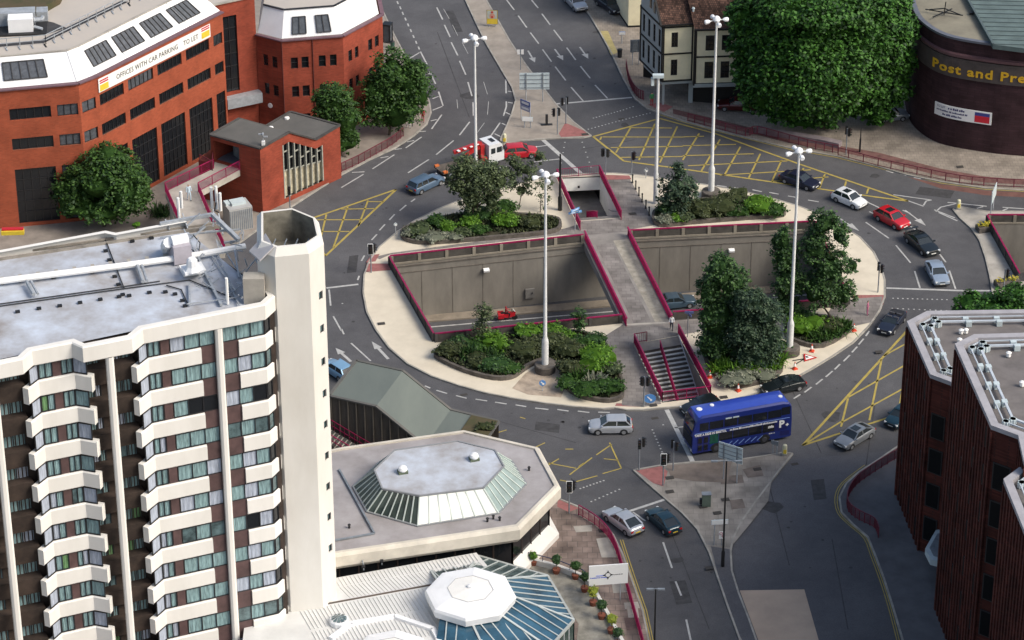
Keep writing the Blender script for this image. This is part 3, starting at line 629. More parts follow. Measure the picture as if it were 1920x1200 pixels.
t, at_dn = stairwell('stone_stairs', 'double flight of grey steps with pale treads going down beside the bus', [stair[0], stair[1], stair[2], stair[3]], 0, -3.4, 18, .14, .95, tread=mat('pale tread', (.55, .56, .53), .8, .1, 2))
hr([at_dn(.13, .5), at_dn(.97, .5)], [0, -3.4]).build('centre_railing', magenta, t)
k = MB(); k.tube([(*at_dn(.1, .93), .95), (*at_dn(.97, .93), -2.4)], .05); k.build('handrail', galv, t)
fence('railing', 'magenta railing on the left of the double flight of steps', [G2((1189, 628), 1.1), G2((1242, 737), 1.1)], gap=.09, bar=.05, top=.12, group='railings round the double steps')
fence('railing', 'magenta railing on the right of the double flight of steps', [G2((1272, 610), 1.1), G2((1333, 726), 1.1)], gap=.09, bar=.05, top=.12, group='railings round the double steps')
fence('railing', 'open magenta railing across the foot of the double steps, next to the bus', [G2((1242, 737), 1.1), G2((1333, 726), 1.1)], gap=.14, top=.08, group='railings round the double steps')
fence('railing', 'short see-through pinkish gate rail at the head of the double steps', [G2((1189, 628), 1.1), G2((1213, 624), 1.1)], gap=.2, m=magdull, group='railings round the double steps')
# street guard rails
def fpx(px, z=1.15, k=3): return [Vector((q.x, q.y)) for q in smoothpts([Vector((*G2(p, z), 0)) for p in px], k)]
fence('guard_rail', 'long dull magenta guard rail on the kerb below the two trees at upper left', fpx([(640, 307), (672, 292), (705, 274), (735, 257), (756, 240)]), m=magdull, gap=.1, bar=.03)
fence('guard_rail', 'curved maroon guard rail on the corner in front of the timbered pub', fpx([(1174, 112), (1178, 135), (1186, 155), (1197, 168), (1207, 172)]), m=magdull, gap=.1, bar=.03)
fence('guard_rail', 'curved magenta guard rail between the hotel forecourt and the two cars', fpx([(1085, 948), (1115, 966), (1140, 990), (1156, 1020), (1165, 1050), (1176, 1090), (1190, 1140), (1204, 1190), (1222, 1260)]), m=magenta, gap=.1, bar=.035)
fence('guard_rail', 'dark S-shaped magenta guard rail beside the dark brick tower', fpx([(1700, 832), (1665, 853), (1632, 874), (1605, 895), (1590, 920), (1592, 942), (1612, 958), (1640, 972), (1648, 990)]), m=magdull, gap=.1, bar=.04)
fence('guard_rail', 'low maroon guard rail along the kerb under the big tree', fpx([(1290, 212), (1340, 225), (1398, 240), (1420, 236), (1480, 252), (1530, 265), (1572, 272)]), m=magdull, h=1.0, gap=.12, bar=.025)
fence('guard_rail', 'low maroon guard rail along the kerb in front of the curved brown building', fpx([(1572, 276), (1647, 296), (1720, 312), (1800, 328), (1870, 334), (1960, 338)]), m=magdull, h=1.0, gap=.14, bar=.02)
# six black bollards
bp = thing('bollard', 'black bollard in the short row beside the grey path', 'bollard', G(1186, 343, PV), 0, 'black bollards beside the path')
k = MB(); k.lathe((0, 0, 0), [(.11, 0), (.11, .12), (.075, .16), (.07, .95)], 10); k.build('post', black, bp, world=False)
k = MB(); k.lathe((0, 0, .95), [(.10, 0), (.11, .06), (.06, .14), (.0, .16)], 10); k.build('cap', black, bp, world=False)
names = ['farthest', 'second from the road', 'third from the road', 'third from the shrubs', 'second from the shrubs', 'nearest the shrubs']
for i, p in enumerate([(1186, 343), (1192, 355), (1198, 367), (1204, 379), (1211, 391), (1217, 404)]):
    o = bp if i == 0 else copy_tree(bp)
    o.location = G(*p, PV); o['label'] = 'black bollard beside the grey path, %s of the row of six' % names[i]

# ================================================================= BUILDINGS
def fr(a, b):
    a = Vector(a[:2]); b = Vector(b[:2]); e = (b-a).normalized(); return a, e, Vector((e.y, -e.x)), (b-a).length
def window(par, a, b, u0, u1, v0, v1, depth=.2, nm=3, fm=framedk, pm=glassdk, name='window', fw=.07, nh=0, curtain=None):
    a, e, n, L = fr(a, b); o = a-n*depth
    k = MB(); bm_ = lambda ua, va, ub, vb: k.beam((*(o+e*ua), va), (*(o+e*ub), vb), fw, .08, Vector((n.x, n.y, 0)) if ua != ub else Vector((n.x, n.y, 0)))
    h = fw/2
    bm_(u0+fw, v0+h, u1-fw, v0+h); bm_(u0+fw, v1-h, u1-fw, v1-h); bm_(u0+h, v0, u0+h, v1); bm_(u1-h, v0, u1-h, v1)
    for i in range(1, nm): u = u0+(u1-u0)*i/nm; bm_(u, v0+fw, u, v1-fw)
    for i in range(1, nh+1): v = v0+(v1-v0)*i/(nh+1); bm_(u0+fw, v, u1-fw, v)
    f = k.build(name, fm, par)
    p = MB(); q = o-n*.03
    p.face([(*(q+e*u0), v0), (*(q+e*u1), v0), (*(q+e*u1), v1), (*(q+e*u0), v1)]); p.build('pane', pm, f)
    return f
def wallgrid(k, a, b, z0, z1, holes, depth=.25, zt=None):
    a, e, n, L = fr(a, b)
    us = sorted({0, L} | {h[0] for h in holes} | {h[1] for h in holes}); vs = sorted({z0, z1} | {h[2] for h in holes} | {h[3] for h in holes})
    pt = lambda u, v, d=0: (*(a+e*u-n*d), v)
    for i in range(len(us)-1):
        for j in range(len(vs)-1):
            uc, vc = (us[i]+us[i+1])/2, (vs[j]+vs[j+1])/2
            if any(h[0] < uc < h[1] and h[2] < vc < h[3] for h in holes): continue
            k.face([pt(us[i], vs[j]), pt(us[i+1], vs[j]), pt(us[i+1], vs[j+1]), pt(us[i], vs[j+1])])
    for h in holes:
        u0, u1, v0, v1 = h[:4]
        k.face([pt(u0, v0), pt(u0, v0, depth), pt(u0, v1, depth), pt(u0, v1)][::-1]); k.face([pt(u1, v0), pt(u1, v0, depth), pt(u1, v1, depth), pt(u1, v1)])
        k.face([pt(u0, v0), pt(u1, v0), pt(u1, v0, depth), pt(u0, v0, depth)][::-1]); k.face([pt(u0, v1), pt(u1, v1), pt(u1, v1, depth), pt(u0, v1, depth)])
def facade(par, a, b, z0, z1, holes, wm, depth=.25, name='wall', **kw):
    k = MB(); wallgrid(k, a, b, z0, z1, holes, depth)
    k.build(name, wm, par)
    for h in holes:
        d = dict(kw); 
        if len(h) > 4: d['nm'] = h[4]
        if len(h) > 5: d['pm'] = h[5]
        if len(h) > 6: d['nh'] = h[6]
        window(par, a, b, h[0], h[1], h[2], h[3], depth*.75, **d)
def inset(pts, d):    # move an open polyline to its inner (back) side
    P = [Vector(p[:2]) for p in pts]; out = []
    for i in range(len(P)):
        ns = []
        if i > 0: e = (P[i]-P[i-1]).normalized(); ns.append(Vector((-e.y, e.x)))
        if i < len(P)-1: e = (P[i+1]-P[i]).normalized(); ns.append(Vector((-e.y, e.x)))
        n = sum(ns, Vector((0, 0)))/len(ns); n = n/n.length_squared
        out.append(P[i]+n*d)
    return out
def capband(k, pts, z, wd, h, closed=False):
    P = [Vector(p[:2]) for p in pts]; n = len(P)
    for i in range(n if closed else n-1): k.beam((*P[i], z), (*P[(i+1) % n], z), wd, h)

# ---- red office with the letting banner
OF = [Vector((-66, 294.6)), G2((0, 170), 16.4), G2((147, 157), 16.4), G2((182, 143), 16.4), G2((417, 23), 16.4)]
t = thing('office_building', 'long orange red brick office block with white sloping roof and a letting banner', 'building', (-44, 300, 0))
ZR = 16.4
def rows(us, nm, pm=glassdk, tall=True):
    r = []
    for i, (u0, u1) in enumerate(us):
        r += [(u0, u1, 12.8, 14.15, nm, [pm, glassgrey, pm][i % 3]), (u0, u1, 9.3, 10.65, nm, pm)]
        if tall: r.append((u0, u1, .5, 7.0, nm, pm, 4))
    return r
facade(t, OF[0], OF[1], 0, ZR, rows([(.8, 5), (6, 11.2)], 5), redbrick)
facade(t, OF[1], OF[2], 0, ZR, rows([(.75, 5.1)], 5)+rows([(5.75, 7.95)], 3, glassgrey), redbrick)
facade(t, OF[2], OF[3], 0, ZR, [(.25, 2.1, 12.8, 14.15, 2, glassgrey), (.25, 2.1, 9.3, 10.65, 2, glassgrey)], redbrick)
facade(t, OF[3], OF[4], 0, ZR, rows([(-.0+.15, 3.87), (4.57, 8.54), (9.25, 13.15), (13.88, 17.7), (18.44, 19.9)], 6), redbrick)
e_, n_ = fr(OF[3], OF[4])[1:3]
rb = OF[4]-n_*16
k = MB(); k.face([(*OF[4], 0), (*rb, 0), (*rb, ZR), (*OF[4], ZR)]); k.face([(*OF[0], 0), (*(OF[0]+Vector((0, 40))), 0), (*(OF[0]+Vector((0, 40))), ZR), (*OF[0], ZR)][::-1]); k.build('end_wall', redbrick, t)
k = MB(); capband(k, OF, ZR+.05, .5, .14); k.build('coping', mat('maroon coping', (.16, .09, .11), .6, .1, 2), t)
mb_ = inset(OF, .35); mt = inset(OF, 2.6); MZ0, MZ1 = ZR+.1, ZR+2.75
k = MB(); n5 = len(OF)
for i in range(n5-1):
    seg = max(1, int((mb_[i+1]-mb_[i]).length/5)); 
    k.face([(*mb_[i], MZ0), (*mb_[i+1], MZ0), (*mt[i+1], MZ1), (*mt[i], MZ1)])
m_e0, m_e1 = mb_[-1], mt[-1]-e_*1.6
k.v[-2] = (*m_e1, MZ1)
back = m_e0-n_*15; k.face([(*m_e0, MZ0), (*back, MZ0), (*(back-e_*1.6), MZ1), (*m_e1, MZ1)])
k.build('sloping_roof', whiteroof, t)
mt[-1] = m_e1
k = MB()
for i in range(n5-1):
    L = (mb_[i+1]-mb_[i]).length; n = max(1, int(L/4.63))
    for j in range(1, n+1):
        f_ = j/n - .0
        if i == n5-2 and j == n: continue
        p = mb_[i].lerp(mb_[i+1], f_); q = mt[i].lerp(mt[i+1], f_); k.beam((*p, MZ0+.03), (*q, MZ1+.03), .12, .06)
k.build('roof_rib', mat('panel joint', (.62, .64, .66), .5, 0), t)
def slopewin(p, q, u0, u1, par, h0=.22, h1=.78, nm=5):
    a, b_ = Vector(p[0]), Vector(p[1]); c, d = Vector(q[0]), Vector(q[1])
    P0 = lambda u, v: Vector((*mix2(a.lerp(b_, u), c.lerp(d, u), v), MZ0+(MZ1-MZ0)*v))
    nn_ = (P0(1, 0)-P0(0, 0)).cross(P0(0, 1)-P0(0, 0)).normalized()
    k = MB(); L = (b_-a).length; up_ = nn_
    pts = lambda u, v: P0(u, v)+nn_*.08
    for (ua, va, ub, vb) in [(u0, h0, u1, h0), (u0, h1, u1, h1), (u0, h0, u0, h1), (u1, h0, u1, h1)]+[(u0+(u1-u0)*i/nm, h0, u0+(u1-u0)*i/nm, h1) for i in range(1, nm)]:
        k.beam(pts(ua, va), pts(ub, vb), .10, .14, nn_)
    f = k.build('roof_window', framedk, par)
    g = MB(); g.face([P0(u0, h0)+nn_*.06, P0(u1, h0)+nn_*.06, P0(u1, h1)+nn_*.06, P0(u0, h1)+nn_*.06]); g.build('pane', glassgrey, f)
L = (mb_[4]-mb_[3]).length
for u0, u1 in [(.4, 3.9), (4.9, 8.5), (9.6, 13.1), (14.2, 17.7)]: slopewin((mb_[3], mb_[4]), (mt[3], mt[4]), u0/L, u1/L, t)
slopewin((mb_[1], mb_[2]), (mt[1], mt[2]), .07, .64, t); slopewin((mb_[0], mb_[1]), (mt[0], mt[1]), .5, .85, t)
k = MB(); far = [m_e1-n_*16, OF[0]+Vector((0, 42))]; k.sheet([*[tuple(q) for q in mt], tuple(far[0]), tuple(far[1])], MZ1-.002); k.build('flat_roof', beige, t)
k = MB(); capband(k, mt, MZ1+.02, .3, .1); k.build('roof_edge', conclt, t)
# roof guard rail, dark roof strip and plant
rl = [G2((-60, 93), 19.3), G2((86, 80), 19.3), G2((243, 3), 19.3), G2((300, -26), 19.3)]
k = MB()
for i in range(3):
    a, b_ = rl[i], rl[i+1]
    for h in (.45, 1.0): k.beam((*a, 19.2+h), (*b_, 19.2+h), .07, .07)
    n = int((b_-a).length/1.3)
    for j in range(n+1): q = a.lerp(b_, j/n); k.beam((*q, 19.15), (*q, 20.2), .07, .07, Vector((1, 0, 0))); k.box((*(q-Vector((0, .5))), 19.2), (.12, .9, .06), .4)
k.build('roof_railing', galv, t)
k = MB(); P = inset(rl[:3], .3); Q = inset(rl[:3], 1.1); k.sheet([tuple(P[0]), tuple(P[1]), tuple(P[2]), tuple(Q[2]), tuple(Q[1]), tuple(Q[0])], 19.17)
k.sheet([G2(p, 19.17) for p in [(84, 66), (80, 38), (100, 42), (124, 52)]], 19.175); k.build('roof_gutter', mat('dark roof felt', (.06, .06, .065), .9, .15, 1), t)
k = MB(); k.sheet([G2(p, 19.9) for p in [(-80, 30), (0, 22), (75, 17), (112, -4), (130, -40), (-80, -40)]], 19.9); 
P = [G2(p, 19.9) for p in [(-80, 30), (0, 22), (75, 17), (112, -4), (130, -40)]]
for i in range(4): k.face([(*P[i], 19.15), (*P[i+1], 19.15), (*P[i+1], 19.9), (*P[i], 19.9)])
k.build('mossy_roof', moss, t)
p_ = thing('roof_plant', 'white ventilation plant with ducts on the flat roof of the red office block', 'ventilation unit', G(40, 62, 19.15), .1)
k = MB(); k.box((0, .4, 1.0), (2.6, 1.6, 1.5)); k.build('casing', whiteroof, p_, world=False)
k = MB(); k.box((-.6, 2.2, .95), (4.2, 1.5, 1.5)); k.box((2.2, 2.9, .8), (1.2, 1.4, 1.1)); k.build('housing', galv, p_, world=False)
k = MB(); k.tube([(1.4, .6, 1.2), (2.2, .6, 1.2), (2.3, 1.6, 1)], .25); k.tube([(1.4, 0, .7), (2.3, -.3, .5)], .16); k.build('duct', galv, p_, world=False)
k = MB(); k.box((-.3, 1, .12), (6, 3.6, .2)); k.build('base_frame', framedk, p_, world=False)
# banner
u0, u1, v0, v1 = .02, 17.9, 14.45, 16.05
a, e, n, L = fr(OF[3], OF[4])
bn = thing('banner', 'long white letting banner with red and yellow ends on the red brick office', 'banner', (*(a+n*.1), 15))
k = MB(); k.beam((*(a+e*u0+n*.08), 15.25), (*(a+e*u1+n*.08), 15.1), .06, 1.55); k.build('board', signwhite, bn)
fn = plane_fn((*(a+e*2.75+n*.11), 14.98), (*e, -.008), (0, 0, 1))
k = MB(); text_mb(k, 'OFFICES WITH CAR PARKING    TO LET', .82, fn, .0, .01, spacing=1.07)
w_ = max(Vector(q[:2]).dot(e) for q in k.v)-min(Vector(q[:2]).dot(e) for q in k.v); sc = 13.1/w_
o0 = Vector((*(a+e*2.75), 0)); k.v = [tuple(Vector(q)+Vector((*e, 0))*((Vector(q[:2])-a).dot(e)-2.75)*(sc-1)) for q in k.v]
k.build('lettering', black, bn)
for uu, nme in ((.1, 0), (16.35, 1)):
    k = MB()
    for h in (15.75, 15.5): k.beam((*(a+e*(uu+.1)+n*.125), h), (*(a+e*(uu+1.4)+n*.125), h), .03, .14)
    k.build('red_bar', mat('red print', (.5, .01, .02), .5, 0), bn)
    k = MB(); k.beam((*(a+e*(uu+.1)+n*.125), 14.92), (*(a+e*(uu+1.4)+n*.125), 14.92), .03, .7); k.build('yellow_block', yellowp, bn)

# ---- link block between the two brick offices
t = thing('stair_block', 'brick link block with a tall dark glazed slot between the two red office buildings', 'building', (-30, 320, 0))
A, B_ = (-33.3, 318.0), (-28.54, 320.5)
LK = fr(A, B_)
facade(t, A, B_, 0, 16.6, [(1.35, 3.1, 5.6, 14.9, 2, glassdk, 5)], redbrick2)
k = MB(); k.sheet([A, B_, (-27, 330), (-36, 334)], 16.6); k.build('roof', beige, t)
k = MB(); k.beam((*A, 16.65), (*B_, 16.65), .4, .15); k.build('coping', conclt, t)
k = MB(); c = G(452, 190, 4.6); k.box((c.x, c.y+1, 4.6), (4.2, 2.2, 1.2), .45); k.build('entrance_canopy', galv, t)
k = MB(); k.box((c.x, c.y+2.3, 2.0), (4.6, .3, 3.9), .45); k.build('entrance_glazing', glassdk, t)

# ---- second brick office
BP = [Vector((-28.54, 320.37)), Vector((-25.63, 318.66)), Vector((-18.79, 319.88)), Vector((-14.57, 325.57)), Vector((-15.7, 335))]
t = thing('office_building', 'red brick office with angled faces, paired windows and faceted white roof', 'building', (-20, 322, 0))
def pr(us): return [(u0, u1, v0, v1, 1, glassdk, 1) for u0, u1 in us for v0, v1 in ((8.45, 9.85), (4.95, 6.3))]
ent_ = [(.3, 2.9, .1, 3.0, 2, glassdk)]
facade(t, BP[0], BP[1], 0, 12, pr([(.82, 1.5), (2.02, 2.75)]), redbrick2)
facade(t, BP[1], BP[2], 0, 12, pr([(1.0, 1.8), (2.2, 3.0), (4.13, 4.93), (5.4, 6.15)])+[(1, 3, .3, 2.8, 3), (4.1, 6.2, .3, 2.8, 3)], redbrick2)
facade(t, BP[2], BP[3], 0, 12, pr([(.85, 1.5), (2.0, 2.63), (4.4, 5.1), (5.6, 6.3)]), redbrick2)
facade(t, BP[3], BP[4], 0, 12, [], redbrick2)
k = MB(); capband(k, BP, 12.05, .45, .14); k.build('coping', mat('maroon coping', (.16, .09, .11)), t)
k = MB()
for u in (.05, 3.5): q = BP[1]+(BP[2]-BP[1]).normalized()*u+Vector((.17, -.98))*.06; k.tube([(*q, .1), (*q, 11.9)], .06)
k.build('downpipe', mat('maroon pipe', (.12, .03, .025), .6, 0), t)
b0 = inset(BP, .4); b1 = inset(BP, 1.7)
k = MB()
for i in range(4):
    k.face([(*b0[i], 12.1), (*b0[i+1], 12.1), (*b1[i+1], 15.0), (*b1[i], 15.0)])
b0l = b0[0]+Vector((-.2, 8)); k.face([(*b0[0], 12.1), (*b1[0], 15), (*(b1[0]+Vector((0, 8))), 15), (*b0l, 12.1)])
k.build('sloping_roof', whiteroof, t)
k = MB(); k.sheet([*[tuple(q) for q in b1], (b1[0].x, 335)], 15.0); k.build('flat_roof', beige, t)
k = MB(); capband(k, b1, 15.03, .25, .1); k.build('roof_edge', framedk, t)
MZ0, MZ1 = 12.1, 15.0; L = (b0[2]-b0[1]).length
for u0, u1 in ((1.15, 2.75), (4.0, 5.6)): slopewin((b0[1], b0[2]), (b1[1], b1[2]), u0/L, u1/L, t, .12, .72, 2)
k = MB(); q = BP[0].lerp(BP[1], .5); 
c = G(507, 196, 0); u, z = VPI(BP[0], BP[1], 508, 197); a, e, n, L = fr(BP[0], BP[1]); k.lathe((*(a+e*u+n*.1), z), [(.3, 0), (.3, .08)], 12, (*n, 0)); k.build('wall_clock', signwhite, t)

# ---- folded roof stair house beside the walkway
def folded(name, label, near, far, zs, wallm, roofm, thick=.22):
    t = thing(name, label, 'building', (*((near[0]+far[-1])/2), 0))
    r = MB()
    for i in range(len(near)-1):
        q = [(*near[i], zs[i]), (*near[i+1], zs[i+1]), (*far[i+1], zs[i+1]), (*far[i], zs[i])]; r.face(q)
    r.build('roof', roofm, t)
    k = MB()
    for P in (near, far):
        for i in range(len(P)-1): k.beam((*P[i], zs[i]), (*P[i+1], zs[i+1]), .3, .16)
    for i in (0, len(near)-1): k.beam((*near[i], zs[i]), (*far[i], zs[i]), .3, .16)
    k.build('roof_edge', roofgrey if roofm is not roofgrey else concdk, t)
    return t
a_, b_ = G2((492, 403)), G2((637, 335)); e = (b_-a_).normalized(); nb = Vector((-5.6, 3.35))
us = [.1, 4.39, 8.25, 11.9]; zs = [8.0, 8.4, 6.1, 6.5]
near = [a_+e*u for u in us]; farp = [p+nb for p in near]
t = folded('stair_house', 'brick stair house with a folded grey roof and slatted window facing the road', near, farp, zs, redbrick2, roofgrey)
a, ee, n, L = fr(near[0], near[-1])
zr = lambda u: zs[0]+(zs[1]-zs[0])*u/4.29 if u < 4.29 else (zs[1]+(zs[2]-zs[1])*(u-4.29)/3.86 if u < 8.15 else zs[2]+(zs[3]-zs[2])*(u-8.15)/3.65)
k = MB(); P = lambda u, z, d=0: (*(a+ee*u-n*d), z)
wu0, wu1 = 3.3, 9.1; ztf = lambda u: zr(u)-1.15
for (ua, ub, f0, f1) in [(0, wu0, lambda u: 0, zr), (wu1, L, lambda u: 0, zr), (wu0, 4.29, ztf, zr), (4.29, 8.15, ztf, zr), (8.15, wu1, ztf, zr), (wu0, wu1, lambda u: 0, lambda u: .7)]:
    k.face([P(ua, f0(ua)), P(ub, f0(ub)), P(ub, f1(ub)), P(ua, f1(ua))])
k.face([P(0, 0), P(0, zs[0]), (*farp[0], zs[0]), (*farp[0], 0)][::1]) if False else None
# left end wall with the opening where the walkway enters (between 0.5 and 4.2 m, above the deck)
lw0, lw1 = farp[0], near[0]; la, le, ln, LL = fr(lw0, lw1)
wallgrid(k, lw0, lw1, 0, zs[0], [(.35, 3.75, 4.9, 7.4)], .5)
for (p, q, z0_, z1_) in [(farp[3], farp[2], zs[3], zs[2]), (farp[2], farp[1], zs[2], zs[1]), (farp[1], farp[0], zs[1], zs[0]), (near[3], farp[3], zs[3], zs[3])]:
    k.face([(*p, 0), (*q, 0), (*q, z1_), (*p, z0_)])
k.build('wall', redbrick2, t)
k = MB(); dd = .35
k.face([P(wu0, .7, dd), P(wu1, .7, dd), P(wu1, 3.0, dd), P(wu0, 3.9, dd)]); k.build('window_apron', mat('stained cream render', (.62, .56, .40), .85, .22, 1.2), t)
k = MB(); k.face([P(wu0, 3.9, dd+.05), P(wu1, 3.0, dd+.05), P(wu1, ztf(wu1), dd+.05), P(8.15, ztf(8.15), dd+.05), P(4.29, ztf(4.29), dd+.05), P(wu0, ztf(wu0), dd+.05)]); gl_ = k.build('window', glassdk, t)
k = MB()
for i in range(8):
    u = wu0+(wu1-wu0)*i/7; u = min(u, wu1-.05); k.beam(P(u, .7, .12), P(u, ztf(u), .12), .14, .3, Vector((n.x, n.y, 0)))
for i in range(7):
    u = wu0+(wu1-wu0)*(i+.5)/7; zb = 3.9-.9*(u-wu0)/(wu1-wu0)
    for f in (.02, .45 if i % 2 else .7): z = zb+(ztf(u)-zb)*f; k.beam(P(u-.35, z, .2), P(u+.35, z, .2), .1, .12)
k.build('mullion', mat('weathered pale timber', (.36, .36, .31), .8, .15, 2), t)
k = MB(); k.sheet([lw0+le*.35-ln*.1, lw0+le*3.75-ln*.1, lw0+le*3.75-ln*5, lw0+le*.35-ln*5], 4.86); k.build('lobby_floor', mat('lobby floor', (.14, .14, .16), .8, .1, 1), t)
k = MB(); p, q = lw0+le*1.4-ln*2.2, lw0+le*3.7-ln*1.2; k.beam((*p, 6.0), (*q, 6.0), .1, 2.1)
k.build('mural_panel', mat('painted panel', (.32, .38, .37), .6, col2=(.09, .12, .13), scale=1.6, detail=5), t)
p_ = thing('antenna', 'small pale camera cluster on a short mast at the stair house roof corner', 'camera mast', G(494, 272, 8.1), 0)
k = MB(); k.box((0, 0, .25), (.35, .35, .5)); k.build('base', signwhite, p_, world=False)
k = MB(); k.tube([(0, 0, .4), (0, 0, 1.5)], .05)
for an in range(4): k.box((.28*cos(an*1.6), .28*sin(an*1.6), 1.0+.15*an), (.42, .14, .14), an*1.6)
k.build('mast', galv, p_, world=False)
k = MB()
for p in [(508, 241), (538, 223)]: k.lathe(G(*p, 6.9 if p[0] < 520 else 6.3), [(.3, 0), (.28, .2), (.1, .25)], 8)
tag(k.build('roof_vent', signwhite, t))
# raised walkway
wd_ = thing('walkway', 'raised concrete walkway bridge with magenta railings leading into the brick stair house', 'footbridge', G(360, 360, 4.8))
Lr = [G2(p, 5.9) for p in [(400, 299), (309, 343), (333, 398), (362, 460)]]; Rr_ = [G2(p, 5.9) for p in [(449, 302), (371, 343), (392, 392), (421, 455)]]
k = MB(); k.prism([Lr[0], Lr[1], Lr[2], Lr[3], Rr_[3], Rr_[2], Rr_[1], Rr_[0]], 4.1, 4.82, bottom=True); k.build('deck', conclt, wd_)
k = MB(); k.prism([lw0+le*.4+ln*.0, lw0+le*3.7, Rr_[0], Lr[0]], 4.2, 4.815, bottom=True); k.build('landing', conclt, wd_)
for p in (Lr[1], Rr_[2]):
    k = MB(); k.tube([(p.x+.6, p.y+.3, 0), (p.x+.6, p.y+.3, 4.1)], .3, 10); k.build('column', conclt, wd_)
fence('railing', 'magenta railing on the left side of the raised walkway', [Vector(p) for p in Lr], z=4.82, gap=.12, bar=.03)
fence('railing', 'magenta railing on the right side of the raised walkway', [Vector(p) for p in Rr_], z=4.82, gap=.12, bar=.03)
fence('railing', 'short dark magenta railing on the terrace beside the stair house doorway', [G2((374, 290), 5.9), G2((398, 303), 5.9), G2((400, 268), 5.9)], z=4.82, gap=.12, bar=.03, m=magdull)
k = MB(); k.prism([G2(p, 4.8) for p in [(400, 306), (372, 300), (397, 278), (404, 290)]], 0, 4.8); tag(k.build('terrace_block', redbrick2), 'small brick terrace block between the office wall and the stair house', 'terrace')
# pale equipment cabinet on the pavement
cb = thing('equipment_cabinet', 'large ribbed pale grey equipment cabinet standing against the stair house', 'cabinet', G(447, 424, PV), .42)
k = MB(); k.box((0, 0, 1.35), (2.6, 2.2, 2.7)); k.build('body', mat('cabinet pale grey', (.42, .42, .41), .6, .06, 1), cb, world=False)
k = MB()
for i in range(12): k.box((-1.2+i*.218, -1.12, 1.3), (.09, .05, 2.4))
k.build('louvre', metgrey, cb, world=False)
k = MB(); k.box((.1, .2, 2.85), (1.6, 1.1, .3)); k.box((-1.0, .5, 2.8), (.5, .9, .22)); k.build('roof_box', signback, cb, world=False)

# ---- dark folded shelter below the island
P0, P1 = G2((668, 676), 6), G2((755, 695), 6); e = (P1-P0).normalized()
def onl(px, py):   # where the photo ray crosses the upright plane of the far wall
    u, z = VPI(P0, P1, px, py); return P0+e*u, z
P2, z2 = onl(845, 768); P3, z3 = onl(935, 790); nb = G2((617, 742), 6)-P0
L0_ = P0-e*0
near = [p+nb for p in (P0, P1, P2, P3)]; farp = [P0, P1, P2, P3]
t = folded('stair_house', 'grey shelter with folded green grey roof over steps between road and hotel', near, farp, [6, 6, z2, z3], concdk, roofgreen)
k = MB()
for P in (near, farp):
    zz = [6, 6, z2, z3]
    for i in range(3): k.face([(*P[i], 0), (*P[i+1], 0), (*P[i+1], zz[i+1]-.05), (*P[i], zz[i]-.05)])
k.face([(*near[0], 2.6), (*farp[0], 2.6), (*farp[0], 5.95), (*near[0], 5.95)]); k.build('wall', mat('brown grey boarding', (.10, .088, .072), .9, .25, 1.2, stretch=(1, 1, .2)), t)
k = MB()
a, ee, n, L = fr(near[0], near[2])
for i in range(12):
    u = .2+i*(L-.3)/11; z_ = 5.9 if u < (P1-P0).length else 6+(z2-6)*(u-(P1-P0).length)/((P2-P1).length)-.15; q = a+ee*u+n*.04; k.beam((*q, .1), (*q, z_), .1, .08, Vector((n.x, n.y, 0)))
k.build('batten', mat('pale batten', (.17, .15, .12), .9, .1, 1), t)
k = MB(); k.sheet([mix2(P2, P3, .35), P3, P3+nb*.4, mix2(P2, P3, .35)+nb*.4], z3+.03) if False else k.sheet([tuple(mix2(P2, P3, .45)+nb*.03), tuple(P3+nb*.03), tuple(P3+nb*.5), tuple(mix2(P2, P3, .45)+nb*.5)], max(z2, z3)+.06); k.build('moss_patch', moss, t)
st = thing('steps', 'flight of steps with magenta handrails beside the dark folded shelter', 'steps', G(660, 825, 0))
k = MB(); s0 = near[0]+Vector((-.4, -1.3)); 
for i in range(16):
    c = near[0]+e*(i*.42-.3)+Vector((-.62, -1.15)); k.box((c.x, c.y, 2.6-i*.17), (.42, 2.0, .3), atan2(e.y, e.x))
    k.m = 1; k.box((c.x-.15*e.x, c.y-.15*e.y, 2.76-i*.17), (.12, 2.0, .02), atan2(e.y, e.x)); k.m = 0
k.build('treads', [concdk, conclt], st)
for s_ in (-2.1, -.2):
    k = MB(); n1 = Vector((e.y, -e.x)); p = near[0]+e*-.5+n1*(-s_); q = near[0]+e*6.3+n1*(-s_)
    for h in (.95, .35): k.beam((*p, 2.8+h), (*q, .1+h), .07, .07)
    for i in range(14): c = p.lerp(q, i/13); k.beam((*c, 2.8-2.7*i/13), (*c, 3.75-2.7*i/13), .05, .05, Vector((1, 0, 0)))
    k.build('handrail', magenta, st)

# ---- hotel tower block
HO = G2((510, 565), 35); he = (HO-G2((0, 665), 35)).normalized(); hn = Vector((he.y, -he.x))
HP = lambda u, w, z=None: (*(HO+he*u+hn*w), z) if z is not None else tuple(HO+he*u+hn*w)
hotel = thing('hotel_tower', 'tall white and brown hotel block with rounded balcony bands and a flat pale blue roof', 'building', (-30, 222, 0))
ROOFZ = 35.0; PIT_ = 3.06; Z0H = 33.6
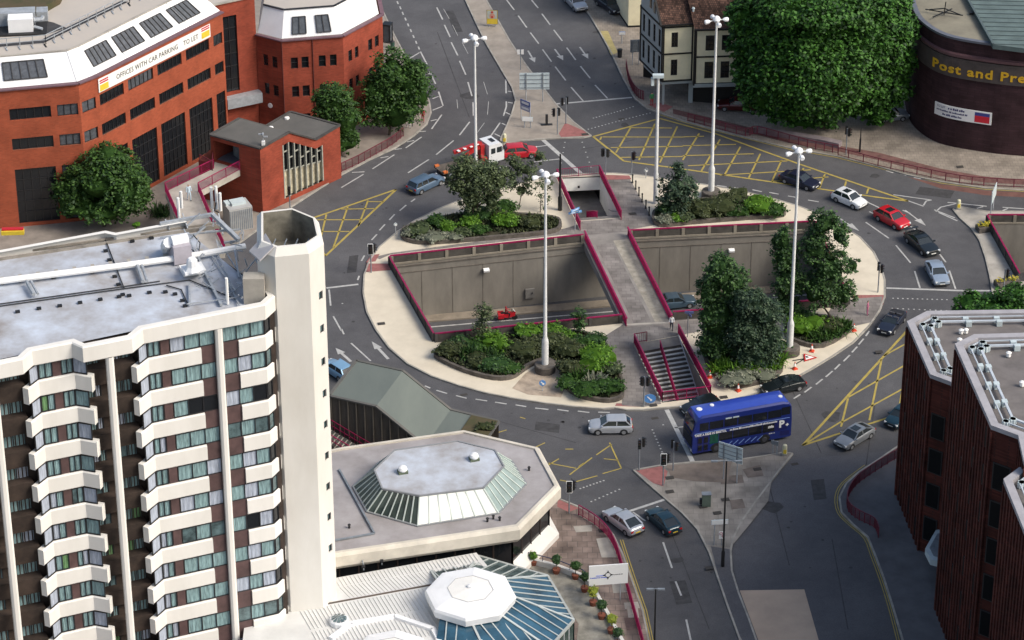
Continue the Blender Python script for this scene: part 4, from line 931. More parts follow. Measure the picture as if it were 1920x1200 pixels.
# plan break points along the front: dark recess zones and white bays
DK = [(-34.5, -30.4), (-26.3, -19.9-.8), (-15.65, -11.7)]
BAYS = [(-30.4, -26.3), (-20.5, -15.6), (-11.6, .3)]
k = MB()
k.prism([HP(-36, -.55), HP(.3, -.55), HP(.6, -2.5), HP(-3.0, -15.5), HP(-36, -15.5)], 0, ROOFZ-.7, top=False); k.build('wall', browndk, hotel)
win_n = 0; CURFL = 0; LOWW = []
def hwin(p, q, z0, z1, nm, cm, fm=framedk):
    global win_n
    p, q = Vector(p), Vector(q); d = (q-p).normalized(); n = Vector((d.y, -d.x)); win_n += 1
    k = MB(); L = (q-p).length
    k.beam((*p, z0+.04), (*q, z0+.04), .09, .08); k.beam((*p, z1-.04), (*q, z1-.04), .09, .08)
    for i in range(nm+1):
        c = p.lerp(q, min(max(i/nm, .03/L), 1-.03/L)); k.beam((*c, z0), (*c, z1), .07, .09, Vector((n.x, n.y, 0)))
    f = k.build('window', fm, hotel)
    g = MB()
    for i in range(nm):
        a, b_ = p.lerp(q, i/nm)-n*.03, p.lerp(q, (i+1)/nm)-n*.03
        m_ = cm[(i+win_n) % len(cm)]; g.m = [curt_t, curt_w, curt_g, glassdk, glasst].index(m_)
        # curtains hang behind the panes in soft folds
        for j in range(6):
            o0, o1 = (.03 if j % 2 else -.0), (.0 if j % 2 else .03)
            x, y = a.lerp(b_, j/6), a.lerp(b_, (j+1)/6)
            if g.m in (3, 4): o0 = o1 = 0
            g.face([(*(x-n*o0), z0), (*(y-n*o1), z0), (*(y-n*o1), z1), (*(x-n*o0), z1)])
    pn = g.build('pane', [curt_t, curt_w, curt_g, glassdk, glasst], f)
    if CURFL >= 8: LOWW.append((f, pn))
def bandprism(k, pts, back, z0, z1):   # white band following front line pts, closed off behind by back offset
    P = [Vector(p) for p in pts]; Q = inset(P, back)
    for i in range(len(P)-1):
        a, b_, c, d = P[i], P[i+1], Q[i+1], Q[i]; r = .1
        a2, b2 = a.lerp(d, r/back), b_.lerp(c, r/back)
        k.face([(*a2, z0), (*b2, z0), (*b_, z0+r), (*a, z0+r)]); k.face([(*a, z0+r), (*b_, z0+r), (*b_, z1-r), (*a, z1-r)]); k.face([(*a, z1-r), (*b_, z1-r), (*b2, z1), (*a2, z1)])
        k.face([(*a2, z1), (*b2, z1), (*c, z1), (*d, z1)]); k.face([(*a2, z0), (*b2, z0), (*c, z0), (*d, z0)][::-1])
    for i, s_ in ((0, 1), (len(P)-1, -1)):
        q = [(*P[i], z0), (*Q[i], z0), (*Q[i], z1), (*P[i], z1)]; k.face(q if s_ < 0 else q[::-1])
random.seed(11)
sets = [[curt_t], [curt_t, curt_t, curt_w], [curt_t], [curt_w, curt_t], [curt_t, glasst], [curt_t], [curt_t, curt_g, curt_t], [curt_t]]
for fl in range(11):
    CURFL = fl; zt = Z0H-PIT_*fl; zb = zt-1.5; s1 = zb; s0 = zt-PIT_+.02
    vis = fl < 11
    # dark recess zones
    for di, (u0, u1) in enumerate(DK):
        cu = {0: -32.4, 1: -23.3, 2: -13.95}[di]
        k = MB(); k.face([HP(u0, .45, s1+.1), HP(u1, .45, s1+.1), HP(u1, .1, s0-.25), HP(u0, .1, s0-.25)][::-1]); k.v = k.v; 
        k = MB(); k.add([HP(u0, .45, s1+.12), HP(u1, .45, s1+.12), HP(u1, .15, s0), HP(u0, .15, s0), HP(u0, -.6, s1+.12), HP(u1, -.6, s1+.12), HP(u1, -.6, s0), HP(u0, -.6, s0)], [(3, 2, 1, 0), (0, 1, 5, 4), (7, 6, 2, 3), (0, 4, 7, 3), (2, 6, 5, 1)])
        k.build('spandrel', browndk, hotel)
        if vis and not (di == 0):
            hwin(HP(u0+.15, -.5), HP(cu-.45, -.5), zb, zt-.1, 2, random.choice(sets)); hwin(HP(cu+.5, -.5), HP(u1-.15, -.5), zb, zt-.1, 2, random.choice(sets))
    # narrow bays
    for u0, u1 in BAYS[:2]:
        A0, A1, A2, A3 = HP(u0-.1, 1.15), HP(u0+1.0, .22), HP(u1-1.0, .22), HP(u1+.1, 1.15)
        k = MB(); bandprism(k, [A0, A1, A2, A3], .55, s0+.05, s1-.02); k.build('balcony_band', whitem, hotel)
        w0, w1, w2, w3 = HP(u0+.15, .72), HP(u0+1.05, 0), HP(u1-1.05, 0), HP(u1-.1, .75)
        if vis and u0 > -25:
            hwin(w0, w1, zb, zt, 1, [curt_w]); hwin(HP(u0+1.08, 0), HP(u0+2.2, 0), zb, zt, 2, random.choice(sets)); hwin(HP(u0+2.9, 0), HP(u1-1.05, 0), zb, zt, 2, random.choice(sets))
            hwin(w2, w3, zb, zt, 1, [curt_w, curt_t])
        k = MB(); k.prism([w0, w1, HP(u0+1.08, 0), HP(u0+1.08, -.6), HP(u0+.1, -.6)], zt-.01, zt+.1, bottom=True)
        k.prism([HP(u0+2.22, .02), HP(u0+2.88, .02), HP(u0+2.88, -.58), HP(u0+2.22, -.58)], zb, zt); k.build('brown_panel', brownpan, hotel)
    # wide bay by the lift tower
    u0 = -11.7
    k = MB(); bandprism(k, [HP(u0-.1, 1.2), HP(u0+1.15, .22), HP(-6.15, .22)], .55, s0+.05, s1-.02); k.build('balcony_band', whitem, hotel)
    k = MB(); bandprism(k, [HP(-3.0, .22), HP(-.75, .22), HP(.45, -.85)], .55, s0+.05, s1-.02); k.build('balcony_band', whitem, hotel)
    k = MB()
    for ua, ub in ((-6.13, -4.9), (-4.35, -3.02)): k.prism([HP(ua, .05), HP(ub, .05), HP(ub, -.55), HP(ua, -.55)], s0-.02, s1+.02)
    k.prism([HP(-9.45, .04), HP(-8.75, .04), HP(-8.75, -.54), HP(-9.45, -.54)], zb, zt); k.build('brown_panel', brownpan, hotel)
    if vis:
        hwin(HP(u0+.2, .8), HP(u0+1.15, .02), zb, zt, 1, [curt_w]); hwin(HP(u0+1.18, 0), HP(-9.5, 0), zb, zt, 2, random.choice(sets))
        big = [glassdk, curt_t, glassdk] if fl == 2 else random.choice(sets)
        hwin(HP(-8.7, 0), HP(-4.95, 0), zb, zt, 3, big); hwin(HP(-4.3, 0), HP(-.75, 0), zb, zt, 3, [curt_t, glassdk, curt_w] if fl in (2, 6) else (random.choice(sets)))
        hwin(HP(-.72, 0), HP(.4, -.95), zb, zt, 2, [glasst, glassdk])
def merge(obs, name, par):
    k = MB()
    for o in obs:
        for p in o.data.polygons: k.m = p.material_index; k.add([o.data.vertices[v].co for v in p.vertices], [tuple(range(len(p.vertices)))])
    o = k.build(name, list(obs[0].data.materials), par, world=False); return tag(o, kind='stuff')
wf = merge([a for a, b_ in LOWW], 'window', hotel); wp_ = merge([b_ for a, b_ in LOWW], 'pane', wf)
for a, b_ in LOWW: bpy.data.objects.remove(b_); bpy.data.objects.remove(a)
# round white columns, parapet and roof
for u, w_ in ((-32.4, 1.45), (-23.3, 1.45), (-13.95, 1.45), (-4.65, .35)):
    k = MB(); k.prism([HP(u-.3, w_-.35), HP(u-.3, w_), HP(u-.14, w_+.12), HP(u+.14, w_+.12), HP(u+.3, w_), HP(u+.3, w_-.35)], 0, ROOFZ-1.3, top=False); k.build('column', whitem, hotel)
par_line = [HP(-36, .3), HP(-31.1+.2, 1.5), HP(-30.2, 1.5), HP(-29.3, .5), HP(-27.0, .5), HP(-26.4, 1.5), HP(-20.9, 1.5), HP(-19.9, .5), HP(-16.7, .5), HP(-16.1, 1.55), HP(-12.1, 1.55), HP(-10.9, .5), HP(-.75, .5), HP(.45, -.6), HP(.5, -2.2)]
k = MB(); bandprism(k, par_line, .55, ROOFZ-1.35, ROOFZ+.12)
bp_ = [HP(-2.5, -15.9), HP(-8.5, -15.9), HP(-9.2, -16.6), HP(-20, -16.6), HP(-20.8, -15.6), HP(-24, -15.6), HP(-24.6, -16.8), HP(-36, -16.8)]
bandprism(k, bp_, .5, ROOFZ-1.3, ROOFZ+.1); k.build('parapet', whitem, hotel)
k = MB(); k.sheet([HP(-36, 0), HP(.45, -1), HP(-2.7, -15.7), HP(-36, -16.5)], ROOFZ-.62); k.sheet([HP(-30.2, 1.2), HP(-29.6, .3), HP(-36, 0), HP(-36, 1)], ROOFZ-.63)
k.sheet([HP(-26.3, .1), HP(-26.2, 1.2), HP(-21.0, 1.2), HP(-20.2, .1)], ROOFZ-.64); k.sheet([HP(-16.2, .1), HP(-15.9, 1.2), HP(-12.2, 1.2), HP(-11.1, .1)], ROOFZ-.64)
k.build('flat_roof', roofblue, hotel)
def RZ(px, py, z=34.45): return G(px, py, z)
k = MB(); k.beam(RZ(-40, 493), RZ(420, 423), .12, .35); k.beam(RZ(-40, 484), RZ(420, 416), .1, .2); k.build('roof_kerb', mat('brownish roof kerb', (.30, .27, .23), .8, .2, .8), hotel)
# rooftop pipes, ducts and steelwork are lifted-on equipment
def roofthing(name, label, cat, px, py): return thing(name, label, cat, RZ(px, py))
t = roofthing('roof_pipe', 'long white insulated pipe lying across the hotel roof on small feet', 'pipe', 200, 505)
k = MB(); k.tube([RZ(-40, 532, 34.9), RZ(230, 498, 34.9), RZ(345, 482, 34.9), RZ(460, 462, 34.9)], .28, 8); k.build('pipe', signwhite, t)
k = MB()
for i in range(15): k.box(RZ(-30+i*34, 531-i*4.8, 34.55), (.3, .8, .3), .2)
k.build('foot', conclt, t)
for (a, b_) in [((50, 528), (63, 552)), ((258, 498), (268, 528))]:
    k = MB(); k.tube([RZ(*a, 34.85), RZ(*b_, 34.8)], .16, 6); k.tube([RZ(a[0]+8, a[1]-1, 34.85), RZ(b_[0]+8, b_[1]-1, 34.8)], .12, 6); k.build('branch_pipe', galv, t)
t = roofthing('roof_cable', 'thin dark conduits crossing the pale blue hotel roof', 'conduit', 200, 540)
k = MB()
for pl in [[(-30, 578), (233, 541), (355, 525), (440, 560)], [(-30, 574), (233, 537), (300, 527)], [(198, 450), (233, 541)], [(312, 535), (340, 543), (352, 570)]]:
    k.tube([RZ(*p, 34.5) for p in pl], .055, 5)
k.build('conduit', black, t)
k = MB()
for p in [(33, 584), (73, 578), (112, 573), (150, 567), (188, 561), (223, 556), (242, 554), (280, 548), (310, 547), (328, 551), (342, 563), (347, 573), (205, 487), (209, 500), (215, 518), (222, 533), (248, 452), (284, 446), (100, 520), (173, 509), (198, 470), (230, 552)]:
    k.box(RZ(*p, 34.5), (.36, .26, .16), .3)
tag(k.build('roof_pads', black), 'small dark weight pads dotted across the pale hotel roof', 'roof pad', kind='stuff')
t = roofthing('roof_cowl', 'white stepped ventilation cowl standing beside the long roof pipe', 'ventilation cowl', 361, 505)
k = MB(); k.box(RZ(361, 505, 34.6), (1.9, 1.5, .35), .35); k.box(RZ(361, 505, 34.98), (1.5, 1.2, .3), .35, taper=.8); k.build('base', signwhite, t)
k = MB(); k.box(RZ(361, 505, 35.3), (1.6, 1.3, .25), .35); k.lathe(RZ(361, 505, 35.4), [(.75, 0), (.5, .35), (.42, .9), (.30, 1.05)], 8); k.build('cowl', whiteroof, t)
t = roofthing('air_unit', 'boxy air handling unit with rounded white hood on the hotel roof', 'ventilation unit', 336, 470)
k = MB(); k.box(RZ(338, 470, 35.3), (1.5, 1.7, 1.6), .35); k.build('body', mat('lilac grey casing', (.45, .42, .46), .5, .06), t)
k = MB(); k.tube([RZ(322, 456, 36.0)+Vector((0, -.2, .2)), RZ(352, 450, 36.0)+Vector((0, -.2, .2))], .55, 8); k.build('hood', whiteroof, t)
k = MB(); k.tube([RZ(312, 468, 34.6), RZ(311, 460, 35.6), RZ(316, 455, 36.2)], .45, 8); k.build('duct', whiteroof, t)
random.seed(5)
t = roofthing('roof_aerials', 'tangle of galvanised steel beams and aerials at the right end of the hotel roof', 'roof aerials', 430, 500)
k = MB()
for a, b_, w_ in [((300, 420, 35.2), (398, 402, 35.2), .35), ((398, 402, 36.2), (448, 450, 35.2), .4), ((330, 470, 34.6), (385, 425, 35.6), .15), ((345, 430, 35), (375, 490, 34.8), .12), ((375, 400, 35.6), (350, 425, 34.8), .14), ((385, 435, 35.3), (425, 432, 35.3), .16), ((372, 485, 34.6), (415, 572, 34.6), .28), ((350, 480, 34.6), (378, 470, 34.6), .1), ((395, 475, 34.6), (430, 530, 34.6), .12), ((405, 470, 34.6), (440, 545, 34.6), .12),
   ((415, 460, 34.6), (470, 545, 34.6), .12), ((440, 470, 35.2), (448, 520, 34.6), .15), ((452, 520, 34.6), (478, 488, 36.2), .1), ((478, 485, 36.4), (495, 512, 36), .12), ((428, 530, 34.6), (450, 575, 34.6), .14), ((440, 545, 34.7), (465, 520, 34.7), .1), ((300, 445, 34.6), (450, 430, 34.6), .12), ((310, 412, 35), (318, 430, 34.6), .14), ((342, 400, 35.5), (352, 428, 34.7), .12), ((410, 400, 36), (418, 440, 34.8), .12), ((355, 532, 34.6), (356, 572, 34.6), .2), ((350, 570, 34.7), (455, 556, 34.7), .1), ((400, 392, 36), (400, 425, 34.9), .14), ((420, 455, 34.8), (445, 452, 34.8), .2)]:
    k.beam(RZ(*a), RZ(*b_), w_*.8, w_*.8)
for i in range(34):
    x, y = random.uniform(360, 465), random.uniform(430, 560); k.beam(RZ(x, y, 34.6), RZ(x+random.uniform(-25, 25), y+random.uniform(-25, 18), 34.6+random.uniform(0, 1.2)), .07, .07)
k.build('steel_beam', galv, t)
for px, py, h in [(427, 572, 2.4), (341, 392, 1.6), (398, 392, 2.0), (407, 394, 2.2), (414, 397, 1.7), (336, 412, 2.0)]:
    k = MB(); q = RZ(px, py-2); k.tube([q, q+Vector((0, 0, h))], .13, 7); k.build('aerial', signwhite, t)
k = MB(); k.tube([RZ(350, 460, 35), RZ(372, 478, 34.7), RZ(375, 455, 35), RZ(362, 440, 35.4)], .05, 5); k.tube([RZ(405, 380, 36.5), RZ(402, 395, 35.2), RZ(410, 398, 35.2)], .06, 5); k.build('cable', black, t)
t = roofthing('water_tank', 'plain cream tank box at the front right corner of the hotel roof', 'tank', 477, 565)
k = MB(); q = RZ(478, 563); k.box((q.x, q.y, 35.6), (1.7, 1.2, 2.3), .0); k.build('tank', conclt, t)
t = roofthing('work_sign', 'small yellow and red notice propped on the far edge of the hotel roof', 'notice', 24, 437)
k = MB(); q = G(24, 436, 35.0); k.box((q.x, q.y, 35.05), (1.9, .5, .35), .05); k.m = 1; k.box((q.x, q.y+.1, 35.3), (1.8, .4, .1), .05); k.build('notice', [yellowp, mat('red print', (.5, .01, .02), .5, 0)], t)

# ---- lift and stair tower
TW = [Vector((-18.99, 220.46)), Vector((-16.28, 221.0)), Vector((-15.17, 222.67)), Vector((-15.75, 226.3)), Vector((-18.0, 228.2)), Vector((-20.9, 227.5)), Vector((-20.5, 221.6))]
t = thing('lift_tower', 'smooth cream concrete service tower at the corner of the hotel with an open top', 'tower', (*(sum(TW, Vector((0, 0)))/7), 5))
twm = mat('cream tower render', (.64, .61, .55), .75, col2=(.78, .76, .71), scale=.18, detail=6, stretch=(1, 1, .35))
holes = []
for px, py in [(596, 558), (599, 620), (601, 682), (602, 743), (604, 801), (606, 860), (608, 918), (610, 975), (613, 1033)]:
    u, z = VPI(TW[1], TW[2], px, py); holes.append((1.1, 1.62, z-.38, z+.38, 1, glasst))
facade(t, TW[0], TW[1], 0, 38.6, [], twm); facade(t, TW[1], TW[2], 0, 38.6, holes, twm, depth=.2)
k = MB()
for i in range(2, 7): a, b_ = TW[i], TW[(i+1) % 7]; k.face([(*a, 0), (*b_, 0), (*b_, 38.6), (*a, 38.6)])
k.build('wall', twm, t)
cen = sum(TW, Vector((0, 0)))/7
TI = [cen+(p-cen)*.86 for p in TW]; TJ = [cen+(p-cen)*.80 for p in TW]
k = MB()
for i in range(7):
    j = (i+1) % 7
    k.face([(*TW[i], 38.6), (*TW[j], 38.6), (*TI[j], 39.25), (*TI[i], 39.25)]); k.face([(*TI[i], 39.25), (*TI[j], 39.25), (*TJ[j], 39.25), (*TJ[i], 39.25)])
k.build('coping', twm, t)
k = MB()
for i in range(7): j = (i+1) % 7; k.face([(*TJ[j], 36.4), (*TJ[i], 36.4), (*TJ[i], 39.24), (*TJ[j], 39.24)])
k.sheet([tuple(q) for q in TJ], 36.4); k.build('well', mat('grimy concrete', (.22, .205, .165), .9, .25, .8), t)
k = MB(); q = [G(467, 470, 38.4), G(498, 437, 39.3), G(513, 462, 39.3), G(487, 488, 38.4)]; k.face(q); k.face([p-Vector((0, 0, .15)) for p in q][::-1])
for i in range(4): k.face([q[i], q[i]-Vector((0, 0, .15)), q[(i+1) % 4]-Vector((0, 0, .15)), q[(i+1) % 4]])
k.build('hatch', mat('grey hatch', (.45, .44, .45), .7, .05), t)
k = MB(); 
for i in range(4): k.beam((-19.5+i*.9, 222.3, 38.0), (-19.2+i*.9, 224.6, 38.0), .08, .08)
k.beam((-19.8, 222.6, 38.05), (-16.6, 223.2, 38.05), .1, .1); k.build('grille', metgrey, t)

# ---- hotel podium with the big octagonal rooflight
PO = [Vector((-30, 238.5)), G2((640, 837), 5.7), G2((870, 805), 5.7), G2((1012, 838), 5.7), G2((1052, 912), 5.7), G2((975, 990), 5.7), G2((640, 1040), 5.7), Vector((-30, 221.5))]
t = thing('podium_building', 'low pale hotel wing with a wide grey roof, angled cream fascia and raised rooflight', 'building', (-6, 238, 0))
cen = Vector((-8, 237))
def scl(pts, d):
    out = []; n = len(pts)
    for i in range(n):
        a, b_, c = pts[i-1], pts[i], pts[(i+1) % n]; e1 = (b_-a).normalized(); e2 = (c-b_).normalized()
        n1 = Vector((e1.y, -e1.x)); n2 = Vector((e2.y, -e2.x)); m_ = (n1+n2)/2; m_ = m_/m_.length_squared; out.append(b_-m_*d*(-1 if True else 1))
    return out
# outline runs clockwise: inner side is on the right, so a positive d moves inwards
ins = lambda d: scl(PO, d)
k = MB(); A, B_, C_, D_ = ins(.0), ins(-.45) if False else ins(0), ins(.25), ins(.55); n = len(PO)
low = ins(.35)
for i in range(n):
    j = (i+1) % n
    for (P, z0_, Q, z1_) in ((low, 4.05, A, 4.5), (A, 4.5, A, 5.5), (A, 5.5, C_, 5.78), (C_, 5.78, D_, 5.78), (D_, 5.78, D_, 5.6)):
        k.face([(*P[j], z0_), (*P[i], z0_), (*Q[i], z1_), (*Q[j], z1_)])
k.build('fascia', mat('cream fascia', (.62, .575, .49), .75, .10, .5), t)
k = MB(); k.sheet([tuple(p) for p in D_], 5.62); k.build('flat_roof', roofmauve, t)
gw = ins(1.0); k = MB()
for i in range(n): j = (i+1) % n; k.face([(*gw[j], 0), (*gw[i], 0), (*gw[i], 4.1), (*gw[j], 4.1)])
k.sheet([tuple(p) for p in gw], 4.06, flip=True); k.build('glazed_wall', glassdk, t)
k = MB()
for i in (2, 3, 4, 5):
    a, b_ = gw[i], gw[(i+1) % n]; m_ = max(2, int((b_-a).length/1.6))
    for q in range(m_+1): c = a.lerp(b_, q/m_); k.beam((*c, 0), (*c, 4.1), .14, .14, Vector((1, 0, 0)))
k.build('mullion', mat('brown mullion', (.05, .035, .03), .6, 0), t)
k = MB(); lw = ins(.15)
for i in (3, 4):
    a, b_ = lw[i], lw[(i+1) % n]; c, d = gw[i], gw[(i+1) % n]; k.face([(*b_, 0), (*a, 0), (*a, .6), (*b_, .6)]); k.face([(*b_, .6), (*a, .6), (*c, 1.5), (*d, 1.5)])
k.build('plinth', whitem, t)
sb = [G2(p, 5.66) for p in [(662, 913), (688, 960), (783, 987), (935, 963), (987, 908), (960, 865)]]; stp = [G2(p, 7.7) for p in [(702, 882), (717, 917), (787, 930), (907, 915), (945, 875), (928, 845), (858, 828), (740, 845)]]
sb += [stp[6]+Vector((1.2, 1.3)), stp[7]+Vector((-1.5, 1.2))]
sk = thing('rooflight', 'raised octagonal rooflight with sloping ribbed sides on the hotel wing roof', 'rooflight', (-6, 237, 5.62))
for i in range(8):
    j = (i+1) % 8; a, b_, c, d = sb[i], sb[j], stp[j], stp[i]
    k = MB(); k.face([(*a, 5.66), (*b_, 5.66), (*c, 7.6), (*d, 7.6)])
    m_ = {0: mat('sage glass dark reflection', (.045, .065, .058), .2, var=.3, scale=.5), 1: mat('sage glass dark reflection', (.10, .14, .12)), 2: mat('translucent white sheet', (.80, .82, .76), .4, var=.04), 3: mat('sage glass pale reflection', (.30, .38, .36), .25, var=.15, scale=.5), 4: mat('sage glass pale reflection', (.3, .38, .36)), 5: roofblue}.get(i, glassg)  # sage tints carry painted reflections: dark on the left sides, pale on the right
    f = k.build('side_panel', m_, sk)
    g = MB(); nb_ = 7 if i in (1, 2) else 6; w3 = Vector((0, 0, 1))
    nf = (Vector((*b_, 5.66))-Vector((*a, 5.66))).cross(Vector((*d, 7.6))-Vector((*a, 5.66))).normalized()
    for q in range(nb_+1): p0 = Vector((*a.lerp(b_, q/nb_), 5.66)); p1 = Vector((*d.lerp(c, q/nb_), 7.6)); g.beam(p0+nf*.04, p1+nf*.04, .10, .07, nf)
    g.build('glazing_bar', mat('pale bar', (.52, .58, .54), .5, 0), f)
k = MB(); k.prism([tuple(p) for p in stp], 7.55, 7.72); k.build('roof_top', roofblue, sk)
k = MB(); capband(k, stp, 7.75, .14, .1, True); capband(k, sb, 5.7, .16, .12, True); k.build('edging', mat('grey edging', (.25, .26, .27), .6, 0), sk)
for p, lab in (((755, 886), 'small white round vent on the left half of the octagonal rooflight'), ((889, 862), 'small white round vent on the right half of the octagonal rooflight')):
    v = thing('roof_vent', lab, 'vent', G(*p, 7.73), 0, 'vents on the rooflight')
    k = MB(); k.box((0, 0, .12), (.85, .7, .24), .3); k.build('base', mat('green base', (.12, .15, .10), .8, .1), v, world=False)
    k = MB(); k.lathe((0, 0, .22), [(.38, 0), (.44, .15), (.38, .35), (.2, .48), (.02, .5)], 12); weld(k.build('dome', whiteroof, v, world=False))
t = thing('roof_duct', 'grey cable tray running along the podium roof between the tower and rooflight', 'cable tray', G(680, 980, 5.65))
k = MB()
for pl in [[(636, 880), (702, 1000)], [(702, 1000), (600, 1018)]]:
    k.beam(G(*pl[0], 5.75), G(*pl[1], 5.75), .16, .14)
k.build('tray', metgrey, t)
k = MB()
for p in [(992, 882), (914, 978), (937, 976), (655, 990), (925, 973)]: k.lathe(G(*p, 5.64), [(.1, 0), (.1, .3), (.16, .32), (.1, .42)], 6)
tag(k.build('roof_outlets', framedk), 'tiny dark outlet stubs dotted on the podium roof', 'roof outlet', kind='stuff')

# ---- white ribbed roof, domes and conservatory
t = thing('ribbed_roof_wing', 'white ribbed metal roof between the hotel tower and the conservatory', 'building', G(700, 1120, 4))
ZB = 3.9
R_ = [G2(p, ZB) for p in [(460, 1158), (535, 1148), (632, 1083), (893, 1036), (915, 1062), (870, 1140), (830, 1200), (830, 1300), (440, 1330)]]
k = MB(); k.prism([tuple(p) for p in R_], 0, ZB); k.build('roof', mat('white ribbed sheet', (.66, .66, .64), .5, var=.06, scale=.5), t)
k = MB(); ul = (R_[3]-R_[2]).normalized(); un = Vector((ul.y, -ul.x))
o0 = R_[2]-ul*5
for i in range(52):
    a = o0+ul*(i*.34); 
    lo = 0 if i > 14 else max(0, (15-i)*.0)
    a2 = a+un*1.3
    if i > 13: k.beam((*(a+un*.1), ZB+.03), (*(a+un*1.35+ul*.1), ZB+.03), .05, .06)
    if i > 13: k.beam((*(a+un*1.5+ul*.1), ZB+.02), (*(a+un*3.35+ul*.55), ZB+.02), .06, .06)
    k.beam((*(a+un*3.9+ul*.7), ZB+.03), (*(a+un*6.8+ul*.9), ZB+.03), .05, .06)
    if i < 34: k.beam((*(a+un*7.2+ul*.9), ZB+.03), (*(a+un*10.8+ul*1.1), ZB+.03), .05, .06)
k.build('rib', mat('shaded rib white', (.62, .61, .59), .6, 0), t)
k = MB(); k.beam((*(o0+un*3.62-ul*1.5), ZB+.06), (*(o0+un*3.62+ul*13.4), ZB+.06), .12, .1); k.build('gutter', mat('brown gutter', (.11, .085, .07), .7, 0), t)
def dome(name, label, px, py, z, r, hd, ht, cat='dome', rin=.52, n=8, rot=.3):
    c = G(px, py, z); d = thing(name, label, cat, c, rot)
    k = MB(); ring = lambda rr, zz: [(rr*cos(2*pi*(i+.5)/n), rr*sin(2*pi*(i+.5)/n), zz) for i in range(n)]
    rs = [ring(r*.97, -hd), ring(r, -.12), ring(r*.97, .12), ring(r*.88, .22), ring(r*rin, .22+ht*.6)]
    for a, b_ in zip(rs[:-1], rs[1:]):
        for i in range(n): k.face([a[i], a[(i+1) % n], b_[(i+1) % n], b_[i]])
    k.face(rs[-1]); k.build('shell', whiteroof, d, world=False)
    k = MB(); a, b_ = ring(r*rin*.96, .22+ht*.6), ring(r*.1, .22+ht*1.05)
    for i in range(n): k.face([a[i], a[(i+1) % n], b_[(i+1) % n], b_[i]])
    k.face(b_); k.build('crown', mat('cream white cap', (.82, .81, .77), .5, var=.03), d, world=False)
    k = MB()
    for i in range(n): k.beam(a[i], a[(i+1) % n], .05, .07)
    k.build('joint', mat('grey joint', (.42, .42, .42), .6, 0), d, world=False)
    k = MB(); k.lathe((0, 0, .22+ht), [(.28, 0), (.28, .18), (.1, .25)], 8); k.build('finial', whiteroof, d, world=False)
    return d
dome('octagonal_dome', 'big white shallow octagonal dome in the middle of the glass conservatory', 882, 1113, 5.6, 3.95, .75, .45)
dome('octagonal_dome', 'second white shallow dome mostly cut off by the bottom edge of the photo', 735, 1226, 4.6, 3.4, .6, .4)
d = thing('skylight_lantern', 'small round skylight with glass petals on the ribbed white roof', 'skylight', G(636, 1168, ZB+.05))
k = MB(); k.lathe((0, 0, 0), [(.85, 0), (.85, .35), (.75, .45)], 10); k.build('kerb', whiteroof, d, world=False)
k = MB()
for i in range(10):
    a0, a1 = 2*pi*i/10+.1, 2*pi*(i+1)/10-.1; k.face([(0, 0, .75), (.68*cos(a0), .68*sin(a0), .5), (.68*cos(a1), .68*sin(a1), .5)])
k.build('glass', glasst, d, world=False)
k = MB(); q = [G(620, 1200, ZB), G(658, 1172, ZB), G(740, 1158, ZB), G(812, 1182, ZB), G(822, 1200, ZB), G(840, 1260, ZB)]
for i in range(5): k.beam(q[i]+Vector((0, 0, .12)), q[i+1]+Vector((0, 0, .12)), .45, .3)
k.build('ridge_kerb', whiteroof, t)
cv = thing('conservatory', 'octagonal conservatory with a sloping blue glass roof and white glazing bars', 'building', G(900, 1130, 0))
ZE, ZI = 3.2, 4.9
V_ = [G2(p, ZE) for p in [(800, 1060), (898, 1043), (1027, 1080), (1076, 1163), (1030, 1215), (930, 1262), (810, 1258)]]
c_ = G2((882, 1120), ZI); I_ = [c_+(Vector((cos(a), sin(a))))*3.6 for a in [radians(x) for x in (140, 97, 48, 2, -45, -88, -135)]]
gm = [glassg, glassg, glassb, glassb, glassb, glassb]
for i in range(6):
    a, b_, c, d = I_[i], I_[i+1], V_[i+1], V_[i]
    k = MB(); k.face([(*a, ZI), (*d, ZE), (*c, ZE), (*b_, ZI)]); g = k.build('roof_glass', gm[i], cv)
    nf = (Vector((*d, ZE))-Vector((*a, ZI))).cross(Vector((*b_, ZI))-Vector((*a, ZI))).normalized()
    if nf.z < 0: nf = -nf
    g2 = MB(); mid_d = ((c+d)/2-(a+b_)/2).normalized(); el = (c-d).normalized(); L = (c-d).length
    m_ = int(L/.85)
    for q in range(m_+1):
        P = d.lerp(c, q/m_); # bars run square to the eaves and stop at the hip or the dome
        perp = Vector((-el.y, el.x)); 
        if perp.dot((a+b_)/2-(c+d)/2) < 0: perp = -perp
        dep = abs(((a+b_)/2-d).dot(perp)); s_ = q/m_*L; ua = (a-d).dot(el); ub = (b_-d).dot(el)
        f = 1.0
        if s_ < ua: f = s_/ua
        if s_ > ub: f = min(f, (L-s_)/(L-ub))
        f = max(0.02, min(1, f)); E_ = P+perp*dep*f
        g2.beam(Vector((*P, ZE))+nf*.05, Vector((*E_, ZE+(ZI-ZE)*f))+nf*.05, .10, .07, nf)
    g2.beam(Vector((*d, ZE))+nf*.06, Vector((*a, ZI))+nf*.06, .18, .1, nf)
    g2.build('glazing_bar', mat('white glazing bar', (.48, .52, .51), .4, 0), g)
k = MB()
for i in range(6): k.beam((*V_[i], ZE), (*V_[i+1], ZE), .2, .2)
k.build('eaves', mat('eaves grey', (.4, .42, .4), .5, 0), cv)
k = MB()
for i in range(1, 5): a, b_ = V_[i+1], V_[i]; k.face([(*a, 0), (*b_, 0), (*b_, ZE-.1), (*a, ZE-.1)])
k.build('glass_wall', mat('dark green glass', (.03, .06, .055), .1, var=.2, spec=.7), cv)
k = MB()
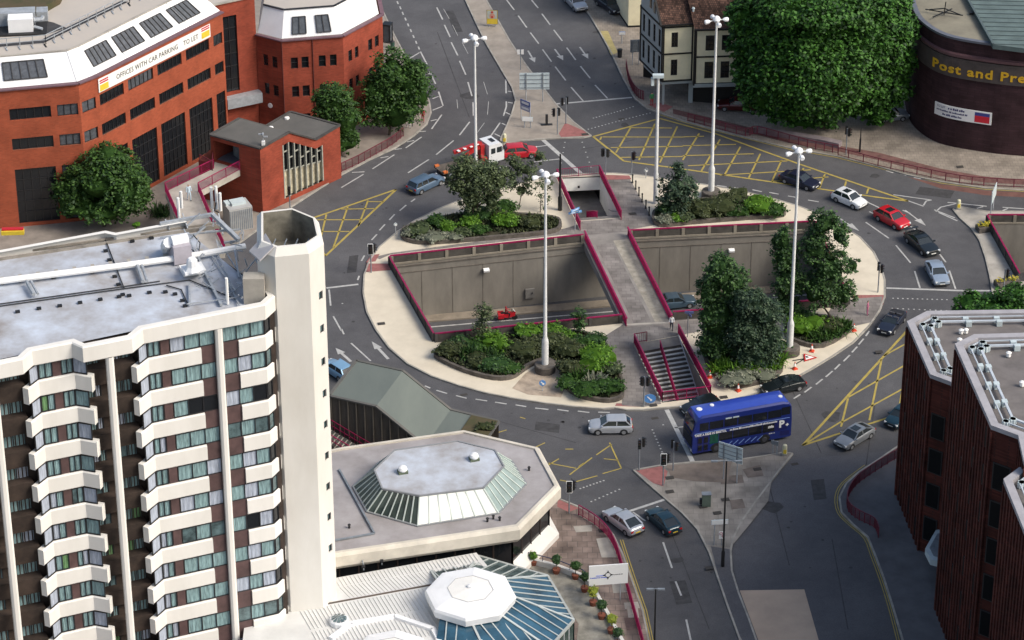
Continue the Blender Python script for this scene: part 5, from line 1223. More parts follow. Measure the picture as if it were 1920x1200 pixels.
for i in range(1, 5):
    a, b_ = V_[i], V_[i+1]; m_ = int((b_-a).length/.9)
    for q in range(m_+1): c = a.lerp(b_, q/m_); k.beam((*c, 0), (*c, ZE), .1, .1, Vector((1, 0, 0)))
k.build('wall_post', framew, cv)
for p in [(682, 1065), (716, 1055)]:
    f = thing('floodlight', 'small roof floodlight on the ribbed roof under the podium fascia, %s one' % ('left' if p[0] < 700 else 'right'), 'floodlight', G(p[0], p[1]+4, ZB+.05), 0, 'floodlights on the ribbed roof')
    k = MB(); k.box((0, -.15, .5), (.3, .25, .2), 0, .5); k.build('lamp', black, f, world=False)
    k = MB(); k.tube([(0, 0, 0), (0, 0, .45), (-.1, .2, .9)], .06, 6); k.build('bracket', metgrey, f, world=False)

# ---- timbered pub
t = thing('timbered_pub', 'black and cream timbered pub with a brown tiled roof and jettied upper floors', 'pub', (18, 326, 0))
c0 = Vector((17.3, 326.05)); c1 = Vector((20.8, 326.5)); c2 = Vector((20.95, 325.3)); c3 = Vector((27.5, 325.7)); cl = Vector((15.0, 332.0))
def tf(a, b_, z0, z1, holes, wm, nm=1, mid=None): facade(t, a, b_, z0, z1, holes, wm, depth=.12, nm=nm, fm=timber, fw=.1)
wd_l = [(1.0, 1.75, 4.0, 6.0, 2, glassdk, 2), (1.0, 1.75, 7.55, 9.4, 2, glassdk, 2)]
tf(c0, c1, 3.3, 10.5, wd_l, cream); tf(c1, c2, 3.3, 10.5, [], cream)
tf(c2, c3, 3.3, 10.3, [(1.15, 2.15, 4.0, 6.1, 2, glassdk, 2), (3.0, 4.0, 4.0, 6.1, 2, glassdk, 2), (1.2, 2.2, 7.5, 9.4, 2, glassdk, 2), (3.05, 4.05, 7.5, 9.4, 2, glassdk, 2), (5.2, 6.1, 4, 6.1, 2, glassdk, 2), (5.2, 6.1, 7.5, 9.4, 2, glassdk, 2)], cream)
Lg = (c0-cl).length
tf(cl, c0, 3.3, 10.5, [(Lg*(.10+.235*i), Lg*(.10+.235*i)+.62, z0, z1, 1, glassdk, 2) for i in range(4) for z0, z1 in ((3.9, 6.2), (7.3, 9.5))], palegrey)
k = MB(); g_ = cl.lerp(c0, .5)
cback = cl+(cl-c0).normalized()*6; apex = cl.lerp(c0, .05); k.face([(*cl, 10.5), (*c0, 10.5), (*apex, 15.3)]); k.build('gable', palegrey, t)
k = MB(); z_ = Vector((0, 0, 1))
gd = (c0-cl).normalized(); gn = Vector((gd.y, -gd.x))
for f, z0, z1 in ((.45, 11.1, 13.1), (.62, 10.9, 12.2)): 
    q = cl.lerp(c0, f)+gn*.03; k.beam((*q, z0), (*q, z1), .5, .08, Vector((gn.x, gn.y, 0)))
k.build('gable_window', glassdk, t)
k = MB()
for (a, b_) in ((c0, c1), (c2, c3), (cl, c0)):
    e = (b_-a).normalized(); n = Vector((e.y, -e.x))*.05; hz = (3.35, 6.75, 10.1)
    for z in hz: k.beam((*(a+n), z), (*(b_+n), z), .14, .16)
    for q in (a, b_): k.beam((*(q+n+e*(.1 if q is a else -.1)), 3.3), (*(q+n+e*(.1 if q is a else -.1)), 10.3), .18, .1, Vector((n.x, n.y, 0)))
q = c2; k.beam((q.x-.05, q.y-.08, 3.2), (q.x-.05, q.y-.08, 10.3), .2, .16)
k.build('timber_frame', timber, t)
k = MB(); k.prism([tuple(c0), tuple(c1), (20.9, 331), (15.4, 331)], 2.9, 3.3, bottom=True); k.prism([tuple(c2+Vector((-.1, -.15))), tuple(c3+Vector((0, -.2))), (27.5, 331), (20.9, 331)], 2.95, 3.4, bottom=True); k.build('jetty', palegrey, t)
k = MB(); k.face([(20.6, 327.4, 0), (27.5, 326.2, 0), (27.5, 326.2, 2.95), (20.6, 327.4, 2.95)]); k.face([(20.6, 335, 0), (20.6, 327.4, 0), (20.6, 327.4, 2.95), (20.6, 335, 2.95)]); k.face([(15.5, 334, 0), (20.6, 332, 0), (20.6, 332, 2.95), (15.5, 334, 2.95)]); k.build('ground_floor_wall', timber, t)
k = MB(); k.prism([(20.45, 327.35), (20.95, 327.3), (20.95, 327.0), (20.45, 327.05)], 0, 2.95); k.prism([(17.4, 326.5), (17.65, 326.5), (17.65, 326.75), (17.4, 326.75)], 0, 2.95); k.build('post', palegrey, t)
fn = plane_fn((22.0, 327.05, 2.35), (1, -.17, 0), (0, 0, 1)); k = MB(); word_strokes(k, 4, .34, fn, 8); fn = plane_fn((22.0, 327.05, .9), (1, -.17, 0), (0, 0, 1)); text_mb(k, 'ALES', .36, fn, .01, .01) if False else None
k.lathe((21.9, 326.95, 2.7), [(.16, -.2), (.2, 0), (.12, .25)], 8); k.build('pub_lettering', palegrey, t)
k = MB()
e0 = Vector((*(c0+Vector((-.25, -.3))), 10.45)); e1 = Vector((*(c1+Vector((.1, -.3))), 10.45)); e2 = Vector((*(c2+Vector((-.1, -.3))), 10.25)); e3 = Vector((*(c3+Vector((.5, -.3))), 10.25))
ri = lambda p: p+Vector((-1.4, 6.2, 4.9))
k.face([e0, e1, ri(e1), ri(e0)]); k.face([e2, e3, ri(e3), ri(e2)]); k.face([e1, e2, ri(e2), ri(e1)]); back_ = ri(e3)+Vector((-1, 7, -5)); k.face([ri(e0), ri(e3), back_, ri(e0)+Vector((-1, 7, -5))])
k.build('roof', tile, t)
k = MB(); k.beam(e0, e1, .16, .16); k.beam(e2, e3, .16, .16); k.beam(e0, ri(e0), .22, .2); k.build('gutter', timber, t)
k = MB(); q = e1.lerp(ri(e1), .12); k.lathe(q, [(.12, 0), (.12, .9), (.2, 1.0), (.12, 1.15)], 8); k.build('flue', signback, t)
# neighbours up the street
t = thing('cream_building', 'plain cream rendered building end beside the timbered pub at the top edge', 'building', G(1190, 60, 0))
q0, q1 = G2((1178, 53)), G2((1202, 52)); k = MB(); k.prism([tuple(q0), tuple(q1), tuple(q1+Vector((-3, 12))), tuple(q0+Vector((-3, 12)))], .3, 9); k.build('wall', cream, t)
k = MB(); k.prism([tuple(q0-Vector((.05, .05))), tuple(q1-Vector((-.05, .05))), tuple(q1+Vector((-3, 12))), tuple(q0+Vector((-3, 12)))], 0, .35); k.build('plinth', timber, t)
k = MB(); k.prism([tuple(q0-Vector((.4, .4))), tuple(q1-Vector((-.4, .4))), tuple(q1+Vector((-3, 12))), tuple(q0+Vector((-3.4, 12)))], 9, 9.3); k.build('roof', tile, t)
t = thing('shop_building', 'black and white shop front beyond the cream building at the top edge', 'building', G(1170, 35, 0))
q0, q1 = G2((1160, 18)), G2((1177, 46)); nrm = Vector((1, .1)); k = MB(); wallgrid(k, q0, q1, 0, 6, [(.3, 2.4, .7, 2.8), (2.8, 4.8, .7, 2.8)], .15); k.face([(*q1, 0), (*(q1+nrm*8), 0), (*(q1+nrm*8), 6), (*q1, 6)]); k.build('wall', palegrey, t)
for h in ((.3, 2.4), (2.8, 4.8)): window(t, q0, q1, h[0], h[1], .7, 2.8, .1, 2, timber, glassdk)
k = MB(); k.sheet([tuple(q0), tuple(q1), tuple(q1+nrm*8), tuple(q0+nrm*8)], 6); k.build('roof', tile, t)

# ---- curved brown building with yellow letters
base = [Vector((46.6, 338, 0)), Vector((45.7, 330, 0)), Vector((45.45, 324.5, 0)), Vector((46.0, 320.2, 0)), Vector((48.3, 316.4, 0)), Vector((53.1, 314.2, 0)), Vector((57.3, 313.2, 0)), Vector((63, 312.6, 0)), Vector((70, 313, 0))]
W_ = [q.xy for q in smoothpts(base, 6)]
t = thing('curved_building', 'curved dark maroon brick building with yellow lettering and a grey green roof', 'building', (55, 318, 0))
def curved(k, z0, z1, d0=0, d1=0, cap=False):
    A = inset(W_, -d0) if d0 else W_; B2 = inset(W_, -d1) if d1 else W_
    for i in range(len(A)-1): k.face([(*A[i], z0), (*A[i+1], z0), (*B2[i+1], z1), (*B2[i], z1)])
k = MB(); curved(k, .0, 8.75); k.build('lower_wall', brownbrick, t)
k = MB(); curved(k, 8.75, 8.75, 0, .2); curved(k, 8.75, 11.1, .2, .2); curved(k, 11.1, 11.1, .2, 0); k.build('sign_band', mat('grey brown band', (.085, .068, .062), .8, .15, 1), t)
k = MB(); curved(k, 11.1, 11.3, 0, .3); curved(k, 11.3, 11.6, .3, .3); curved(k, 11.6, 11.7, .3, 0); k.build('ledge', mat('maroon ledge', (.14, .07, .075), .7, .1, 1), t)
k = MB(); curved(k, 11.6, 13.3); k.build('upper_wall', brownbrick, t)
k = MB(); curved(k, 13.3, 13.3, 0, .25); curved(k, 13.3, 13.55, .25, .25); curved(k, 13.55, 13.55, .25, -.3); k.build('coping', mat('blue grey coping', (.12, .13, .16), .5, .1, 1), t)
k = MB(); k.sheet([*[tuple(q) for q in inset(W_, .05)], (75, 360), (44, 366)], 13.5); k.build('concrete_roof', mat('lichen concrete roof', (.26, .24, .18), .9, col2=(.17, .155, .12), scale=.35, detail=9), t)
rp = [G2(p, 13.9) for p in [(1798, 0-30), (1862, 84), (1925, 92), (2050, 100), (2060, -60), (1790, -60)]]
k = MB(); k.prism([tuple(p) for p in rp], 13.4, 13.95); k.build('metal_roof', mat('blue green sheet roof', (.115, .16, .155), .7, .15, .5), t)
k = MB(); r0, r1 = rp[0], rp[1]; d = (rp[1]-rp[0]).normalized()
for i in range(26):
    p = rp[1]+(rp[0]-rp[1])*(i/14.0); k.beam((*p, 14.0), (*(p+Vector((24, -1.6))), 14.0), .07, .07)
k.beam((*rp[0], 14.02), (*rp[1], 14.02), .25, .15); k.build('roof_seam', mat('seam grey', (.08, .11, .115), .7, 0), t)
arc = [0]
for i in range(len(W_)-1): arc.append(arc[-1]+(W_[i+1]-W_[i]).length)
def onarc(s_, d):
    for i in range(len(W_)-1):
        if s_ <= arc[i+1] or i == len(W_)-2:
            f = (s_-arc[i])/(arc[i+1]-arc[i]); e = (W_[i+1]-W_[i]).normalized(); n = Vector((e.y, -e.x)); return W_[i].lerp(W_[i+1], f)+n*d
def arcpos(px, py):    # arc length where the photo ray meets the curved wall
    best = None
    for i in range(len(W_)-1):
        a, b_ = W_[i], W_[i+1]; u, z = VPI(a, b_, px, py)
        if -.01 <= u <= (b_-a).length+.01 and 0 <= z <= 15: 
            if best is None or a.y+0 < best[2]: best = (arc[i]+u, z, a.y)
    return best[0], best[1]
s0, z0_ = arcpos(1750, 131); s1, z1_ = arcpos(1863, 148)
k = MB(); cu_fn = lambda p: Vector((*onarc(s0+p.x, .23+p.z), 9.25+p.y))
text_mb(k, 'Post and Press', 1.5, lambda p: p.copy(), .035, .05, spacing=1.12)
wpa = max(v[0] for v in k.v)
L_and = (s1-s0)   # from the P of Post to the end of 'and'
sc = L_and/(wpa*8.0/13.6); k.v = [tuple(cu_fn(Vector((v[0]*sc, v[1], v[2])))) for v in k.v]
k.build('lettering', mat('yellow letter', (.72, .42, .02), .5, var=.05), t)
s2, z2_ = arcpos(1722, 107); k = MB(); text_mb(k, '36', .8, lambda p: Vector((*onarc(s2-.4+p.x, .24+p.z), z2_-.2+p.y)), 0, .03); k.build('number', mat('dim orange', (.18, .09, .04), .6, 0), t)
s3, z3_ = arcpos(1754, 205); s4, z4_ = arcpos(1860, 218)
lt = thing('letting_sign', 'white letting board with blue text and a red logo on the curved brown wall', 'sign', (*onarc((s3+s4)/2, .1), z3_))
zc = (z3_+z4_)/2; k = MB(); N = 12
for i in range(N):
    a0, a1 = s3+(s4-s3)*i/N, s3+(s4-s3)*(i+1)/N; k.add([(*onarc(a0, .05), zc-.75), (*onarc(a1, .05), zc-.75), (*onarc(a1, .05), zc+.75), (*onarc(a0, .05), zc+.75), (*onarc(a0, .15), zc-.75), (*onarc(a1, .15), zc-.75), (*onarc(a1, .15), zc+.75), (*onarc(a0, .15), zc+.75)], [(4, 5, 6, 7), (7, 6, 2, 3), (0, 1, 5, 4)]+([(0, 4, 7, 3)] if i == 0 else [])+([(1, 2, 6, 5)] if i == N-1 else []))
k.build('board', signwhite, lt)
k = MB()
for s_, dz, sz, dx in (('TO LET', .32, .34, .3), (8, .32, .34, 1.75), (22, -.08, .26, .3), (12, -.52, .32, 1.1)):
    f_ = lambda p: Vector((*onarc(s3+dx+p.x, .17+p.z), zc+dz+p.y))
    if isinstance(s_, str): text_mb(k, s_, sz, f_, 0, .004)
    else: word_strokes(k, s_, sz, f_, s_)
k.build('lettering', mat('blue print', (.03, .03, .14), .5, 0), lt)
k = MB()
for i in range(4):
    a0 = s4-1.9+.42*i; a1 = a0+.42
    k.m = 0; k.face([(*onarc(a0, .17), zc-.6), (*onarc(a1, .17), zc-.6), (*onarc(a1, .17), zc+.2), (*onarc(a0, .17), zc+.2)]); k.m = 1; k.face([(*onarc(a0, .17), zc+.2), (*onarc(a1, .17), zc+.2), (*onarc(a1, .17), zc+.6), (*onarc(a0, .17), zc+.6)])
k.build('logo', [mat('red logo', (.6, .02, .04), .5, 0), mat('blue logo', (.05, .06, .25), .5, 0)], lt)
t = thing('roof_aerial', 'dark spidery aerial lying on the concrete roof of the curved building', 'aerial', G(1770, 28, 13.6))
k = MB()
for a, b_ in [((-2, .9, .3), (2, -.8, .3)), ((-1.4, -1.2, .3), (1, 1.0, .3)), ((0, 0, 0), (.1, 0, 1.6)), ((-1.6, .8, .3), (0, 0, .8)), ((1.8, -.7, .3), (0, 0, .8))]: k.beam(a, b_, .1, .1)
k.build('aerial_arms', black, t, world=False)
k = MB(); k.box((3.1, .2, .12), (.5, .3, .24)); k.build('base', black, t, world=False)

# ---- dark brick tower with stepped faceted blocks
t = thing('brick_tower', 'dark maroon brick tower in three stepped blocks with white railed grey roofs', 'building', (44, 228, 0))
def dblock(P, ztop, roofz, open_from, wins, far):
    P = [Vector(p) for p in P]; n = len(P)
    # walls with vertical brick fins
    for i in range(n-1):
        a, b_ = P[i], P[i+1]; L = (b_-a).length; e = (b_-a).normalized(); nn = Vector((e.y, -e.x))
        hs = wins.get(i, [])
        facade(t, a, b_, 0, ztop, hs, darkbrick, depth=.4)
        if L > 2.5:
            k = MB(); m_ = max(2, int(L/.85))
            for q in range(m_+1):
                u = L*q/m_
                if any(h[0]-.15 < u < h[1]+.15 for h in hs): continue
                c = a+e*u+nn*.05; k.beam((*c, 0), (*c, ztop-.5), .34, .12, Vector((nn.x, nn.y, 0)))
            k.build('brick_fin', darkbrick, t)
    k = MB(); R2 = inset(P, .55); R3 = inset(P, .15)
    for i in range(n-1): 
        o1 = inset(P, -.1)
        k.face([(*o1[i], ztop-.25), (*o1[i+1], ztop-.25), (*o1[i+1], ztop+.15), (*o1[i], ztop+.15)]); k.face([(*o1[i], ztop+.15), (*o1[i+1], ztop+.15), (*R2[i+1], ztop+.15), (*R2[i], ztop+.15)]); k.face([(*R2[i], ztop+.15), (*R2[i+1], ztop+.15), (*R2[i+1], ztop-.3), (*R2[i], ztop-.3)])
    k.build('coping', mat('pale lilac coping', (.38, .37, .39), .6, .08, 1), t)
    k = MB(); k.sheet([*[tuple(q) for q in R3], *far], ztop-.3); k.build('flat_roof', mat('brown grey roof', (.165, .15, .145), .9, .15, .5), t)
    k = MB()
    for dd in (1.05, 1.85):
        Q = inset(P, dd)
        S_ = [q for q in smoothpts([Vector((*q, ztop+.1)) for q in Q], 1)]
        for i in range(len(Q)-1): k.beam((*Q[i], ztop+.12), (*Q[i+1], ztop+.12), .2 if dd > 1.5 else .1, .16 if dd > 1.5 else .1)
    k.build('roof_rail', mat('white rail', (.50, .55, .60), .5, .05), t)
    k = MB()
    for i in range(len(Q)-1):
        Q1, Q0 = inset(P, 1.85), inset(P, 1.2); L = (Q1[i+1]-Q1[i]).length; m_ = max(1, int(L/2.4))
        for q in range(m_+1):
            for R_ in (Q1, Q0):
                c = R_[i].lerp(R_[i+1], q/m_); k.box((c.x, c.y-.15, ztop-.02), (.5, .45, .5), atan2((Q1[i+1]-Q1[i]).y, (Q1[i+1]-Q1[i]).x))
    k.build('rail_foot', signback, t)
S1 = [(35.6, 244.35), (36.55, 235.2), (38.2, 233.8), (40.5, 233.0)]
b1 = [(52, 246.5), (37.55, 246.15), (35.6, 244.35), (36.6, 235.2), (38.25, 233.9), (38.9, 226.5)]
tall = lambda zs, u0, u1: [(u0, u1, z, z+1.9, 1, glassdk) for z in zs]
dblock(b1, 18.5, 18, 0, {3: [], 4: []}, [(41, 226), (52, 228)])
k = MB()
b2 = [(60, 228.4), (38.8, 227.4), (37.05, 225.9), (38.35, 213.1), (40.3, 211.6), (40.2, 207.6)]
dblock(b2, 27, 26.5, 0, {}, [(45, 205), (60, 205)])
b3 = [(60, 209), (40, 208.6), (38.6, 207.0), (39.6, 195), (42, 193), (48, 192)]
dblock(b3, 25.8, 25, 0, {}, [(60, 192)])
# dark windows on the chamfer and side faces, set in brick recesses
def wcol(a, b_, u0, u1, zs, h):
    a, e, n, L = fr(a, b_)
    for z in zs:
        k = MB(); k.beam((*(a+e*(u0-.12)+n*.03), z+h/2), (*(a+e*(u1+.12)+n*.03), z+h/2), .06, h+.24); f = k.build('window', framedk, t)
        k = MB(); k.beam((*(a+e*u0+n*.05), z+h/2), (*(a+e*u1+n*.05), z+h/2), .06, h); k.build('pane', mat('black window glass', (.006, .007, .008), .5, 0, spec=.15), f)
wcol((36.6, 235.2), (38.25, 233.9), .45, 1.65, [1.6, 5.2, 8.8, 12.4], 2.3)
wcol((38.35, 213.1), (40.3, 211.6), .5, 1.9, [3.4, 7.0, 10.6, 14.2, 17.8, 21.4], 2.3)
for P_, zz in (((35.6, 244.35), (36.6, 235.2)), [.8, 4.4, 8.0, 11.6, 15.2]), (((37.05, 225.9), (38.35, 213.1)), [2.2, 5.8, 9.4, 13, 16.6, 20.2, 23.8]):
    L = (Vector(P_[1])-Vector(P_[0])).length
    for j in range(3 if L < 10 else 4):
        u = (j+.5)*L/(3 if L < 10 else 4); 
        wcol(P_[0], P_[1], u-.22, u+.22, [z+.5*(j % 2) for z in zz], 1.7)
k = MB()
for p, z in [((1802, 625), 18.3), ((1811, 624), 18.3), ((1799, 642), 18.3), ((1891, 668), 26.8), ((1916, 723), 26.8)]: k.lathe(G(*p, z), [(.2, 0), (.2, .3), (.25, .35), (.1, .45)], 8)
tag(k.build('roof_vents', signwhite), 'tiny white mushroom vents on the grey roofs of the dark brick tower', 'roof vent', kind='stuff')
pc = thing('porch_canopy', 'small white faceted porch roof in the gap between two dark brick blocks', 'canopy', (37.8, 229.8, 3))
P = [(36.35, 231.6), (37.1, 233.0), (39, 233), (39, 229), (37.6, 228.6)]
P = [tuple(G2(p, 3.4)) for p in [(1735, 1025), (1755, 990), (1800, 985), (1800, 1060), (1745, 1045)]]
k = MB(); k.prism(P, 2.6, 3.2, bottom=True); k.build('fascia', signback, pc)
cx = sum(p[0] for p in P)/5; cy = sum(p[1] for p in P)/5
k = MB(); k.prism([(cx+(p[0]-cx)*.75, cy+(p[1]-cy)*.75) for p in P], 3.2, 3.25); k.build('roof', metgrey, pc)

# ================================================================= LAMPS, SIGNALS, SIGNS
def mast(name, label, px, h, z=PV, drum=False):
    c = G(*px, z); t = thing(name, label, 'street lamp', c, 0, 'tall white lamp masts round the junction')
    wp = mat('white mast paint', (.66, .67, .66), .5, .05)
    k = MB(); k.lathe((0, 0, 0), [(.34, 0), (.34, 3.4), (.3, 3.6), (.19, 3.9), (.11, h)], 12); weld(k.build('pole', wp, t, world=False))
    hd = MB(); hd.lathe((0, 0, h-.1), [(.12, 0), (.34, .1), (.42, .3), (.34, .52), (.16, .66), (.05, .7)], 12); weld(hd.build('lamp_bowl', whiteroof, t, world=False))
    for a in (.35, 1.9, 3.4, 4.9):
        k = MB(); dx, dy = cos(a), sin(a); k.beam((0, 0, h+.1), (dx*1.15, dy*1.15, h+.06), .08, .08)
        k.m = 1; k.lathe((dx*.72, dy*.72, h+.06), [(.1, 0), (.22, .18), (.25, .5), (.2, .6)], 9, (dx, dy, -.12)); k.build('lamp_arm', [wp, whiteroof], t, world=False)
    if drum:
        k = MB(); k.lathe((0, 0, -.02), [(1.05, 0), (1.05, .75), (.98, .82), (.4, .84)], 20); weld(k.build('base_drum', stonewall, t, world=False))
    return t
mast('lamp_mast', 'tall white lamp mast on a stone drum among the lower left island shrubs', (1022, 695), 21.6, drum=True)
mast('lamp_mast', 'tall white lamp mast on a stone drum beside the traffic cones', (1480, 662), 22.4, drum=True)
mast('lamp_mast', 'tall white lamp mast behind the olive shrubs at the top of the island', (1333, 369), 21.0, drum=True)
mast('lamp_mast', 'tall white lamp mast rising behind the grey green tree left of the subway', (893, 400), 20.6)
t = thing('lamp_mast', 'shorter plain white mast without lamp arms beside the row of black bollards', 'street lamp', G(1229, 381, PV))
k = MB(); k.lathe((0, 0, 0), [(.26, 0), (.26, 3.6), (.2, 3.8), (.14, 15.2)], 12); weld(k.build('pole', MATS['white mast paint'], t, world=False))
k = MB(); k.box((0, 0, 15.3), (1.2, .5, .35)); k.box((-.6, .1, 14.6), (.3, .3, .9), .2); k.build('lantern', signback, t, world=False)
def blackpost(name, label, px, h, arm=None, cat='street lamp', r=.09):
    t = thing(name, label, cat, G(*px, PV)); k = MB(); k.lathe((0, 0, 0), [(r*1.8, 0), (r*1.8, 1.6), (r*1.1, 1.75), (r*.7, h)], 10); weld(k.build('pole', black, t, world=False))
    if arm:
        k = MB(); k.beam((-arm, 0, h), (arm, 0, h), .07, .07); k.build('arm', metgrey, t, world=False)
        for s_ in (-1, 1): k = MB(); k.box((s_*arm*1.05, 0, h-.02), (.6, .2, .12)); k.build('lantern', metgrey, t, world=False)
    return t
blackpost('lamp_post', 'slim black double-armed lamp post on the lower tip of the splitter island', (1355, 1062), 11.2, 1.0)
blackpost('lamp_post', 'black lamp post at the bottom edge beside the double yellow lines', (1226, 1245), 7.8, .45)
blackpost('camera_post', 'short thick-based black post beside the left rail of the subway stairwell', (1050, 394), 6.8, None, 'post', .13)
t = blackpost('striped_post', 'short black and white post on the pavement beneath the big tree', (1612, 285), 3.0, None, 'post', .06)
def signal(name, label, px, face, h=3.3, two=True, board=True, z=PV, group='traffic signals'):
    t = thing(name, label, 'traffic light', G(*px, z), face, group)
    k = MB(); k.lathe((0, 0, 0), [(.07, 0), (.06, h)], 8); k.build('pole', metgrey, t, world=False)
    for i, (dx, ang) in enumerate(((.0, 0), (.42, pi*.55)) if two else ((0, 0),)):
        M = Matrix.Translation((dx*.6, .14 if i else -.14, h-.45)) @ Matrix.Rotation(ang, 4, 'Z')
        k = MB(); k.box((0, -.12, 0), (.3, .22, .95)); 
        if board: k.box((0, 0, 0), (.52, .04, 1.25))
        for q in range(3): k.beam((0, -.26, .36-.3*q), (0, -.40, .32-.3*q), .26, .03); 
        k.xform(M); hd = k.build('signal_head', black, t, world=False)
        if board and i == 0:
            k = MB(); 
            for a, b_ in (((-.27, -.025, -.63), (.27, -.025, -.63)), ((-.27, -.025, .63), (.27, -.025, .63)), ((-.27, -.025, -.6), (-.27, -.025, .6)), ((.27, -.025, -.6), (.27, -.025, .6))): k.beam(a, b_, .05, .05, Vector((0, 1, 0)))
            k.xform(M); k.build('white_border', signwhite, t, world=False)
        k = MB()
        for q in range(3): k.m = q; k.lathe((0, -.24, .3-.3*q), [(.1, 0), (.1, .02)], 10, (0, -1, 0))
        k.xform(M); k.build('lens', [mat('red lens', (.10, .008, .006), .3, 0), mat('amber lens', (.12, .05, .005), .3, 0), mat('green lens', (.006, .06, .03), .3, 0)], t, world=False)
    return t
def pushbox(px, z=PV, h=1.1): pass
SG = [((696, 511), 0, 3.3, True, 'traffic light with white-edged board at the left tip of the island'), ((1207, 762), -.9, 3.4, True, 'traffic light in front of the double steps beside the blue disc sign'), ((1198, 882), 0, 3.5, True, 'twin traffic light nearest the silver hatchback on the splitter island tip'),
 ((1243, 910), 0, 3.4, True, 'traffic light with white-edged board on the red paving of the splitter island'), ((1067, 962), 0, 3.4, True, 'traffic light at the corner of the hotel podium'), ((1262, 882), 1.4, 3.2, True, 'traffic light with a yellow box just left of the bus front'),
 ((1646, 548), 1.2, 3.3, True, 'traffic light on the right tip of the island by the stop line'), ((1045, 252), 2.6, 3.2, True, 'pair of signal heads on the lower tip of the top median'), ((1061, 232), 2.8, 3.3, True, 'signal head standing just above the stop line on the top median'),
 ((1135, 328), 2.0, 3.1, True, 'signal head on the road edge just right of the subway stairwell'), ((1184, 328), 1.0, 2.9, False, 'dark signal head beside the yellow box and the first black bollard'), ((544, 393), 0, 2.9, False, 'dark signal head in front of the slatted window of the brick stair house'),
 ((1586, 290), 1.2, 3.3, True, 'signal head behind the kerb rail beneath the big tree'), ((1881, 552), 1.2, 3.0, False, 'signal head among the yellow flowers at the right edge')]
for px, fa, h, two, lab in SG: signal('traffic_light', lab, px, fa, h, two, board=lab.find('white-edged') > 0 or lab.find('corner') > 0 or lab.find('twin') > 0)
def board(name, label, px, w_, h, zb, face, mface, mback, z=PV, legs=2, cat='sign', text=None, ribs=False):
    t = thing(name, label, cat, G(*px, z), face)
    k = MB(); k.box((0, 0, zb+h/2), (w_, .06, h)); k.build('panel', mback, t, world=False)
    if mface is not mback: k = MB(); k.box((0, -.045, zb+h/2), (w_-.06, .02, h-.06)); k.build('face', mface, t, world=False)
    for s_ in ((-1, 1) if legs == 2 else (0,)):
        k = MB(); k.lathe((s_*w_*.28, .1, 0), [(.06, 0), (.06, zb+h*.92)], 8); k.build('leg', galv, t, world=False)
    if ribs:
        k = MB()
        for q in (.12, .38, .62, .88): k.beam((-w_/2, -.06, zb+h*q), (w_/2, -.06, zb+h*q), .05, .05)
        for s_ in (-.28, .28): k.beam((s_*w_, -.08, zb), (s_*w_, -.08, zb+h), .12, .08, Vector((0, 1, 0)))
        k.build('stiffener', metgrey, t, world=False)
    return t
s_ = board('direction_sign', 'back of a large pale direction sign on two legs at the top median', (1002, 191), 3.45, 2.1, 1.6, .02, signback, signback, ribs=True)
board('direction_sign', 'back of a slanted pale direction sign standing in front of the blue bus', (1368, 903), 2.5, 1.75, 2.3, -.55, signback, signback, ribs=True)
t = board('poster_stand', 'yellow advertising poster stand on the median at the top of the photo', (923, 50), 1.35, 1.85, .35, -.08, yellowp, black, cat='poster', legs=2)
k = MB(); k.box((0, -.065, 1.62), (1.2, .012, 1.05)); k.build('poster_sky', mat('pale poster', (.5, .55, .5), .5, .1, 2), t, world=False)
k = MB(); k.lathe((0, -.07, 1.45), [(.34, 0), (.34, .015)], 14, (0, -1, 0)); k.m = 1; k.lathe((0, -.085, 1.32), [(.14, 0), (.14, .01)], 10, (0, -1, 0)); k.lathe((0, -.085, 1.95), [(.15, 0), (.15, .01)], 10, (0, -1, 0)); k.build('poster_shapes', [mat('pink print', (.6, .3, .22), .5, 0), mat('poster red', (.5, .05, .03), .5, 0)], t, world=False)
t = thing('map_sign', 'two tilted blue and pale panels on a pair of legs on the top median', 'sign', G(985, 228, PV), -.75)
k = MB(); k.box((0, 0, 2.35), (1.5, .06, .62)); k.build('upper_panel', signblue2, t, world=False); k = MB(); k.box((0, 0, 1.7), (1.5, .06, .62)); k.build('lower_panel', mat('lavender panel', (.35, .37, .50), .5, .05), t, world=False)
k = MB(); k.box((0, -.035, 2.35), (1.1, .02, .3)); k.box((0, -.035, 1.7), (1.1, .02, .25)); k.build('panel_print', signwhite, t, world=False)
for s_ in (-.7, .7): k = MB(); k.lathe((s_, .05, 0), [(.05, 0), (.05, 2.6)], 6); k.build('leg', galv, t, world=False)
board('information_board', 'low white rounded board on a stubby leg on the top median', (989, 240), 1.25, .55, .85, -.1, signwhite, signback, legs=2)
t = thing('stub_post', 'dark square stub post on flat feet in the middle of the top median', 'post', G(1025, 234, PV), .1)
k = MB(); k.box((0, 0, .65), (.28, .22, 1.3)); k.build('post', framedk, t, world=False); k = MB(); k.box((0, 0, .04), (1.3, .4, .08)); k.build('base', framedk, t, world=False)
t = thing('white_sign', 'large white board with a black roundabout emblem and blue words by the hotel rail', 'sign', G(1140, 1128, PV), .12)
k = MB(); k.box((0, 0, 2.9), (3.45, .12, 2.05)); weld(k.build('panel', signwhite, t, world=False)); 
for s_ in (-1.2, 1.1): k = MB(); k.lathe((s_, .1, 0), [(.05, 0), (.05, 2.8)], 6); k.build('leg', galv, t, world=False)
k = MB(); N = 20
for i in range(N):
    a0, a1 = 2*pi*i/N, 2*pi*(i+1)/N; k.face([(.27*cos(a0)-.05, -.07, .27*sin(a0)+2.9), (.27*cos(a1)-.05, -.07, .27*sin(a1)+2.9), (.21*cos(a1)-.05, -.07, .21*sin(a1)+2.9), (.21*cos(a0)-.05, -.07, .21*sin(a0)+2.9)][::-1])
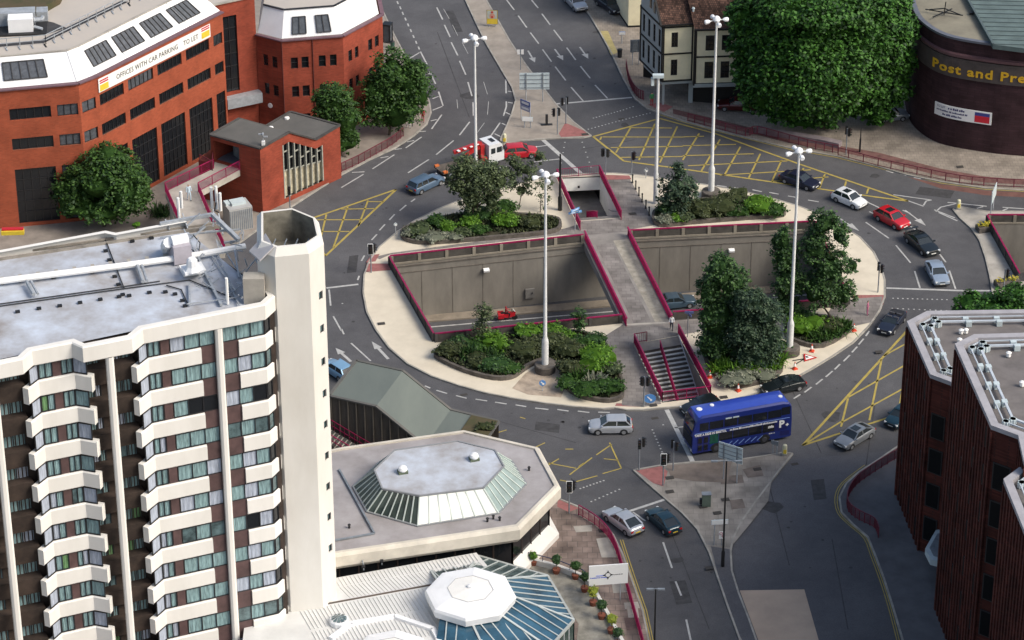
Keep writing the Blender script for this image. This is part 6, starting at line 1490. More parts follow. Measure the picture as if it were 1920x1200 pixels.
for a in (0, pi/2, pi, -pi/2):
    c, s2_ = cos(a), sin(a); k.beam((.25*c-.05, -.075, .25*s2_+2.9), (.45*c-.05, -.075, .45*s2_+2.9), .06 if abs(c) < .5 else .03, .03 if abs(c) < .5 else .06)
    k.box((.30*c-.05, -.08, .3*s2_+2.9), (.13, .02, .13), 0, 0, .78)
k.build('emblem', black, t, world=False)
k = MB(); word_strokes(k, 15, .15, lambda p: Vector((p.x-1.6, -.078, p.y+2.62)), 3); k.beam((-1.1, -.075, 2.86), (-.4, -.075, 2.86), .02, .05); k.build('blue_words', mat('bright blue print', (.05, .12, .7), .5, 0), t, world=False)
k = MB(); word_strokes(k, 12, .11, lambda p: Vector((p.x+.42, -.078, p.y+2.86)), 4); k.build('black_words', framedk, t, world=False)
def bollard_y(label, px):
    t = thing('keep_left_bollard', label, 'bollard', G(*px, PV), 0, 'lit traffic island bollards')
    k = MB(); k.box((0, 0, .1), (.55, .4, .2), 0, taper=.8); k.build('base', conclt, t, world=False)
    k = MB(); k.lathe((0, 0, .18), [(.25, 0), (.23, .7), (.2, .92), (.08, 1.0)], 10); weld(k.build('shell', mat('bollard cream', (.62, .6, .42), .5, .05), t, world=False))
    k = MB(); k.box((0, -.215, .5), (.3, .06, .42)); k.build('yellow_panel', yellowp, t, world=False)
bollard_y('cream and yellow bollard at the lower left corner of the top median, above the truck', (946, 268))
bollard_y('cream and yellow bollard on the splitter island corner behind the bus', (1471, 853))
bollard_y('cream and yellow bollard on the tip of the right-hand island', (1797, 392))
board('road_sign', 'small grey green sign back on thin legs next to the splitter island bollard', (1452, 851), .75, .45, 1.0, -.5, metgrey, metgrey)
board('direction_sign', 'pale sign board seen nearly edge-on at the far right island', (1861, 399), 2.6, 1.5, 1.6, 1.25, signback, signback)
board('road_sign', 'long white sign with a blue end near the tip of the splitter island', (1348, 1022), 1.55, .5, 2.25, .12, signwhite, signback)
t = thing('speed_sign', 'small white plate with red rings on a short post at the splitter island tip', 'sign', G(1353, 1024, PV), .1)
k = MB(); k.box((0, 0, 1.2), (.55, .05, .75)); k.build('plate', signwhite, t, world=False)
k = MB(); k.lathe((-.1, -.03, 1.38), [(.14, 0), (.14, .01)], 12, (0, -1, 0)); k.lathe((.1, -.03, 1.12), [(.14, 0), (.14, .01)], 12, (0, -1, 0)); k.m = 1; k.lathe((-.1, -.04, 1.38), [(.09, 0), (.09, .01)], 12, (0, -1, 0)); k.lathe((.1, -.04, 1.12), [(.09, 0), (.09, .01)], 12, (0, -1, 0)); k.build('ring', [mat('ring red', (.5, .02, .03), .5, 0), signwhite], t, world=False)
k = MB(); k.lathe((0, .05, 0), [(.04, 0), (.04, 1.5)], 6); k.build('post', metgrey, t, world=False)
def disc(label, px, h, r=.3, face=0, col=None, w2=1):
    t = thing('round_sign', label, 'sign', G(*px, PV), face)
    k = MB(); k.lathe((0, 0, 0), [(.045, 0), (.045, h+r)], 6); k.build('post', galv, t, world=False)
    k = MB(); k.lathe((0, -.05, h), [(r, 0), (r, .03)], 16, (0, -1, 0)); k.v = [(x*w2, y, z) for x, y, z in k.v]; k.build('disc', col or signblue, t, world=False)
    k = MB(); k.beam((-r*.5, -.09, h+r*.45), (r*.35, -.09, h-r*.4), .1, .02, Vector((0, 1, 0))); k.box((r*.25, -.095, h-r*.3), (.2, .02, .2)); k.build('arrow', signwhite, t, world=False)
disc('blue keep-left disc on a short post below the lamp mast drum', (1017, 733), .95, .33)
disc('blue disc sign laid low beside the lower left of the double steps', (1218, 759), .75, .5, w2=1.2)
disc('small round sign back on a thin post at the island edge behind the bollards', (1211, 334), 1.0, .28, col=metgrey)
disc('thin pale disc sign on the upper left rim of the island', (742, 442), 1.4, .2, col=signback)
t = thing('finger_sign', 'blue finger signs on a pole beside the left rail of the subway stairwell', 'sign', G(1078, 432, PV), .25)
k = MB(); k.lathe((0, 0, 0), [(.05, 0), (.05, 2.7)], 6); k.build('post', galv, t, world=False)
for i, (a, z, L) in enumerate(((.1, 2.2, 1.5), (.5, 2.5, 1.2), (-.5, 2.35, .9))): k = MB(); k.box((0, 0, z), (L, .08, .24), a); k.m = 1; k.box((0, -.05, z), (L*.7, .02, .06), a); k.build('finger', [mat('sky blue sign', (.16, .36, .66), .5, .05), signwhite], t, world=False)
t = thing('finger_sign', 'dark blue finger signs on a grey pole by the right rail of the double steps', 'sign', G(1289, 632, PV), -.3)
k = MB(); k.lathe((0, 0, 0), [(.05, 0), (.05, 3.0)], 6); k.build('post', metgrey, t, world=False)
for a, z, L in ((.2, 2.9, .9), (-.7, 2.65, .8)): k = MB(); k.box((.1, 0, z), (L, .07, .25), a); k.build('finger', signblue2, t, world=False)
board('road_sign', 'small white and blue sign on a post on the pavement left of the pub', (1166, 82), .75, .38, 1.2, .05, signwhite, signblue, legs=1)
board('direction_sign', 'grey blue framed sign on two long legs behind the pub corner', (1192, 122), 1.4, 1.6, 1.7, .15, metgrey, metgrey, ribs=True)
t = thing('litter_bin', 'small dark litter bin on the pavement left of the pub', 'bin', G(1162, 107, PV))
k = MB(); k.lathe((0, 0, 0), [(.26, 0), (.3, .9)], 10); k.build('body', framedk, t, world=False); k = MB(); k.lathe((0, 0, .9), [(.33, 0), (.33, .12), (.1, .2)], 10); k.build('lid', black, t, world=False)
t = thing('phone_kiosk', 'dark glazed phone kiosk behind the second red brick office', 'phone box', G(727, 78, PV), -.3)
k = MB(); 
for x in (-.45, .45):
    for y in (-.45, .45): k.box((x, y, 1.15), (.1, .1, 2.3))
k.box((0, 0, 2.35), (1.05, 1.05, .15)); k.build('frame', black, t, world=False); k = MB(); k.box((0, 0, 1.15), (.84, .84, 2.1)); k.build('glass', glassgrey, t, world=False)
t = thing('litter_bin', 'small green bin at the foot of the phone kiosk', 'bin', G(736, 90, PV)); k = MB(); k.lathe((0, 0, 0), [(.24, 0), (.28, .85)], 10); k.build('body', mat('bin green', (.03, .08, .06), .5, 0), t, world=False); k = MB(); k.lathe((0, 0, .85), [(.3, 0), (.1, .15)], 10); k.build('lid', black, t, world=False)
t = thing('electrical_cabinet', 'green grey electrical cabinet standing on the splitter island', 'cabinet', G(1324, 948, PV), .05)
k = MB(); k.box((0, 0, .65), (.8, .5, 1.3)); k.build('body', mat('cabinet green', (.11, .15, .12), .6, .08), t, world=False); k = MB(); k.box((0, 0, 1.33), (.88, .58, .07)); k.build('lid', metgrey, t, world=False); k = MB(); k.box((-.5, .1, .45), (.2, .35, .5)); k.build('side_box', framedk, t, world=False)
# cones
cone0 = thing('traffic_cone', '', 'traffic cone', (0, 0, 0), 0, 'traffic cones on the island rim')
orange = mat('cone orange', (.62, .07, .03), .5, 0)
k = MB(); k.box((0, 0, .04), (.42, .42, .08)); k.build('base', orange, cone0, world=False)
k = MB(); k.lathe((0, 0, .07), [(.15, 0), (.115, .22)], 12); k.m = 1; k.lathe((0, 0, .29), [(.114, 0), (.06, .3)], 12); k.m = 0; k.lathe((0, 0, .59), [(.06, 0), (.03, .14)], 12); k.build('cone', [orange, signwhite], cone0, world=False)
for i, (p, lab) in enumerate([((1331, 708), 'traffic cone between the steps railing and the grassy planter'), ((1384, 733), 'traffic cone at the kerb below the silvery shrub, above the bus roof'), ((1446, 716), 'traffic cone beside the dark car behind the bus'), ((1490, 692), 'traffic cone left of the fallen warning sign'), ((1522, 659), 'traffic cone right of the mast drum, above the fallen sign'), ((1601, 620), 'farthest right traffic cone, beyond the spiky bush')]):
    o = cone0 if i == 0 else copy_tree(cone0)
    o.location = G(*p, PV); o['label'] = lab; o.rotation_euler = (0, 0, i*.7); o.scale = (1.15,)*3
t = thing('warning_sign', 'red-edged triangular road works sign lying flat on the island rim', 'sign', G(1515, 671, PV), .5)
k = MB(); k.prism([(-.75, -.5), (.75, -.5), (0, .8)], .06, .1); k.m = 1; k.prism([(-.5, -.35), (.5, -.35), (0, .5)], .1, .11); k.build('panel', [mat('sign red', (.5, .02, .02), .5, 0), signwhite], t, world=False)
k = MB(); k.box((-1.2, -.3, .05), (1.4, .08, .06), .3); k.box((-1.1, .1, .05), (1.2, .08, .06), -.2); k.box((-.1, .02, .12), (.2, .3, .02)); k.build('folded_leg', framedk, t, world=False)

# ================================================================= VEHICLES
def paint(name, c, metal=.2): return mat(name, c, .28, var=.04, scale=1, metal=metal, coat=.6)
cglass = mat('car glass', (.02, .027, .03), .06, var=0, spec=.8)
lampw = mat('headlamp glass', (.7, .72, .72), .15, 0, spec=.8); lampr = mat('rear lamp red', (.45, .01, .01), .25, 0); platew = mat('white plate', (.75, .75, .7), .5, 0); platey = mat('yellow plate', (.7, .5, .05), .5, 0)
trimd = mat('black trim', (.018, .018, .02), .6, 0)
KINDS = {  # length, width, height, bonnet start of screen, roof front, roof rear, boot top, bonnet height, boot height (x from front to rear)
 'hatch': dict(L=4.0, W=1.68, H=1.42, ws=1.05, rf=1.75, rr=3.35, rb=3.82, hb=.90, hr=.95, tail=.04),
 'saloon': dict(L=4.5, W=1.74, H=1.40, ws=1.25, rf=2.0, rr=3.15, rb=3.85, hb=.88, hr=.98, tail=.6),
 'liftback': dict(L=4.45, W=1.74, H=1.40, ws=1.2, rf=1.95, rr=3.1, rb=4.1, hb=.88, hr=.98, tail=.28),
 'estate': dict(L=4.6, W=1.72, H=1.45, ws=1.25, rf=1.95, rr=4.1, rb=4.48, hb=.9, hr=.95, tail=.05),
 'coupe': dict(L=4.4, W=1.74, H=1.28, ws=1.35, rf=2.1, rr=2.9, rb=3.9, hb=.84, hr=.95, tail=.45),
}
def car(name, label, rear, front, kind, col, z=0.008, open_top=False, spoiler=False, sunroof=False, plate_r=platey, sc=1.0, group=None, cat='car', roofmat=None):
    K = KINDS[kind]; a, b_ = G2(rear, z), G2(front, z); mid_ = (a+b_)/2; d = (b_-a).normalized()
    t = thing(name, label, cat, (*mid_, z), atan2(d.y, d.x), group); L, W, H = K['L'], K['W'], K['H']; hw = W/2
    X = lambda s_: L/2-s_      # +x is forward
    # lower body: loft of cross-sections from nose to tail
    st = [(0.0, .70, .34, .60), (.06, .86, .24, .70), (.22, .96, .20, K['hb']-.13), (.62, 1.0, .19, K['hb']-.04), (K['ws'], 1.0, .19, K['hb']+.02), (K['rf'], 1.0, .18, K['hb']+.06), (K['rr'], 1.0, .19, K['hr']), (min(K['rb'], L-.35), .99, .20, K['hr']), (L-.16, .95, .22, K['hr']-.05), (L-.03, .86, .30, K['hr']-.2), (L, .74, .36, .62)]
    if K['tail'] < .1: st[-3] = (L-.14, .96, .22, K['hr']); st[-2] = (L-.03, .90, .28, K['hr']-.12)
    k = MB(); rings = []
    for s_, f, zb, zt in st:
        w_ = hw*f; mid2 = zb+(zt-zb)*.55
        half = [(w_*.90, zb), (w_*.99, zb+.08), (w_*1.0, mid2), (w_*.97, zt-.09), (w_*.90, zt-.015), (w_*.5, zt+.015), (0, zt+.02)]
        ring = [(X(s_), -y, zz) for y, zz in half]+[(X(s_), y, zz) for y, zz in reversed(half[:-1])]
        rings.append(ring)
    n = len(rings[0]); vs = [q for r_ in rings for q in r_]; fs = []
    for i in range(len(rings)-1):
        for q in range(n-1): fs.append((i*n+q, i*n+q+1, (i+1)*n+q+1, (i+1)*n+q))
        fs.append((i*n+n-1, i*n, (i+1)*n, (i+1)*n+n-1))
    fs += [tuple(range(n))[::-1], tuple((len(rings)-1)*n+q for q in range(n))]
    k.add(vs, fs); body = weld(k.build('body', col, t, world=False), 40)
    bz = K['hb']+.0; rz_ = H
    wsx, rfx, rrx, rbx = X(K['ws']), X(K['rf']), X(K['rr']), X(K['rb'])
    yb, yt = hw*.90, hw*.72
    if not open_top:
        # glasshouse core, then roof skin and pillars in body colour standing proud
        k = MB(); zb0, zb1 = K['hb']+.02, K['hr']
        A = [(wsx, yb, zb0), (rfx, yt, rz_-.04), (rrx, yt, rz_-.04), (rbx, yb*.96, zb1)]
        Lh = [(x, y, zz) for x, y, zz in A]; Rh = [(x, -y, zz) for x, y, zz in A]
        k.add(Lh+Rh, [(0, 1, 2, 3)[::-1], (4, 5, 6, 7)]); sw = k.build('side_window', cglass, t, world=False)
        k = MB(); k.face([Rh[0], Lh[0], Lh[1], Rh[1]]); k.build('windscreen', cglass, t, world=False)
        k = MB(); k.face([Rh[2], Lh[2], Lh[3], Rh[3]]); k.build('rear_window', cglass, t, world=False)
        k = MB(); rr = [(rfx+.12, yt*.92, rz_-.075), (rfx-.04, yt*1.02, rz_-.03), ((rfx+rrx)/2, yt*1.04, rz_+.0), (rrx+.04, yt*1.02, rz_-.03), (rrx-.10, yt*.92, rz_-.07)]
        for i in range(4):
            a0, a1 = rr[i], rr[i+1]; k.add([(a0[0], -a0[1], a0[2]), (a0[0], -a0[1]*.6, a0[2]+.035), (a0[0], a0[1]*.6, a0[2]+.035), (a0[0], a0[1], a0[2]), (a1[0], -a1[1], a1[2]), (a1[0], -a1[1]*.6, a1[2]+.035), (a1[0], a1[1]*.6, a1[2]+.035), (a1[0], a1[1], a1[2])], [(0, 4, 5, 1), (1, 5, 6, 2), (2, 6, 7, 3)])
        k.build('roof', roofmat or col, t, smooth=True, world=False)
        k = MB()
        for s_ in (-1, 1):
            for (p, q, w_) in ((0, 1, .09), (3, 2, .16 if K['tail'] > .1 else .12)):
                P, Q = Vector((A[p][0], s_*A[p][1], A[p][2])), Vector((A[q][0], s_*A[q][1], A[q][2])); k.beam(P, Q, w_, .06, Vector((0, 0, 1)))
            nB = 2 if kind in ('estate',) else 1
            for i in range(nB): x0 = rfx+(rrx-rfx)*(.5 if nB == 1 else .32+.4*i); k.beam((x0+.03, s_*(yb+.0), zb0), (x0, s_*(yt+.01), rz_-.04), .08, .05, Vector((0, 1, 0)))
            k.beam((rfx, s_*yt, rz_-.035), (rrx, s_*yt, rz_-.035), .07, .06)
        k.build('pillar', col, t, world=False)
        if sunroof: k = MB(); k.box(((rfx+rrx)/2+.2, 0, rz_+.035), (.75, .8, .02)); k.build('sunroof', cglass, t, world=False)
    else:
        k = MB(); k.box(((rfx+rrx)/2-.15, 0, K['hb']+.01), (1.7, hw*1.55, .12)); k.build('cockpit', trimd, t, world=False)
        k = MB(); 
        for y in (-.38, .38):
            for x in (rfx-.25, rfx-1.05): k.box((x, y, K['hb']+.12), (.25, .5, .35), 0, 0, -.15); k.box((x+.25, y, K['hb']+.02), (.5, .5, .14))
        k.build('seat', mat('seat grey', (.07, .07, .08), .8, .1), t, world=False)
        k = MB(); k.face([(wsx, -yb, K['hb']+.04), (wsx, yb, K['hb']+.04), (rfx+.1, yt, rz_-.1), (rfx+.1, -yt, rz_-.1)]); k.build('windscreen', cglass, t, world=False)
        k = MB(); k.beam((wsx, -yb, K['hb']), (rfx+.1, -yt, rz_-.1), .06, .06); k.beam((wsx, yb, K['hb']), (rfx+.1, yt, rz_-.1), .06, .06); k.beam((rfx+.1, -yt, rz_-.1), (rfx+.1, yt, rz_-.1), .06, .06); k.build('screen_frame', col, t, world=False)
        k = MB(); k.box((rbx+.35, 0, K['hr']+.06), (.7, hw*1.6, .16)); k.build('folded_hood', trimd, t, world=False)
    for sx in (X(.82), X(L-.82)):
        for s_ in (-1, 1):
            k = MB(); k.lathe((sx, s_*(hw-.11), .30), [(.29, -.1), (.31, -.07), (.31, .07), (.29, .1)], 16, (0, 1, 0)); wh = weld(k.build('wheel', rubber, t, world=False))
            k = MB(); k.lathe((sx, s_*(hw-.0), .30), [(.2, -.02), (.19, .012)], 12, (0, s_, 0)); k.build('rim', chrome, wh, world=False)
            k = MB()
            for q in range(10):
                a0 = pi*q/9; a1 = pi*(q+1)/9
                if q < 9: k.face([(sx+.37*cos(a0), s_*(hw*1.004+.003), .28+.37*sin(a0)), (sx+.37*cos(a1), s_*(hw*1.004+.003), .28+.37*sin(a1)), (sx, s_*(hw*1.004+.003), .28)])
            k.build('wheel_arch', trimd, t, world=False)
    for s_ in (-1, 1):
        k = MB(); k.box((X(.10), s_*hw*.66, .63), (.16, .36, .15), s_*-.3); k.build('headlight', lampw, t, world=False)
        k = MB(); k.box((X(L-.04), s_*hw*.70, .70 if K['tail'] > .1 else .76), (.1, .30, .17), s_*.2); k.build('tail_light', lampr, t, world=False)
        k = MB(); k.box((wsx-.12, s_*(hw+.07), K['hb']+.08), (.12, .2, .13)); k.build('wing_mirror', col, t, world=False)
    k = MB(); k.box((X(-.01), 0, .42), (.04, .52, .11)); k.build('number_plate', platew, t, world=False)
    k = MB(); k.box((X(L+.005), 0, .52), (.04, .52, .11)); k.build('number_plate', plate_r, t, world=False)
    k = MB(); k.box((X(.05), 0, .60), (.1, .55, .10)); k.build('grille', trimd, t, world=False)
    k = MB(); k.box((X(.03), 0, .33), (.18, W*.86, .13)); k.box((X(L-.03), 0, .36), (.16, W*.88, .13)); k.build('bumper', trimd if kind != 'coupe' else col, t, world=False)
    if spoiler: k = MB(); k.box((X(L-.15), 0, K['hr']+.22), (.25, W*.9, .05)); k.box((X(L-.2), -.6, K['hr']+.1), (.15, .06, .25)); k.box((X(L-.2), .6, K['hr']+.1), (.15, .06, .25)); k.build('spoiler', col, t, world=False)
    if sc != 1: t.scale = (sc,)*3
    return t
silver = paint('silver paint', (.50, .52, .55), .4); silverb = paint('pale blue silver paint', (.36, .44, .54), .4); whitec = paint('white car paint', (.72, .74, .75), .0)
redc = paint('bright red paint', (.50, .012, .022), .0); navyc = paint('navy paint', (.014, .018, .035)); darkc = paint('dark green black paint', (.012, .017, .02)); tealc = paint('dark teal paint', (.008, .036, .055)); slate = paint('slate blue paint', (.10, .16, .24)); grey2 = paint('grey silver paint', (.30, .32, .34), .4); bluec = paint('light blue paint', (.22, .40, .58), .2); maroonc = paint('dark red paint', (.10, .01, .012)); lav = paint('lavender silver paint', (.42, .46, .58), .4)
car('parked_car', 'slate blue estate car following the red and white truck on the left', (775, 363), (822, 341), 'estate', slate)
car('parked_car', 'pale silver saloon parked by the kerb at the very top', (1064, -4), (1094, 26), 'saloon', silver)
car('parked_car', 'dark navy saloon on the yellow box lines at upper right', (1468, 336), (1530, 356), 'saloon', paint('dark blue paint', (.02, .024, .05)))
car('parked_car', 'white hatchback with an open sunroof behind the red hatchback', (1567, 371), (1617, 392), 'hatch', whitec, sunroof=True)
car('parked_car', 'bright red hatchback between the white and the black car on the right', (1648, 406), (1696, 431), 'hatch', redc, sunroof=True, sc=1.05)
car('parked_car', 'black green coupe with a big rear spoiler on the right of the roundabout', (1708, 448), (1748, 481), 'coupe', darkc, spoiler=True, sc=1.08)
car('parked_car', 'pale blue silver saloon waiting at the right stop line', (1747, 502), (1766, 538), 'saloon', silverb)
car('parked_car', 'open-topped navy convertible near the dark brick tower', (1685, 596), (1658, 629), 'coupe', navyc, open_top=True)
car('parked_car', 'dark coupe partly hidden behind the rear of the blue bus', (1500, 724), (1436, 739), 'coupe', darkc, sc=1.0)
car('parked_car', 'dark car almost hidden behind the front of the blue bus', (1346, 763), (1284, 779), 'hatch', darkc)
car('parked_car', 'silver hatchback heading left below the island', (1187, 807), (1102, 808), 'hatch', silver, sc=1.05)
car('parked_car', 'silver liftback seen from behind by the magenta guard rail', (1194, 1005), (1143, 967), 'liftback', silver)
car('parked_car', 'dark teal hatchback seen from behind next to the silver liftback', (1264, 1004), (1223, 966), 'liftback', tealc, sc=.95)
car('parked_car', 'grey silver liftback with sunroof right of the yellow bollard', (1629, 811), (1575, 843), 'liftback', grey2, sunroof=True)
car('parked_car', 'dark teal car half hidden by the dark brick tower', (1706, 775), (1672, 803), 'hatch', tealc)
car('parked_car', 'dark car with pale roof down on the sunken road beside the bridge', (1238, 577), (1292, 571), 'saloon', paint('grey blue paint', (.06, .10, .14)), z=ZP+.02)
car('parked_car', 'light blue car between the cream tower and the dark shelter', (656, 716), (612, 688), 'hatch', bluec)
car('parked_car', 'dark red car parked in the shade beside the pub', (1410, 206), (1355, 203), 'saloon', maroonc, z=PV+.008)
car('parked_car', 'pale car peeking out from under the big tree by the curved wall', (1650, 226), (1690, 222), 'hatch', grey2, z=PV+.008)
car('parked_car', 'dark car with grey bumper parked outside the shop at the top edge', (1130, 8), (1154, 24), 'estate', navyc, z=PV+.008)
car('parked_car', 'rounded bright red car in front of the truck at the top stop line', (947, 295), (1002, 291), 'hatch', redc, sc=1.02)
for o in list(C.objects):
    if o.name.startswith('parked_car'):
        o.name = 'parked_car' if o['label'].find('park') >= 0 else 'car'; o['group'] = 'cars on and around the roundabout'

# ---- the bus
bus = thing('double_decker_bus', 'royal blue double decker bus with white lettering turning below the island', 'bus', G(1398, 838, .008), 0)
fL = G2((1297, 857)); d = (G(1491, 753, 4.2)-G(1302, 787, 4.2)).xy.normalized(); rz = atan2(d.y, d.x); nrm = Vector((-d.y, d.x))
BL, BW, BH = 10.15, 2.48, 4.22
cxy = fL+d*BL/2+nrm*BW/2; bus.location = (*cxy, .008); bus.rotation_euler = (0, 0, rz); bus.matrix_basis = Matrix.Translation((*cxy, .008)) @ Matrix.Rotation(rz, 4, 'Z')
bb = paint('bus blue', (.012, .027, .19), 0); bb_lit = paint('bus blue lit top', (.035, .075, .44), 0); bdk = paint('bus dark blue', (.012, .016, .12), 0)  # roof blue is the body blue lightened, light from above put into the paint
x0, x1, y0, y1 = -BL/2, BL/2, -BW/2, BW/2        # front at x0, visible side at y0
k = MB()
sec = [(y0, .32), (y0, 2.35), (y0, 3.95), (y0+.10, 4.15), (y0+.4, 4.22), (y1-.4, 4.22), (y1-.1, 4.15), (y1, 3.95), (y1, .32)]
prof = [(x0+.10, .0), (x0, .02), (x1-.12, 0), (x1, .08)]
def shell(k, xa, xb, fa=0, fb=0):
    A = [(xa, y, z) for y, z in sec]; B = [(xb, y, z) for y, z in sec]; n = len(sec)
    k.add(A+B, [(i, i+1, n+i+1, n+i)[::-1] for i in range(n-1)]+[(n-1, 0, n, 2*n-1)[::-1], tuple(range(n)), tuple(range(n, 2*n))[::-1]])
rs = []
for i, (z, xo) in enumerate([(.32, .12), (1.0, .0), (2.3, .08), (2.55, .02), (3.9, .38), (4.12, .62), (4.22, .95)]): pass
# side profile outline extruded across the width, edges rounded at the roof
outline = [(x0+.12, .32), (x0, .6), (x0+.03, 2.25), (x0+.06, 2.6), (x0+.38, 3.85), (x0+.6, 4.1), (x0+1.0, 4.22), (x1-.9, 4.22), (x1-.35, 4.1), (x1-.08, 3.8), (x1, 2.4), (x1, .45), (x1-.15, .32)]
n = len(outline); ys = [(y0, 1), (y0+.22, 0), (y1-.22, 0), (y1, 1)]
vs = []
for y, e_ in ys:
    for x, z in outline: vs.append((x*(1-.004*e_), y, z-(.14*e_ if z > 3.7 else 0)))
fs = [(j*n+i, j*n+(i+1) % n, (j+1)*n+(i+1) % n, (j+1)*n+i) for j in range(3) for i in range(n)]+[tuple(range(n))[::-1], tuple(range(3*n, 4*n))]
k.add(vs, fs); weld(k.build('body', bb, bus, world=False), 30)
k = MB(); k.add([(x0+.66, y0+.16, 4.14), (x1-.4, y0+.16, 4.14), (x1-.4, y1-.16, 4.14), (x0+.66, y1-.16, 4.14), (x0+1.0, y0+.3, 4.235), (x1-.9, y0+.3, 4.235), (x1-.9, y1-.3, 4.235), (x0+1.0, y1-.3, 4.235)], [(4, 5, 6, 7), (0, 1, 5, 4), (1, 2, 6, 5), (2, 3, 7, 6), (3, 0, 4, 7)]); weld(k.build('roof', bb_lit, bus, world=False), 60)
def side(xa, xb, za, zb, m, nm, off_=.012, yy=None, name='window'):
    yy = y0 if yy is None else yy; s_ = -1 if yy < 0 else 1
    k = MB(); k.box(((xa+xb)/2, yy+s_*off_, (za+zb)/2), (xb-xa, .02, zb-za)); return k.build(nm, m, bus, world=False)
bglass = mat('bus glass', (.012, .014, .02), .08, 0, spec=.7)
for yy in (y0, y1):
    for xa, xb in [(-4.35, -3.45), (-3.35, -1.95), (-1.85, -.55), (-.45, .95), (1.05, 2.5), (2.6, 3.95), (4.05, 4.8)][:6]: side(xa, xb, 2.72, 3.55, bglass, 'upper_window', yy=yy)
    side(3.98, 4.85, 2.85, 3.7, bglass, 'upper_window', yy=yy)
    for xa, xb in [(-2.35, -1.0), (-.92, .6), (.68, 2.0), (2.08, 3.3)]: side(xa, xb, 1.25, 2.12, bglass, 'lower_window', yy=yy)
side(-3.3, -2.43, 1.1, 2.12, mat('cab green glass', (.015, .10, .07), .2, .3, 3), 'lower_window')
k = MB()
for xa in (-4.55, -3.95): k.box((xa+.26, y0-.014, 1.25), (.5, .03, 1.85))
k.build('door', bdk, bus, world=False)
k = MB()
for xa in (-4.55, -3.95):
    for z_ in (.85, 1.65): k.box((xa+.26, y0-.034, z_), (.38, .02, .6))
k.build('door_glass', bglass, bus, world=False)
k = MB(); k.add([(x0+.075, y0+.18, 2.75), (x0+.075, y1-.18, 2.75), (x0+.33, y1-.25, 3.75), (x0+.33, y0+.25, 3.75)], [(0, 1, 2, 3)]); k.v = [(x-.03, y, z) for x, y, z in k.v]; k.build('upper_windscreen', bglass, bus, world=False)
k = MB(); k.box((x0-.005, 0, 1.55), (.03, BW-.3, 1.15)); k.build('windscreen', bglass, bus, world=False)
k = MB(); k.box((x0-.005, 0, 2.42), (.06, 1.7, .3)); k.build('destination_blind', black, bus, world=False)
k = MB(); k.box((x1+.0, 0, 3.2), (.03, BW-.7, .7)); k.build('rear_window', bglass, bus, world=False)
side(2.2-.2, 4.6, 1.2, 2.2, bdk, 'side_panel', .008); side(3.9, 4.85, .6, 1.1, bdk, 'engine_grille', .012)
k = MB(); k.box((0, y0-.012, 2.47), (BL-.5, .02, .05)); k.build('pale_stripe', mat('pale blue stripe', (.25, .38, .75), .4, 0), bus, world=False)
for sx in (x0+2.45, x1-2.75):
    for s_ in (-1, 1):
        k = MB(); k.lathe((sx, s_*(BW/2-.12), .50), [(.46, -.14), (.5, -.1), (.5, .1), (.46, .145)], 20, (0, 1, 0)); wv = weld(k.build('wheel', rubber, bus, world=False))
        k = MB(); k.lathe((sx, s_*(BW/2+.03), .50), [(.27, 0), (.25, .02)], 14, (0, s_, 0)); k.build('rim', mat('dark hub', (.06, .06, .07), .5, 0), wv, world=False)
        k = MB()
        for q in range(10): a0, a1 = pi*q/10, pi*(q+1)/10; k.face([(sx+.6*cos(a0), s_*(BW/2+.006), .46+.6*sin(a0)), (sx+.6*cos(a1), s_*(BW/2+.006), .46+.6*sin(a1)), (sx, s_*(BW/2+.006), .46)])
        k.build('wheel_arch', trimd, bus, world=False)
for px, r_ in (((x0+1.2, .2), .3), ((x0+2.6, .5), .22), ((x1-.8, -.1), .22)): k = MB(); k.lathe((*px, 4.23), [(r_, 0), (r_*.9, .07), (.02, .09)], 12); k.build('roof_vent', whiteroof, bus, world=False)
k = MB(); text_mb(k, 'TAKE A RIDE IN BRISTOL', .33, lambda p: Vector((p.x-4.85, y0-.03-p.z, p.y+2.17)), .012, .004, spacing=1.05); word_strokes(k, 34, .27, lambda p: Vector((p.x-.6, y0-.034, p.y+2.19)), 6)
xs = [v[0] for v in k.v]; k.v = [(-4.85+(v[0]+4.85)*(8.4/(max(xs)+4.85)), v[1], v[2]) for v in k.v]; k.build('slogan', signwhite, bus, world=False)
k = MB(); text_mb(k, 'P', 1.05, lambda p: Vector((p.x+3.75, y0-.035-p.z, p.y+1.55)), .05, .006); text_mb(k, '+', .5, lambda p: Vector((p.x+4.45, y0-.035-p.z, p.y+1.55)), .04, .006); text_mb(k, 'ride', .34, lambda p: Vector((p.x+2.65, y0-.035-p.z, p.y+1.7)), .03, .006); word_strokes(k, 6, .16, lambda p: Vector((p.x+2.75, y0-.035, p.y+1.0)), 7); k.build('logo', signwhite, bus, world=False)
k = MB()
for i in range(6): k.beam((-1.55+i*.62, y0-.03, .55), (-1.0+i*.62, y0-.03, 1.0), .02, .07, Vector((0, 1, 0)))
k.build('speed_stripe', mat('pale stripe', (.30, .45, .80), .4, 0), bus, world=False)
for i, (xa, nm_) in enumerate(((-1.75, 0), (-1.0, 1))): k = MB(); k.box((xa+.3, y0-.03, 3.62), (.62, .03, .13)); k.build('open_vent', signback, bus, world=False)
for s_ in (-1, 1): k = MB(); k.box((x0-.0, s_*.95, .62), (.05, .3, .2)); k.build('headlight', lampw, bus, world=False)

